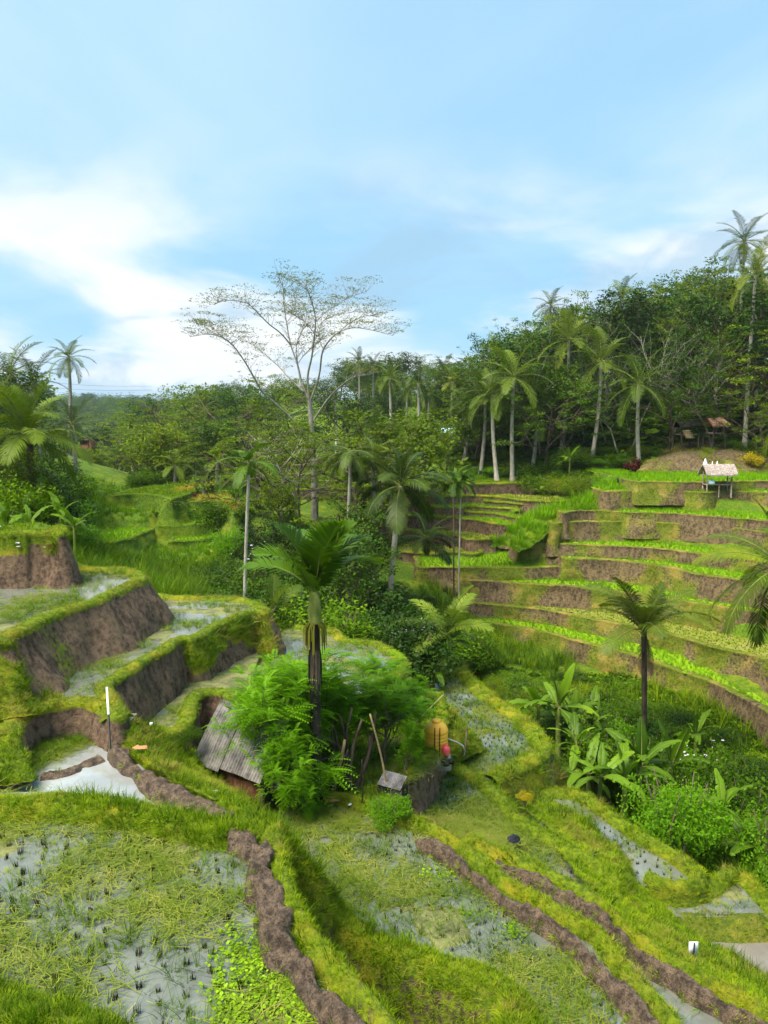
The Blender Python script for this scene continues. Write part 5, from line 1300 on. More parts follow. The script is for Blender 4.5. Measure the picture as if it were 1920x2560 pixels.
# --- palms further off: trunk and crown
def fpalm(label, ut, vt, y, h=None, vb=None, cr=0, tr=0, flen=80, group=None, rz=None):
    top = spot(ut, vt, y)
    b = gz(top[0], y) - 0.2
    return far_palm(label, (top[0], y, b), max(2.0, top[2] - b), cr, tr, px_len(flen, y) / 2.7, group, rz=rz)
for a in [('tall palm at the left edge of the sky', 10, 935, 46, 1, 1, 105), ('shaggy palm beside the tall palm at left', 95, 955, 52, 1, 1, 85), ('lone slender palm leaning against the sky at left', 160, 893, 70, 0, 1, 62),
          ('palm half hidden behind the left coconut palm', 182, 1062, 55, 1, 0, 80),
          ('pale palm at the foot of the forest, leftmost of the row behind the knoll', 432, 1165, 60, 2, 1, 60), ('second palm of the row behind the green knoll', 489, 1143, 62, 2, 1, 66), ('third palm of the row behind the green knoll', 545, 1150, 60, 0, 0, 58),
          ('dark palm of the row behind the green knoll', 605, 1192, 52, 1, 1, 60), ('palm just left of the big pale tree', 662, 1192, 52, 0, 0, 66), ('low dark palm in front of the grey terraces', 522, 1232, 54, 1, 1, 48),
          ('pale coconut palm leaning on the bank, foremost of the forest edge', 1607, 962, 63, 2, 0, 108), ('coconut palm with drooping crown left of the leaning palm', 1487, 905, 66, 0, 0, 105), ('tall white-trunked coconut palm at the forest edge', 1408, 850, 68, 0, 0, 92),
          ('tall coconut palm at the right rim of the forest', 1884, 690, 66, 0, 0, 100), ('palm standing highest above the forest at right', 1857, 605, 82, 1, 1, 70), ('dark palm peering over the forest canopy', 1558, 745, 84, 1, 1, 60),
          ('small-crowned palm on the forest skyline', 1385, 765, 86, 1, 1, 48), ('coconut palm with bright fronds beside the lime bank', 1287, 945, 64, 2, 0, 105), ('bright coconut palm in the group at the forest foot', 1247, 985, 64, 2, 0, 90),
          ('curved coconut palm in the group at the forest foot', 1203, 990, 68, 0, 1, 80), ('leftmost coconut palm of the group at the forest foot', 1160, 1015, 72, 0, 0, 70), ('low palm between bank and forest', 1330, 1045, 66, 0, 1, 70),
          ('palm far behind the spreading coconut crown', 978, 945, 85, 2, 0, 52), ('palm on the skyline right of the big tree', 897, 905, 120, 1, 1, 38), ('small palm on the skyline beside the big tree', 930, 915, 122, 1, 1, 34), ('palm in the far forest, centre', 1070, 985, 88, 0, 1, 48),
          ('palm in the far forest near the white-roofed hut', 1130, 955, 90, 0, 0, 46), ('palm deep in the forest left of the big tree', 520, 1020, 95, 1, 1, 44), ('grey-green palm in the far forest at left', 560, 1030, 98, 1, 1, 44), ('pale palm in the far forest at left', 372, 1075, 92, 2, 1, 44),
          ('palm at the right edge beside the yellow shrub', 1935, 1060, 60, 0, 0, 80), ('dark palm between forest trunks', 1700, 900, 80, 1, 1, 80), ('second dark palm between forest trunks', 1560, 930, 78, 1, 1, 75)]:
    fpalm(a[0], a[1], a[2], a[3], None, None, a[4], a[5], a[6])

# slim palms rising through the forest
_rp = np.random.RandomState(77)
for i in range(22):
    u = [330, 400, 460, 600, 690, 840, 1010, 1050, 1110, 1170, 1230, 1320, 1350, 1440, 1520, 1590, 1650, 1690, 1750, 1800, 1830, 1910][i]
    y = _rp.uniform(74, 92) if u > 1200 else _rp.uniform(80, 110)
    v = np.interp(u, [300, 700, 1000, 1240, 1420, 1600, 1920], [1030, 985, 940, 900, 800, 740, 700]) + _rp.uniform(0, 90)
    p = at_y(u, v, y)
    fpalm(place_label('slim forest palm', p[0], y, p[2]), u, v, y, None, None, int(_rp.randint(0, 3)), int(_rp.randint(0, 2)), px_len(1, 1) * 0 + (2.3 * F_PX / y), 'slim palms rising through the forest')
# --- the big pale tree
def limb(wood, pts, y0, dy, r0, r1):
    pts = np.array(pts, float); n = len(pts)
    u, v = 460 + pts[:, 0] / 3.072, 650 + pts[:, 1] / 3.072
    P = np.array([spot(a, b, y0 + dy * k / (n - 1)) for k, (a, b) in enumerate(zip(u, v))])
    P = catmull(P, 4); wood.tube(P, np.linspace(r0 * 0.72, r1 * 0.8, len(P)), 6, 0, False)
    return P
BT_Y = 55.0
bt_base = spot(787, 1290, BT_Y); bt_base[2] = gz(bt_base[0], BT_Y) - 0.2
def big_tree():
    wood, r = MB(), np.random.RandomState(5)
    tr = catmull(np.array([bt_base, spot(786, 1200, BT_Y), spot(781, 1100, BT_Y), spot(774, 1000, BT_Y)]), 6)
    wood.tube(tr, np.linspace(0.28, 0.16, len(tr)), 10, 0, False)
    L = [([(965, 1080), (905, 950), (870, 800), (820, 650), (790, 500), (770, 350), (760, 210), (730, 150)], 2, .13), ([(962, 1090), (950, 900), (980, 750), (1000, 600), (1010, 450), (980, 320), (940, 220), (880, 170)], -2, .13),
         ([(1005, 480), (1090, 400), (1180, 340), (1260, 290), (1400, 240)], 2, .05), ([(965, 1100), (1035, 900), (1060, 720), (1100, 640), (1180, 560), (1300, 520), (1450, 540), (1600, 580)], -4, .11),
         ([(820, 650), (740, 560), (650, 490), (560, 400), (480, 330), (330, 310), (230, 340)], -4, .07), ([(920, 1010), (800, 900), (740, 830), (640, 740), (540, 660), (430, 600)], 4, .08),
         ([(975, 1400), (860, 1250), (700, 1100), (600, 1010), (520, 870), (440, 740), (360, 640), (280, 590), (180, 570), (50, 590)], -3, .12), ([(360, 640), (300, 600), (220, 520), (100, 490)], 1, .04),
         ([(985, 1250), (1100, 1075), (1200, 970), (1300, 900), (1420, 880)], -4, .10), ([(1070, 690), (1040, 600), (1060, 480), (1150, 430), (1300, 400)], 4, .05), ([(1180, 560), (1280, 480), (1400, 430), (1500, 440)], 3, .045),
         ([(790, 480), (840, 400), (860, 320), (830, 240)], 3, .04), ([(1000, 560), (930, 480), (880, 440), (800, 400)], -3, .04), ([(870, 800), (930, 720), (1000, 660), (1070, 600)], 3, .05), ([(905, 930), (860, 700), (900, 560), (960, 480)], -3, .05)]
    P = []
    for pts, dy, r0 in L:
        q = limb(wood, pts, BT_Y, dy, r0, 0.018)
        n = len(q)
        for k in range(int(n * 0.30), n):
            for _ in range(2 if k < n * 0.6 else 3):
                d = rnd_unit(r, 1)[0]; d[2] = abs(d[2]) * 0.5 + 0.12; d += (q[min(k + 1, n - 1)] - q[k - 1]) * 0.5; d /= np.linalg.norm(d)
                l = r.uniform(0.5, 1.6); t = np.linspace(0, 1, 5)[:, None]
                w = q[k] + d * l * t + np.array((0, 0, 0.15)) * l * t ** 2 + r.normal(0, 0.04, (5, 3)) * t
                wood.tube(w, np.linspace(0.018, 0.006, 5), 3, 0, False)
                if r.rand() < 0.85:
                    m = r.randint(22, 48); c = rnd_unit(r, m) * r.uniform(0.3, 0.8); c[:, 2] *= 0.16
                    P.append(w[-1] + c)
    mb = MB(); leaf_quads(mb, np.vstack(P), 0.13, r, 0, 0.42, 0.35, 0.1)
    off = np.array(bt_base)
    wood.v = [v - off for v in wood.v]; mb.v = [v - off for v in mb.v]
    root = tag(empty('albizia_tree', bt_base), 'huge pale-barked tree with open sparse crown against the sky', 'tree')
    link('trunk', wood.mesh('tree_wood', M['bark_g'], True), root); link('crown', mb.mesh('sparse_crown', [M['leaf_gy']]), root)
big_tree()

# --- leafy trees near the big tree and along the valley
def tree_px(label, u, vtop, y, kind, wide=1.0, group=None, **k):
    top = spot(u, vtop, y); b = gz(top[0], y) - 0.15
    return tree(label, (top[0], y, b), max(1.5, top[2] - b), kind, group, None, wide, **k)
for a in [('flat-topped green tree just left of the big pale trunk', 640, 1030, 50, 1, 1.3), ('flat-topped green tree right of the big pale trunk', 880, 1020, 50, 1, 1.25), ('spreading light green tree left of the big tree', 560, 960, 66, 1, 1.3),
          ('low spreading tree under the big crown', 750, 1050, 47, 1, 1.1), ('light green tree behind the shaggy palm', 960, 1010, 56, 4, 1.1), ('rounded tree below the big tree, left side', 700, 1200, 44, 4, 1.0), ('rounded tree below the big tree, right side', 900, 1235, 40, 3, 1.0),
          ('dark rounded tree behind the dark palm', 830, 1280, 36, 2, 1.0), ('dark rounded tree left of the dark palm', 655, 1290, 36, 2, 1.0), ('small leafy tree beside the slim leaning palm', 640, 1370, 31, 3, 0.9),
          ('tall bare tree with thin pale stem in the ravine', 700, 1060, 46, 6, 0.9), ('slender pale-stemmed tree near the big trunk', 735, 1110, 48, 6, 0.9), ('dark rounded shrub-like tree near the knoll', 640, 1245, 47, 2, 1.0),
          ('dark tree above the left banana plants', 20, 1000, 36, 2, 1.0), ('leafy tree behind the left banana plants', 120, 1090, 40, 3, 1.1), ('bright bushy tree on the left bank', 40, 1120, 30, 4, 0.9), ('broad tree at the left edge under the tall palm', -30, 900, 44, 2, 1.0),
          ('bare-branched light tree at the right edge of the forest', 1900, 960, 62, 1, 1.0)]:
    tree_px(*a)
# --- forest on the hills; the skyline of the photograph limits the height
SKY_U = [0, 80, 105, 275, 300, 340, 420, 470, 540, 620, 700, 800, 860, 930, 1000, 1060, 1140, 1200, 1240, 1280, 1330, 1380, 1420, 1500, 1560, 1640, 1700, 1780, 1850, 1920, 2100]
SKY_V = [900, 960, 1100, 1110, 1030, 985, 955, 930, 915, 930, 925, 905, 888, 872, 868, 882, 882, 900, 870, 812, 800, 782, 742, 695, 690, 685, 655, 640, 630, 640, 640]
rf = np.random.RandomState(21)
KINDN = ['slender layered tree', 'light flat-plated tree', 'dense dark tree', 'dense leafy tree', 'rounded light green tree', 'bare-boled tree', 'thin sparse tree']
def forest(n, xr, yr, zone, group, kinds, hr, sep, wide=1.0, skip=None):
    pts = []
    for _ in range(n * 30):
        if len(pts) >= n: break
        x, y = rf.uniform(*xr), rf.uniform(*yr)
        if any((x - a) ** 2 + (y - b) ** 2 < sep * sep for a, b in pts): continue
        if any(inside(np.array([[x, y]]), pl)[0] for pl, _z in TERR): continue
        if skip and skip(x, y): continue
        pts.append((x, y))
    pts.sort(key=lambda q: q[1])
    for x, y in pts:
        b = float(base_h(np.array([x]), np.array([y]))[0]) - 0.2
        dep = y * CT - b * ST; u = 960 + F_PX * x / dep
        if u < -150 or u > 2080: continue
        lim = np.interp(u + rf.uniform(-25, 25), SKY_U, SKY_V) + (abs(rf.normal(0, 10)) if rf.rand() < 0.3 else rf.uniform(15, 150))
        hmax = spot(u, lim, y)[2] - b
        h = min(rf.uniform(*hr), hmax)
        if h < 3.0: continue
        k = kinds[rf.randint(len(kinds))]
        sz = 'short ' if h < 7 else ('tall ' if h > 13 and k != 5 else '')
        tree(place_label(sz + KINDN[k] + ' ' + zone, x, y, b + h * 0.75), (x, y, b), h, k, group, rf.uniform(0, 6.28), wide * rf.uniform(0.85, 1.2) * np.clip(11 / h, 0.8, 1.35) if h < 13 else wide)
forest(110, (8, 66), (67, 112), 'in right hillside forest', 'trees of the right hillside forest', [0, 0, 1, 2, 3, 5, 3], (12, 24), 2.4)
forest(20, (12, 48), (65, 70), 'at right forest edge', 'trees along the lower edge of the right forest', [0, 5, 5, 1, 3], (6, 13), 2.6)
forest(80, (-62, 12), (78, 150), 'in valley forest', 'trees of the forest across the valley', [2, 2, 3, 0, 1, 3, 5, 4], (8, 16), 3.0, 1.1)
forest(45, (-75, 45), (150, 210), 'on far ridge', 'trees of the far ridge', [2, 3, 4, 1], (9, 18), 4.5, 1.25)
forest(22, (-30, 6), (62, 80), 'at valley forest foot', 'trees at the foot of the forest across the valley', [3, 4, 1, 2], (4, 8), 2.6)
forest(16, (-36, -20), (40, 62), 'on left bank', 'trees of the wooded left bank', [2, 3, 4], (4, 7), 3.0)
# far wooded hill: one mass
def far_woods():
    n = 1500
    x, y = rf.uniform(-420, -30, n), rf.uniform(330, 760, n)
    z = base_h(x, y); P = np.c_[x, y, z]
    PROTO_O['woods'] = [bpy.data.objects.new('proto_woods', TREES[k][1]) for k in (2, 3, 4, 0)]
    BUCKET['woods'] = [(P - (0, 0, 2.0), np.tile((0, 0, 1.0), (n, 1)), rf.uniform(0.8, 1.35, n))]
    scatter('far_woods', 'woods', 'hazy blue-green wooded hill far off at left')
far_woods()

# --- banana plants
KEEP = []
for i, a in enumerate([('banana plant with broad leaves left of the centre clump', 962, 1425, 34, 0.75, 0), ('tall upright banana plant in the centre clump', 1005, 1400, 35, 0.85, 0), ('banana plant at the right of the centre clump', 1052, 1415, 35, 0.8, 0), ('low banana plant in front of the centre clump', 1010, 1455, 33, 0.75, 1),
          ('banana plant with strap leaves below the centre clump', 1070, 1500, 30, 0.62, 0), ('big banana plant in the ravine beside the speckled paddy', 1395, 1800, 24, 0.78, 0), ('banana plant left in the clump beside the speckled paddy', 1345, 1790, 24.8, 0.68, 1), ('banana plant behind the speckled paddy clump', 1430, 1785, 25, 0.68, 0),
          ('broad banana plant above the crescent paddy', 1500, 1975, 20.0, 0.68, 1), ('second broad banana plant above the crescent paddy', 1560, 1985, 20.2, 0.7, 0), ('low banana plant above the crescent paddy', 1470, 1960, 20.8, 0.62, 1), ('banana plant at the right edge above the lens-shaped paddy', 1885, 2150, 18.2, 0.62, 0),
          ('second banana plant at the right edge in shadow', 1935, 1960, 22, 0.7, 1), ('banana plant left of the young coconut palm', 1480, 1740, 27, 0.75, 1), ('banana plant deep in the ravine beside the young coconut palm', 1680, 1850, 24, 0.75, 0), ('banana plant on the ravine slope above the lens-shaped paddy', 1800, 2060, 19.5, 0.7, 1), ('low banana plant below the speckled paddy rim', 1440, 1880, 22, 0.6, 1), ('third banana plant above the crescent paddy, furthest back', 1600, 1950, 21.5, 0.75, 0), ('single banana plant among shrubs below the lowest far terrace', 1742, 1745, 28.5, 0.62, 0), ('banana plant in the shade of the left palm', 150, 1250, 29, 0.62, 1), ('banana plant with torn leaves under the left palm', 185, 1290, 28, 0.56, 1),
          ('banana plant in front of the left palm trunk', 95, 1230, 30, 0.65, 0), ('banana plant behind the left edge clump', 60, 1280, 28, 0.56, 1), ('bright low banana plant above the grass-capped wall', 20, 1335, 24.5, 0.62, 0), ('bright low banana plant beside the grass-capped wall', 75, 1330, 25, 0.6, 1),
          ('small banana plant on the bank under the forest', 1425, 1100, 62, 0.75, 0), ('banana plant beside the yard tank path', 1085, 1640, 25.5, 0.5, 0), ('banana plant in the hollow by the young palm', 1130, 1605, 27.5, 0.5, 0), ('pale banana plant near the grey terraces', 590, 1300, 45, 0.7, 1)]):
    p = spot(a[1], a[2] + 30, a[3]); g = gz(p[0], a[3])
    st = np.clip((p[2] - g) / (1.2 * a[4]) + 0.9, 0.7, 2.0)
    KEEP.append((p[0], a[3]))
    banana(a[0], (p[0], a[3], g - 0.05), a[4], 8, None, i, st, a[5])

# --- shrubs filling the ravine; tops stay below the sight lines of the terraces behind
EX = np.array([(1060, 1640), (1160, 1660), (1250, 1740), (1375, 1836), (1395, 1900), (1330, 1960), (1420, 1975), (1560, 2050), (1770, 2185), (1860, 2170), (1990, 2290), (1990, 2600), (1000, 2600), (1000, 1700)], float)
def fill_shrubs(n, poly_px, yr, label, group, kinds, sr, sep, vlim, zs=(0.8, 1.3)):
    pts = []; poly = np.array(poly_px, float)
    for _ in range(n * 60):
        if len(pts) >= n: break
        y = rf.uniform(*yr); x = rf.uniform(-0.5, 0.52) * y * 1.05
        if any((x - a) ** 2 + (y - b) ** 2 < sep * sep for a, b in pts): continue
        if any(inside(np.array([[x, y]]), pl)[0] for pl, _z in TERR): continue
        if any(abs(x * q[1] / y - q[0]) < 0.6 and -4.0 < y - q[1] < 0.3 for q in KEEP): continue
        b = gz(x, y)
        s = rf.uniform(*sr); zz = rf.uniform(*zs); h = s * zz * 2.25
        dep = y * CT - (b + h * 0.7) * ST
        u = 960 + F_PX * x / dep; v = 1280 - F_PX * (y * ST + (b + h * 0.7) * CT) / dep
        if not inside(np.array([[u, v]]), poly)[0]: continue
        ru = F_PX * s * 1.25 / dep; vb = v + F_PX * h * 0.35 / dep
        if inside(np.array([(u - ru, v), (u, vb), (u - ru * 0.7, vb), (u + ru * 0.7, vb)]), EX).any(): continue
        vt = np.interp(u, [q[0] for q in vlim], [q[1] for q in vlim]) + 12 + abs(rf.normal(0, 45))
        hm = spot(u, vt, y)[2] - b
        if hm < 0.5: continue
        if h > hm: zz *= hm / h
        pts.append((x, y)); k = kinds[rf.randint(len(kinds))]
        lt = label[k] if isinstance(label, dict) else label; sz = 'big ' if s > 1.15 else ('small ' if s < 0.55 else '')
        shrub(place_label(sz + lt, x, y, b + h * 0.7), (x, y, b - 0.1), s, k, group, zs=zz)
    return pts
LB = {0: 'broad-leaved shrub in ravine', 1: 'small-leaved shrub in ravine', 2: 'dark large-leaved shrub in ravine', 3: 'fresh bright green shrub in ravine', 4: 'yellow-green shrub in ravine'}
RV = [(1190, 1600), (1400, 1640), (1600, 1690), (1760, 1745), (1960, 1840), (1980, 2190), (1800, 2090), (1620, 1965), (1470, 1915), (1440, 1840), (1330, 1750), (1210, 1680)]
VL = [(1020, 1600), (1181, 1580), (1270, 1610), (1365, 1635), (1443, 1655), (1574, 1685), (1679, 1720), (1784, 1765), (1920, 1835)]
fill_shrubs(100, RV, (17, 38), LB, 'shrubs filling the ravine', [0, 0, 1, 1, 2, 3, 4, 0, 2], (0.65, 1.35), 0.95, VL, (0.9, 1.9))
fill_shrubs(45, RV, (17, 34), {k: v.replace('shrub', 'low bush') for k, v in LB.items()}, 'low bushes in the ravine', [0, 1, 3, 4, 2], (0.35, 0.7), 0.6, VL, (0.8, 1.4))
LC = {k: v.replace('in ravine', 'in shady hollow') for k, v in LB.items()}
CE = [(560, 1330), (700, 1290), (900, 1300), (960, 1400), (1120, 1470), (1180, 1560), (1180, 1650), (1040, 1650), (900, 1600), (860, 1575), (700, 1560), (660, 1530), (600, 1490)]
VC = [(560, 1370), (700, 1350), (900, 1390), (1000, 1440), (1100, 1490), (1180, 1540)]
fill_shrubs(75, CE, (25.5, 43), LC, 'shrubs in the shady hollow', [0, 1, 2, 2, 3, 0], (0.9, 1.7), 1.1, VC, (0.8, 1.6))
LD = {k: v.replace('in ravine', 'on forest bank') for k, v in LB.items()}
BK = [(1100, 1110), (1300, 1060), (1480, 1080), (1700, 1060), (1920, 1050), (1930, 1150), (1600, 1150), (1560, 1180), (1260, 1200), (1180, 1150)]
fill_shrubs(70, BK, (54, 72), LD, 'shrubs on the bank below the forest', [0, 1, 3, 4, 3], (0.9, 1.6), 1.5, [(1100, 1100), (1920, 1060)], (0.5, 0.9))
LE = {k: v.replace('in ravine', 'by green knoll') for k, v in LB.items()}
fill_shrubs(22, [(330, 1120), (420, 1160), (560, 1230), (640, 1290), (720, 1250), (760, 1300), (640, 1380), (600, 1320), (520, 1240), (400, 1190)], (34, 62), LE, 'shrubs around the green knoll', [0, 1, 3, 4, 2], (0.8, 1.5), 1.4, [(200, 1110), (760, 1230)], (0.6, 1.1))
LF = {k: v.replace('in ravine', 'under left palms') for k, v in LB.items()}
fill_shrubs(30, [(-60, 1100), (120, 1080), (170, 1150), (170, 1310), (120, 1330), (-60, 1330)], (25.5, 48), LF, 'shrubs under the left palms', [0, 2, 2, 3, 1], (0.9, 1.6), 1.4, [(-60, 1080), (260, 1120)], (0.7, 1.3))
for lab, u, v, y, s, k in [('bright yellow croton bush below the forest at right', 1882, 1128, 60, 1.5, 5), ('dark red-leaved plant at the corner of the lime field', 1585, 1176, 58, 1.1, 6), ('red cordyline in front of the grey terraces', 848, 1210, 56, 0.5, 6), ('orange-red plant near the shaggy palm', 869, 1178, 60, 0.5, 6),
                           ('red plant on top of the green knoll', 488, 1232, 50, 0.45, 6), ('round bush beside the hut roof corner', 468, 1872, 15.4, 0.32, 1), ('leafy bush in front of the little shed', 972, 2030, 14.3, 0.50, 3), ('second leafy bush in front of the little shed', 940, 2015, 14.8, 0.40, 1), ('yellow-leaved spiky plant on the bund below the tank', 1312, 2010, 17.0, 0.28, 5)]:
    p = spot(u, v, y); shrub(lab, (p[0], y, gz(p[0], y) - 0.05 if u not in (1312, 468) else p[2]), s, k)

# --- feathery trees in the hut yard
for i, (lab, u, vt, vb, y, wide) in enumerate([('feathery bright green tree overhanging the hut roof', 668, 1650, 1985, 15.9, 0.68), ('feathery tree just behind the hut', 690, 1690, 1900, 17.4, 0.75), ('feathery multi-stemmed tree in the middle of the yard', 875, 1640, 1975, 16.2, 1.1), ('feathery tree right of the tall dark palm', 800, 1660, 1960, 16.6, 1.05),
                                            ('feathery tree between yard and orange tank', 965, 1690, 1930, 17.0, 1.1), ('feathery tree with drooping branch toward the tank', 1010, 1800, 1980, 16.4, 0.5), ('feathery tree at the back of the yard', 910, 1640, 1850, 20.5, 1.15), ('leafy tree crowding the left side of the tank', 1045, 1680, 1850, 21.0, 0.6),
                                            ('low feathery tree at the hut corner', 722, 1800, 2000, 14.8, 0.55)]):
    p = spot(u, vb, y); zt = spot(u, vt, y)[2]; b = max(p[2], -8.3)
    tree(lab, (p[0], y, -7.95 if y < 19 else -8.0), zt + 7.95, PT[i % 3], None, i * 1.3, wide)

# ---------------------------------------------------------------- ground cover, straw, stubble, weed
def px_poly(l, z): return np.array([at(u, v, z)[:2] for u, v in l])
def cover(kind, poly, z, dens, sr, keep=None):
    p = pts_in(poly, z, dens)
    if keep is not None: p = p[keep(p)]
    bucket(kind, p + (0, 0, 0.005), None, RS.uniform(*sr, len(p)))
def patchy(thr, sc=0.7, seed=50): return lambda p: fbm(p, sc, 3, seed) > thr
for poly, z, d in ((polyA, -5.9, 22), (polyB, -7.8, 30), (polyC, -8.9, 40)):
    cover('straw', poly, z + 0.02, d, (0.7, 1.25), patchy(-0.12, 0.9, 60))
    cover('wet', poly, z - 0.01, d * 1.9, (0.5, 1.0), patchy(-0.22, 1.1, 70))
    cover('short', poly, z + 0.0, d * 2.2, (0.6, 1.1), patchy(-0.02, 0.8, 75))
cover('weed', px_poly([(560, 2330), (640, 2340), (700, 2420), (790, 2580), (560, 2620), (520, 2480)], -5.9), -5.88, 150, (0.45, 0.9), patchy(-0.2, 1.6, 80))
cover('weed', px_poly([(1050, 2110), (1160, 2200), (1290, 2290), (1400, 2380), (1500, 2500), (1420, 2540), (1290, 2400), (1150, 2280), (1050, 2180)], -7.8), -7.78, 70, (0.45, 0.85), patchy(0.22, 1.6, 81))
for poly, z, d in ((polyE, -9.0, 60), (polyF, -6.8, 30), (polyD1, -9.8, 35), (polyD2, -10.05, 30), (polyL2, -4.4, 40), (polyL3, -5.6, 40), (polyL3b, -6.7, 30), (polyS, -8.4, 60), (polyS2, -8.3, 25)):
    cover('wet', poly, z, d, (0.6, 1.1), patchy(0.0, 1.0, 90))
    cover('short', poly, z, d * 0.8, (0.7, 1.2), patchy(0.08, 0.9, 91))
    cover('straw', poly, z + 0.01, d * 0.5, (0.7, 1.1), patchy(0.05, 0.9, 92))
cover('wet', px_poly([(60, 1880), (200, 1800), (280, 1812), (250, 1850), (130, 1900), (90, 1930)], -6.2), -6.2, 160, (0.6, 1.1))
cover('straw', px_poly([(60, 1880), (200, 1800), (280, 1812), (250, 1850), (130, 1900), (90, 1930)], -6.2), -6.18, 120, (0.6, 1.0))
cover('straw', polyY, -7.88, 25, (0.7, 1.1)); cover('mid', polyY, -7.9, 25, (0.6, 1.2)); cover('creep', polyY, -7.88, 12, (0.7, 1.2), patchy(0.0))
cover('straw', px_poly([(900, 1870), (1050, 1850), (1090, 1900), (1020, 1950), (920, 1960)], -7.9), -7.86, 110, (0.7, 1.1))
# straw heap
for t in np.linspace(0, 1, 60):
    c = at(1095 + 145 * t, 2075 + 48 * t, -8.85); n = 16
    bucket('straw', c + RS.normal(0, 1, (n, 3)) * (0.16, 0.14, 0.0) + np.c_[np.zeros((n, 2)), RS.uniform(0, 0.16, n)], None, RS.uniform(0.7, 1.2, n))
# tall grass on the slopes between knoll and earth walls
def slope(kind, px, yr, dens, sr):
    poly = np.array(px, float); n = int(dens * 34 * (yr[1] - yr[0]))
    y = RS.uniform(*yr, n); x = RS.uniform(-0.52, 0.52, n) * y * 1.06
    b = base_h(x, y); dep = y * CT - b * ST
    u = 960 + F_PX * x / dep; v = 1280 - F_PX * (y * ST + b * CT) / dep
    m = inside(np.c_[u, v], poly); x, y, b = x[m], y[m], b[m]; m = np.ones(len(x), bool)
    for pl, _z in TERR:
        m &= ~inside(np.c_[x, y], pl)
    bucket(kind, np.c_[x, y, b][m], None, RS.uniform(*sr, m.sum()))
SL = [(150, 1440), (190, 1370), (330, 1360), (430, 1372), (600, 1365), (640, 1500), (560, 1540), (380, 1530), (250, 1470)]
slope('tall', SL, (22, 40), 9, (0.5, 0.9)); slope('mid', SL, (22, 46), 12, (1.2, 2.0)); slope('rice', SL, (22, 46), 8, (0.9, 1.5))
LH = [(120, 1120), (330, 1080), (470, 1180), (440, 1260), (300, 1340), (180, 1360), (150, 1250)]
slope('reed', LH, (28, 60), 3, (0.5, 0.9)); slope('rice', LH, (28, 60), 12, (0.7, 1.2)); slope('mid', LH, (28, 60), 6, (1.2, 1.8))
slope('tall', [(1080, 1660), (1180, 1560), (1450, 1600), (1430, 1680), (1250, 1680)], (26, 40), 6, (0.7, 1.1))
slope('reed', RV, (17, 36), 4, (0.7, 1.2)); slope('creep', RV, (17, 38), 34, (0.7, 1.5)); slope('mid', RV, (17, 38), 10, (1.2, 2.4)); slope('tall', [(1560, 1980), (1750, 2050), (1920, 2200), (1920, 2300), (1760, 2190), (1560, 2050)], (17, 24), 5, (0.5, 0.9))
slope('reed', [(1040, 1440), (1180, 1430), (1350, 1560), (1350, 1640), (1100, 1640)], (28, 46), 9, (0.6, 1.0)); slope('mid', [(1040, 1440), (1180, 1430), (1350, 1560), (1350, 1640), (1100, 1640)], (28, 46), 12, (1.5, 2.5))
slope('creep', CE, (25, 43), 25, (0.8, 1.6))
BK2 = [(1080, 1110), (1300, 1050), (1920, 1040), (1930, 1160), (1600, 1180), (1260, 1220), (1100, 1160)]
slope('rice', BK2, (54, 76), 5, (1.2, 2.2)); slope('mid', BK2, (54, 76), 6, (2.0, 3.5)); slope('creep', BK2, (54, 76), 5, (2.5, 4.5))
slope('creep', [(300, 1020), (1300, 900), (1920, 800), (1920, 1080), (1100, 1150), (400, 1240)], (60, 110), 2.5, (4, 8))
slope('mid', [(380, 1180), (900, 1150), (900, 1240), (480, 1300)], (46, 76), 5, (2, 3.5))

# rice stubble: the clumps of the front paddy one by one
STUB = [blades(20, 0.10, 0.010, 0.03, 0.16, s, 1).mesh('stubble_clump', M['stub']) for s in (201, 202, 203)]
st = rows_in(polyA, -5.9, 0.27, 0.28, 0.35)
st = st[(inside(st, px_poly([(-100, 2060), (289, 2075), (520, 2135), (585, 2160), (590, 2240), (605, 2300), (690, 2430), (770, 2600), (-200, 2700), (-200, 2100)], -5.9))) & in_view(st, 20, 20)]
st = st[np.argsort(np.linalg.norm(st, axis=1))]
for i, p in enumerate(st[:300]):
    o = link('rice_stubble', STUB[i % 3], None, p, (RS.uniform(-.2, .2), RS.uniform(-.2, .2), RS.uniform(0, 6.28)), RS.uniform(0.75, 1.25))
    tag(o, 'dark cut rice stubble clump in the front flooded paddy', 'stubble', 'rice stubble clumps of the front paddy')
if len(st) > 300: bucket('stubfar', st[300:], None, 1.0)
print('stubble', len(st))
for poly, z, sp in ((polyB, -7.8, 0.27), (polyC, -8.9, 0.22), (polyE, -9.0, 0.22), (polyD1, -9.8, 0.26)):
    p = rows_in(poly, z, sp, 0.25, 0.5); bucket('stubfar', p, None, RS.uniform(0.7, 1.1, len(p)))
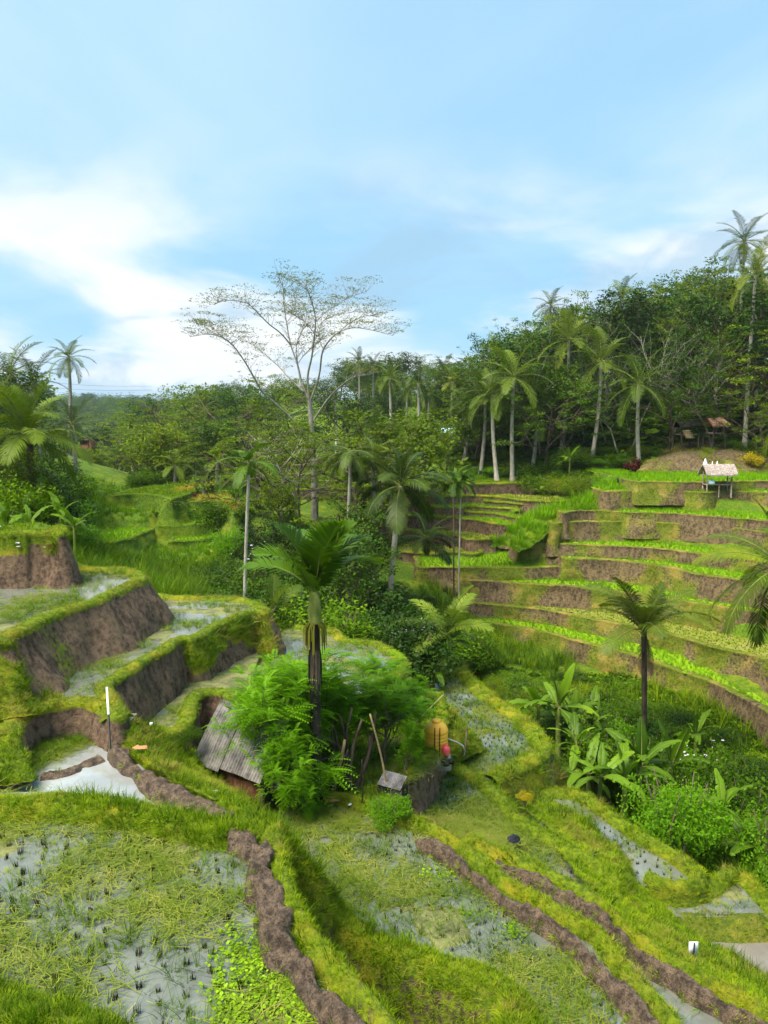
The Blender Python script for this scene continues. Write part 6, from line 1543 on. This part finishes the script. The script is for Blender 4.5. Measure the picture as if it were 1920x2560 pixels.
# ================================================================ built things
def rotz(a): return np.array([(math.cos(a), -math.sin(a), 0), (math.sin(a), math.cos(a), 0), (0, 0, 1)])
def part(name, mb, mat, parent, smooth=False, loc=None, rot=None):
    return link(name, mb.mesh(name, mat, smooth), parent, loc, rot)
def lathe(prof, seg=24):
    mb = MB(); prof = np.array(prof, float); an = np.linspace(0, 2 * math.pi, seg, endpoint=False)
    V = np.stack([prof[:, 0][:, None] * np.cos(an), prof[:, 0][:, None] * np.sin(an), np.repeat(prof[:, 1][:, None], seg, 1)], -1)
    n = len(prof); i = np.arange(n - 1)[:, None] * seg; j = np.arange(seg)[None]; j2 = (j + 1) % seg
    mb.add(V.reshape(-1, 3), np.stack([i + j, i + j2, i + seg + j2, i + seg + j], -1).reshape(-1, 4))
    return mb
def corrugated(w, l, period, amp, sag=0.0, seed=0):
    """a wavy sheet: x across the waves, y down the slope"""
    r = np.random.RandomState(seed); nx = int(w / period * 6) + 1; ny = 5
    X, Y = np.meshgrid(np.linspace(-w / 2, w / 2, nx), np.linspace(0, l, ny), indexing='ij')
    Z = amp * np.sin(X / period * 2 * math.pi) + sag * np.sin(Y / l * math.pi) + 0.01 * fbm(np.stack([X, Y, X * 0], -1), 2.0, 2, seed)
    mb = MB(); V = np.stack([X, Y, Z], -1).reshape(-1, 3); f = grid_faces(nx, ny)
    mb.add(V, f); mb.add(V - (0, 0, 0.006), f[:, ::-1]); return mb

# --- hut with the corrugated roof
E0, E1 = at(492, 1884, -6.95), at(640, 1940, -6.95)
ex = (E1 - E0); elen = float(np.linalg.norm(ex)) + 0.15; ex = ex / np.linalg.norm(ex)
ang = math.atan2(ex[1], ex[0])
hut = tag(empty('hut', (*E0[:2], -7.95), ang), 'low hut with steep grey corrugated roof and rusty brown wall', 'hut')
RISE, RUN = 0.92, 0.72
slope_l = math.hypot(RISE, RUN); tilt = math.atan2(RISE, RUN)
nsh = 5; sw = elen / nsh + 0.06
for i in range(nsh):
    sh = corrugated(sw, slope_l + 0.16 + (0.10 if i in (1,) else 0.0), 0.075, 0.018, 0.02, i)
    part('roof_sheet', sh, M['tin'], hut, True, (0.02 + (i + 0.5) * elen / nsh, -0.10 - (0.06 if i == 1 else 0.0), 0.93 + 0.012 * (i % 2) - 0.06 * (i == 1)), (tilt + 0.02 * (i % 2), 0, 0.015 * (i % 3 - 1)))
for i in range(nsh):
    sh = corrugated(sw, slope_l + 0.1, 0.062, 0.012, 0.02, 20 + i)
    part('roof_sheet', sh, M['tin'], hut, True, (0.02 + (i + 0.5) * elen / nsh, 2 * RUN + 0.04, 0.97 + 0.012 * (i % 2)), (math.pi - tilt, 0, 0.0)).rotation_euler = (-tilt, 0, math.pi)
rb = MB(); rb.tube([(-0.03, RUN, 1.0 + RISE), (elen + 0.03, RUN, 1.0 + RISE)], 0.03, 6); part('ridge_pole', rb, M['wood_dk'], hut)
def wall_panel(w, h, th, seed, bumpy=0.012):
    mb = MB(); nx, nz = 14, 8; X, Z = np.meshgrid(np.linspace(0, w, nx), np.linspace(0, h, nz), indexing='ij')
    Y = fbm(np.stack([X, X * 0, Z], -1), 2.5, 3, seed) * bumpy * 2
    V = np.stack([X, Y, Z], -1).reshape(-1, 3); f = grid_faces(nx, nz); mb.add(V, f); mb.add(V + (0, th, 0), f[:, ::-1])
    return mb
x = 0.28
for i, (w, m_) in enumerate([(0.72, 'rustwall'), (0.70, 'rustwall'), (elen - 1.42 - 0.34, 'rustwall')]):
    part('wall_sheet', wall_panel(w - 0.015, 0.98, 0.025, 30 + i), M[m_], hut, True, (x, 0.10, -0.08)); x += w
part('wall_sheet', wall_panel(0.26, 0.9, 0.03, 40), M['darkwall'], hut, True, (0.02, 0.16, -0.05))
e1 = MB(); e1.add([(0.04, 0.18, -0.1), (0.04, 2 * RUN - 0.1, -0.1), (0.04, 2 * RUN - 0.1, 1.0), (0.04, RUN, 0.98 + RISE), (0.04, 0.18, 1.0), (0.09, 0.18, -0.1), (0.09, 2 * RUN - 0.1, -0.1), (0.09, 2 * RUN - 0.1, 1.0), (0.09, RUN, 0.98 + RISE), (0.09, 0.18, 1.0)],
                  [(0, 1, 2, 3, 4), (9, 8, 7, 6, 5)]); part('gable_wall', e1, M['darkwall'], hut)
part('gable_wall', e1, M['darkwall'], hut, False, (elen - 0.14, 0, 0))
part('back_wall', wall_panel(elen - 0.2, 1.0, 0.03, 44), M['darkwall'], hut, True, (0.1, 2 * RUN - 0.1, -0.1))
for px_ in (0.03, 0.27, elen - 0.05):
    q = MB(); q.tube([(px_, 0.07, -0.2), (px_ + 0.01, 0.07, 0.45), (px_, 0.07, 1.02)], 0.035, 6); part('post', q, M['wood_dk'], hut)

# --- things around the hut
def pole(label, p0, p1, r=0.02, mat='bamboo', name='bamboo_pole', cat='pole', group=None):
    p0, p1 = np.array(p0), np.array(p1); mb = MB(); n = 9; t = np.linspace(0, 1, n)[:, None]
    L = np.linalg.norm(p1 - p0); P = (p1 - p0) * t + np.array((0.015, 0.01, 0)) * L * np.sin(t * math.pi)
    rad = np.where(np.arange(n) % 2, r * 1.12, r) * np.linspace(1.05, 0.8, n)
    mb.tube(P, rad, 7)
    return tag(link(name, mb.mesh(name, M[mat], True), None, p0), label, cat, group)
GY_ = -7.93
def yard(u, v): return at(u, v, GY_)
for lab, (u0, v0), (u1, v1, y1), r, m_ in [('thick tan bamboo pole leaning in the yard', (832, 1982), (862, 1850, 15.6), 0.035, 'bamboo'), ('long bamboo pole leaning right over the little shed', (972, 1990), (925, 1785, 15.4), 0.022, 'bamboo'), ('dark pole leaning left beside the yard trees', (818, 1990), (870, 1875, 15.2), 0.02, 'wood_dk'),
                                          ('thin bamboo pole crossing behind the dark palm', (790, 1890), (840, 1785, 17.0), 0.018, 'bamboo'), ('slanting stick between palm and tree stems', (700, 1970), (735, 1880, 15.5), 0.015, 'wood_dk'), ('straight dark stick in front of the leafy bush', (902, 2030), (905, 1900, 13.9), 0.014, 'wood_dk'),
                                          ('thin stick beside the laundry', (712, 1995), (690, 1935, 14.6), 0.013, 'bamboo'), ('second thin stick beside the laundry', (728, 1990), (700, 1935, 14.7), 0.013, 'bamboo'), ('bamboo pole reaching up to the right of the yard', (960, 1880), (1110, 1735, 19.0), 0.014, 'bamboo')]:
    pole(lab, yard(u0, v0), spot(u1, v1, y1), r, m_)
# tree stems bundled in the middle of the yard
for i, (ub, ut, vt) in enumerate([(862, 850, 1790), (875, 905, 1800), (885, 940, 1780), (868, 880, 1770), (878, 925, 1840), (858, 832, 1800)]):
    p0 = yard(ub, 1985 - i); p1 = spot(ut, vt, 15.6 + 0.15 * i)
    mb = MB(); t = np.linspace(0, 1, 8)[:, None]; P = (p1 - p0) * t + np.array((0.10 * (-1) ** i, 0.05, 0)) * np.sin(t * 3.1); mb.tube(P, np.linspace(0.06 - 0.004 * i, 0.025, 8), 7)
    tag(link('bare_stem', mb.mesh('bare_stem', M['bark_b'] if i % 2 else M['bark_dk'], True), None, p0), ['thick dark', 'pale-barked', 'right-leaning', 'straight', 'short crooked', 'left-leaning'][i] + ' bare stem in the bundle of yard trees', 'stem', 'bare stems in the yard')
# laundry on a line
ln0, ln1 = spot(655, 1935, 14.4), spot(735, 1945, 14.6)
t = np.linspace(0, 1, 9)[:, None]; mb = MB(); mb.tube((ln1 - ln0) * t - np.array((0, 0, 0.04)) * np.sin(t * math.pi), 0.005, 4)
tag(link('clothes_line', mb.mesh('clothes_line', M['wood_dk']), None, ln0), 'thin clothes line strung beside the hut', 'line')
def cloth(label, u, v, y, w, h, mat, seed):
    p = spot(u, v, y); mb = MB(); nx, nz = 9, 9; X, Z = np.meshgrid(np.linspace(-w / 2, w / 2, nx), np.linspace(0, -h, nz), indexing='ij')
    Y = 0.05 * np.sin(X / w * 9 + seed) * (-Z / h) + 0.02; X = X * (1 + 0.18 * np.sin(Z * 9 + seed))
    V = np.stack([X, Y, Z], -1).reshape(-1, 3); f = grid_faces(nx, nz); mb.add(V, f); mb.add(V + (0, 0.008, 0), f[:, ::-1])
    tag(link('hanging_cloth', mb.mesh('hanging_cloth', M[mat], True), None, p), label, 'laundry')
cloth('dark cloth hanging on the line beside the hut', 686, 1942, 14.5, 0.22, 0.26, 'cloth_dk', 1); cloth('small red cloth on the clothes line', 704, 1948, 14.45, 0.09, 0.10, 'red', 2); cloth('white cloth hanging below the dark one', 694, 1955, 14.4, 0.10, 0.14, 'white', 3); cloth('dull purple cloth hanging by the hut corner', 680, 1955, 14.35, 0.12, 0.22, 'wood_dk', 4)
sl = MB(); sl.box((0, 0, 0.03), (0.36, 0.22, 0.06), 0, rotz(0.1)); sl.box((0.05, 0.05, 0.075), (0.24, 0.14, 0.03), 0, rotz(0.4))
tag(link('terracotta_slab', sl.mesh('terracotta_slab', M['terracotta']), None, at(834, 2001, -7.75)), 'orange terracotta slab lying on the bund edge', 'slab')
for lab, u, v, z, s, m_ in [('white scrap of plastic at the bund below the yard', 876, 2012, -7.72, (0.10, 0.06, 0.03), 'white'), ('long white scrap beside the leafy bush', 900, 2014, -7.72, (0.20, 0.05, 0.03), 'white'), ('white box in front of the little shed', 905, 1952, GY_, (0.14, 0.10, 0.09), 'white'), ('teal plastic bag beside the little shed', 921, 1962, GY_, (0.16, 0.12, 0.10), 'teal'),
                            ('dark blue bundle in the yard shadows', 832, 1945, GY_, (0.16, 0.14, 0.14), 'cloth_dk'), ('pale blue sheet glimpsed behind the palm trunk', 767, 1870, -7.2, (0.12, 0.03, 0.2), 'blue'), ('white pebble-like scrap on the pool bank', 378, 1812, -5.9, (0.06, 0.05, 0.05), 'white')]:
    mb = MB(); r = np.random.RandomState(int(u)); P = rnd_unit(r, 60); P = P / np.abs(P).max(1)[:, None] ** 0.7 * 0.5 * np.array(s)
    import bmesh as _bm
    b = _bm.new(); [b.verts.new(q) for q in P]; _bm.ops.convex_hull(b, input=b.verts); me = bpy.data.meshes.new('scrap'); b.to_mesh(me); b.free(); me.materials.append(M[m_])
    p = at(u, v, z); tag(link('plastic_scrap' if m_ in ('white', 'teal', 'blue') else 'bundle', me, None, (p[0], p[1], p[2] + s[2] * 0.45), (0, 0, r.uniform(0, 3))), lab, 'scrap')
# little shed
q0 = yard(945, 1990); shed = tag(empty('shed', q0, -0.55, 0.6), 'little shed with dark corrugated roof at the yard edge', 'shed')
for i in range(3):
    part('roof_sheet', corrugated(0.34, 0.62, 0.07, 0.013, 0.01, 60 + i), M['tin_dk'], shed, True, (0.16 + 0.31 * i, -0.06, 0.46 + 0.008 * (i % 2)), (0.55, 0, 0.02 * i))
part('wall_sheet', wall_panel(0.95, 0.46, 0.03, 61), M['darkwall'], shed, True, (0.0, 0.0, 0)); part('wall_sheet', wall_panel(0.45, 0.5, 0.03, 62), M['darkwall'], shed, True, (0.98, 0.0, 0), (0, 0, 1.57))
for x in (0.02, 0.96):
    for y in (0.0, 0.48):
        q = MB(); q.tube([(x, y, -0.1), (x, y, 0.46 + 0.42 * y)], 0.022, 6); part('post', q, M['wood_dk'], shed)
# --- orange water tank
tp = at(1090, 1884, -8.05)
tank = tag(empty('water_tank', tp), 'orange ribbed plastic water tank under the trees', 'water tank')
R0 = px_len(29, 19.4)
prof = [(0, 0.0), (R0 * 0.95, 0.0), (R0, 0.03)]
for k in range(7):
    z0 = 0.05 + k * 0.085; prof += [(R0 * 0.975, z0), (R0, z0 + 0.015), (R0, z0 + 0.07), (R0 * 0.975, z0 + 0.08)]
prof += [(R0 * 0.95, 0.66), (R0 * 0.8, 0.74), (R0 * 0.5, 0.80), (R0 * 0.36, 0.81)]
part('body', lathe(prof, 32), M['tank'], tank, True)
part('lid', lathe([(R0 * 0.38, 0.80), (R0 * 0.40, 0.83), (R0 * 0.38, 0.86), (R0 * 0.2, 0.88), (0, 0.885)], 24), M['tank'], tank, True)
for a in (-1.75, -1.35):
    q = MB(); q.tube([(math.cos(a) * (R0 + 0.012), math.sin(a) * (R0 + 0.012), z) for z in np.linspace(0.0, 0.78, 6)], 0.012, 5); part('strap', q, M['bark_dk'], tank)
bs = MB(); bs.box((0, 0, -0.15), (0.7, 0.7, 0.28)); part('plinth', bs, M['stone'], tank)
jp = tp + np.array((0.22, -0.34, 0.12))
jug = tag(empty('jerry_can', jp), 'pinkish red plastic can hanging in front of the orange tank', 'can')
part('body', lathe([(0, 0), (0.085, 0), (0.095, 0.02), (0.095, 0.17), (0.08, 0.205), (0.035, 0.22), (0.03, 0.24), (0, 0.24)], 16), M['pink'], jug, True)
q = MB(); q.tube([(-0.05, 0, 0.21), (-0.045, 0, 0.27), (0, 0, 0.30), (0.045, 0, 0.27), (0.05, 0, 0.21)], 0.008, 5); part('handle', q, M['pink'], jug)
q = lathe([(0, 0), (0.11, 0), (0.12, 0.05), (0.12, 0.12), (0.07, 0.16), (0.06, 0.2), (0, 0.2)], 14); q.box((0.14, 0, 0.08), (0.12, 0.09, 0.1))
tag(link('water_pump', q.mesh('water_pump', M['black'], True), None, tp + np.array((0.2, -0.36, -0.12))), 'small black pump at the foot of the orange tank', 'pump')
q = MB(); q.tube([(0, 0, 0), (0.22, -0.02, -0.07), (0.36, -0.05, -0.15), (0.42, -0.06, -0.3)], 0.015, 6)
tag(link('pipe', q.mesh('pipe', M['metal'], True), None, tp + np.array((0.28, -0.1, 0.42))), 'short grey pipe running out from the orange tank', 'pipe')
pole('forked dead stick standing beside the orange tank', at(1160, 1890, -8.6), spot(1168, 1815, 19.6), 0.025, 'bark_b', 'dead_stick', 'stick')
# --- measuring pole in the pool
mp = at(277, 1893, -6.22); mh = spot(275, 1718, mp[1])[2] - mp[2]
mpole = tag(empty('measuring_pole', mp), 'thin pole with white upper half standing in the pool', 'pole')
q = MB(); q.tube([(0, 0, -0.3), (-0.01, 0, mh * 0.62)], 0.021, 8); part('lower_half', q, M['black'], mpole)
q = MB(); q.tube([(-0.01, 0, mh * 0.62), (-0.018, 0, mh)], 0.02, 8); part('upper_half', q, M['white'], mpole)
# --- small white sign
sp = at(1732, 2426, -8.85); sh_ = spot(1732, 2358, sp[1])[2] - sp[2]
sign = tag(empty('sign', sp, 0.05), 'small blank white sign on a black post on the grassy slope', 'sign')
q = MB(); q.tube([(0, 0, -0.25), (0, 0, sh_ * 0.5), (0.004, 0, sh_)], 0.014, 8); part('post', q, M['black'], sign)
bw_, bh_ = px_len(25, sp[1] * 1.02), px_len(37, sp[1] * 1.02)
q = MB(); q.box((0, 0.018, sh_ - bh_ * 0.5 + 0.012), (bw_, 0.008, bh_)); part('board', q, M['white'], sign)
# --- black bundle beside the straw heap, fallen leaf
r = np.random.RandomState(4); P = rnd_unit(r, 90) * (0.15, 0.13, 0.19) * (0.85 + 0.3 * r.rand(90, 1))
b = _bm.new(); [b.verts.new(q) for q in P]; _bm.ops.convex_hull(b, input=b.verts); me = bpy.data.meshes.new('black_sack'); b.to_mesh(me); b.free(); me.materials.append(M['cloth_dk'])
pp = at(1283, 2126, -8.9); tag(link('black_sack', me, None, pp + (0, 0, 0.15)), 'black sack standing beside the straw heap', 'sack')
q = MB(); V = np.array([(-0.14, 0, 0.01), (-0.05, 0.06, 0.05), (0.03, 0.03, 0.02), (0.12, 0.05, 0.06), (0.14, 0.0, 0.02), (0.05, -0.04, 0.04), (-0.04, -0.05, 0.03), (0, 0, 0.07)])
q.add(V, [(0, 7, 1), (1, 7, 2), (2, 7, 3), (3, 7, 4), (4, 7, 5), (5, 7, 6), (6, 7, 0)]); tag(link('fallen_leaf', q.mesh('fallen_leaf', M['terracotta']), None, at(349, 1882, -5.95) + (0, 0, 0.07), (0.2, 0.1, 0)), 'orange dry leaf lying on the grass by the pool path', 'leaf')
# --- thatched shelter on the far terrace
bp = at(1790, 1226, ZR[7]); bp[1] = 49.55; bp[0] *= 49.55 / 50.3
sh = tag(empty('shelter', bp, 0.03), 'open thatched shelter on posts beside the lime field', 'shelter')
W2, D2 = px_len(31, bp[1]), 0.3
for x in (-W2, W2):
    for y in (-D2, D2):
        q = MB(); q.tube([(x, y, -0.4), (x, y, 0.8), (x, y, 1.32)], 0.045, 7); part('post', q, M['wood'], sh)
nx, ny = 22, 13
X, S_ = np.meshgrid(np.linspace(-W2 - 0.22, W2 + 0.22, nx), np.linspace(-1, 1, ny), indexing='ij')
Zr = 1.78 - 0.62 * np.abs(S_) ** 1.35 + 0.03 * fbm(np.stack([X, S_, X * 0], -1), 3, 3, 5) - 0.07 * (np.abs(S_) > 0.95) * (0.5 + fbm(np.stack([X, S_, X * 0], -1), 5, 2, 8))
V = np.stack([X, S_ * (D2 + 0.35), Zr], -1).reshape(-1, 3); f = grid_faces(nx, ny)
mb = MB(); mb.add(V, f); mb.add(V - (0, 0, 0.09), f[:, ::-1])
e0 = np.arange(ny); 
for a in (0, (nx - 1) * ny):
    mb.add(np.vstack([V[a:a + ny], V[a:a + ny] - (0, 0, 0.09)]), [(k, k + 1, k + 1 + ny, k + ny) for k in range(ny - 1)])
fr = np.arange(nx) * ny
for a in (fr, fr + ny - 1):
    mb.add(np.vstack([V[a], V[a] - (0, 0, 0.09)]), [(k, k + 1, k + 1 + nx, k + nx) for k in range(nx - 1)])
part('thatch_roof', mb, M['thatch'], sh)
q = MB(); q.box((0, 0, 0.46), (2 * W2 + 0.1, 2 * D2, 0.06)); part('platform', q, M['wood'], sh)
for y in (-D2, D2):
    q = MB(); q.box((0, y, 1.28), (2 * W2 + 0.1, 0.06, 0.07)); part('beam', q, M['wood'], sh)
for x in (-W2, 0.0, W2):
    q = MB(); q.tube([(x * 0.97, -D2 * 0.9, -0.35), (x * 0.97, -D2 * 0.9, 0.43)], 0.03, 6); part('leg', q, M['wood'], sh)
q = lathe([(0, 0), (0.2, 0), (0.21, 0.1), (0.17, 0.22), (0.08, 0.28), (0, 0.29)], 14); tag(link('blue_bag', q.mesh('blue_bag', M['blue'], True), None, bp + (-W2 + 0.3, -0.3, 0.49)), 'pale blue bag on the platform of the thatched shelter', 'bag')
pole('pale plank leaning against the right side of the shelter', at(1855, 1208, ZR[7]) + (0, 1.0, 0), bp + (W2 + 0.05, 0.2, 0.85), 0.04, 'wood', 'plank', 'plank')
# white figures in the field behind the shelter
def figure(label, u, y, w, h, fat):
    p = at_y(u, 1180, y); z = ZR[8]
    pr = [(0, 0), (w * 0.5, 0.0), (w * 0.56 * fat, h * 0.12), (w * 0.5 * fat, h * 0.3), (w * 0.30, h * 0.45), (w * 0.34, h * 0.58), (w * 0.30, h * 0.72), (w * 0.16, h * 0.85), (w * 0.05, h), (0, h)]
    tag(link('statue', lathe(pr, 14).mesh('statue', M['white'], True), None, (p[0], y, z), None, (1, 0.8, 1)), label, 'statue')
figure('largest white draped figure behind the shelter roof', 1762, 56, 0.52, 1.25, 1.1); figure('white pointed figure behind the middle of the shelter roof', 1780, 56, 0.26, 1.05, 1.0); figure('white pointed figure, rightmost of the three behind the shelter', 1792, 56, 0.28, 1.08, 1.0)
q = lathe([(0, 0), (0.28, 0), (0.33, 0.12), (0.28, 0.3), (0.1, 0.4), (0, 0.41)], 14); p = at_y(1768, 1180, 55.6); tag(link('white_sack', q.mesh('white_sack', M['white'], True), None, (p[0], 55.6, ZR[8] + 0.45)), 'rounded white bundle beside the largest white figure', 'bundle')
# dark post wrapped in white at the foot
p = at_y(1545, 1224, 52.5); q0 = tag(empty('shrine_post', (p[0], 52.5, p[2] - 0.1)), 'dark upright post with white cloth at its foot on the lime knoll', 'post')
q = MB(); q.tube([(0.05, 0, 0.25), (0.02, 0, 0.55), (-0.05, 0, 0.8), (-0.06, 0, 0.95)], [0.07, 0.09, 0.075, 0.03], 8); part('upper_part', q, M['black'], q0)
q = MB(); q.tube([(0.08, 0, -0.2), (0.07, 0, 0.1), (0.05, 0, 0.3)], [0.05, 0.06, 0.06], 8); part('white_cloth', q, M['white'], q0)
# --- huts under the forest
def gable(label, u, v, y, w, d, wallh, roofh, roofm, wallm, name, rz=0.0, posts=False, cat='hut', over=0.3):
    y = ground_hit(u, v + 14, 45.0, 100.0) if name == 'house' else y
    p = spot(u, v, y); root = tag(empty(name, (p[0], y, gz(p[0], y) - 0.1), rz), label, cat)
    h0 = p[2] - gz(p[0], y) + 0.1; h0 = max(0.3, h0)
    if posts:
        for x in (-w / 2, w / 2):
            for yy in (-d / 2, d / 2):
                q = MB(); q.tube([(x, yy, -0.3), (x, yy, h0)], 0.07, 6); part('post', q, M['wood_dk'], root)
        q = MB(); q.box((0, 0, h0 - wallh), (w, d, 0.12)); part('floor', q, M['wood'], root)
    else:
        q = MB(); q.box((0, 0, h0 / 2 - 0.3), (w, d, h0 + 0.6)); part('wall', q, M[wallm], root)
    W, D = w / 2 + over, d / 2 + over; n = 9
    for sgn in (-1, 1):
        X, S_ = np.meshgrid(np.linspace(-W, W, 12), np.linspace(0, 1, 6), indexing='ij')
        Z = h0 - 0.12 + roofh * (1 - S_) + 0.04 * fbm(np.stack([X, S_ * 2, X * 0 + sgn], -1), 2, 3, int(u)) - 0.15 * (S_ > 0.9) * np.abs(fbm(np.stack([X, S_, X * 0], -1), 1.5, 2, 3))
        V = np.stack([X * (1 - 0.12 * (1 - S_)), sgn * D * S_, Z], -1).reshape(-1, 3); f = grid_faces(12, 6); mb = MB(); mb.add(V, f); mb.add(V - (0, 0, 0.1), f[:, ::-1]); part('roof_slope', mb, M[roofm], root)
    return root
gable('dark-roofed open hut under the forest at right', 1716, 1060, 66, 1.5, 1.5, 0.9, 0.45, 'darkwall', 'darkwall', 'hut', 0.1, True)
q = MB(); [q.box((0, -0.25 * k, -0.17 * k), (0.6, 0.3, 0.16)) for k in range(4)]
p = spot(1716, 1078, 64.5); tag(link('wooden_steps', q.mesh('wooden_steps', M['bamboo']), None, p), 'pale steps below the dark-roofed hut', 'steps')
gable('open hut with reddish thatched roof on the bank at right', 1787, 1059, 65, 1.15, 1.3, 0.8, 0.62, 'thatch_red', 'darkwall', 'hut', 0.25, True)
gable('white-roofed hut at the foot of the far forest', 1111, 1078, 80, 1.5, 2.0, 1.2, 0.5, 'blue', 'wood_dk', 'hut', 0.05)
gable('brown brick house behind the left bank', 221, 1098, 58, 1.0, 2.0, 1.2, 0.25, 'darkwall', 'rustwall', 'house', -0.3, cat='house')
# --- power lines over the valley at left
for i, (v0, v1) in enumerate([(955, 965), (968, 975), (978, 988)]):
    a, b = spot(110, v0, 150), spot(380, v1, 170); t = np.linspace(0, 1, 14)[:, None]; mb = MB(); mb.tube((b - a) * t - np.array((0, 0, 0.35)) * np.sin(t * math.pi), 0.018, 4)
    tag(link('power_line', mb.mesh('power_line', M['wood_dk']), None, a), ['upper', 'middle', 'lower'][i] + ' thin power line crossing the sky at left', 'power line')
# bundle of flowers on shrubs
def flowers(px, yr, n):
    for u, v in px:
        y = RS.uniform(*yr); p = spot(u, v, y)
        bucket('flower', p + RS.normal(0, 0.35, (n, 3)) * (1, 0.6, 0.6), None, RS.uniform(0.6, 1.3, n))
PROTO_O['flower'] = [bpy.data.objects.new('proto_flower', discs(4, 0.03, 0.03, 5, 0.04).mesh('flower_heads', M['flower']))]
flowers([(1015, 1592), (1045, 1600), (1060, 1580), (990, 1610)], (27.0, 27.8), 18); flowers([(20, 1352), (35, 1362), (15, 1378), (85, 1345)], (20.2, 20.8), 2)
flowers([(630, 1385), (655, 1380), (1735, 1865), (1700, 1880), (1790, 1900)], (26, 27), 6)

# ---------------------------------------------------------------- haze
def haze(density):
    m = bpy.data.materials.new('hazy_air'); m.use_nodes = True; t = m.node_tree; t.nodes.clear()
    o = t.nodes.new('ShaderNodeOutputMaterial'); v = t.nodes.new('ShaderNodeVolumePrincipled')
    v.inputs['Color'].default_value = (0.80, 0.90, 1.0, 1); v.inputs['Density'].default_value = density; v.inputs['Anisotropy'].default_value = 0.2
    t.links.new(v.outputs[0], o.inputs['Volume'])
    q = MB(); q.box((-100, 690, 20), (2600, 1800, 110)); tag(link('haze', q.mesh('haze', m)), 'thin bluish haze in the valley air', None, None, 'stuff')
haze(0.00018)
# ================================================================ grass and other ground cover
for kind, name, lab in [('short', 'short_grass', 'short green grass on the bunds and terrace rims'), ('mid', 'long_grass', 'longer green grass on the banks'), ('dry', 'dry_grass', 'yellowed dry grass among the green'),
                        ('rice', 'young_rice', 'bright lime young rice in the fields'), ('gold', 'ripe_rice', 'golden ripe rice on the knoll'), ('stubfar', 'far_stubble', 'cut rice stubble on the farther paddies'),
                        ('tall', 'tall_grass', 'tall green fodder grass on the slopes'), ('reed', 'reed_grass', 'light green reedy grass on the banks'), ('straw', 'cut_straw', 'cut straw strewn over the paddies'),
                        ('weed', 'water_weed', 'bright round-leaved water weed on the paddies'), ('wet', 'flattened_grass', 'flattened wet grass blades in the paddies'), ('flower', 'wild_flowers', 'pale violet wild flowers dotted over the shrubs'), ('creep', 'ground_cover', 'leafy creepers covering the ground')]:
    scatter(name, kind, lab)
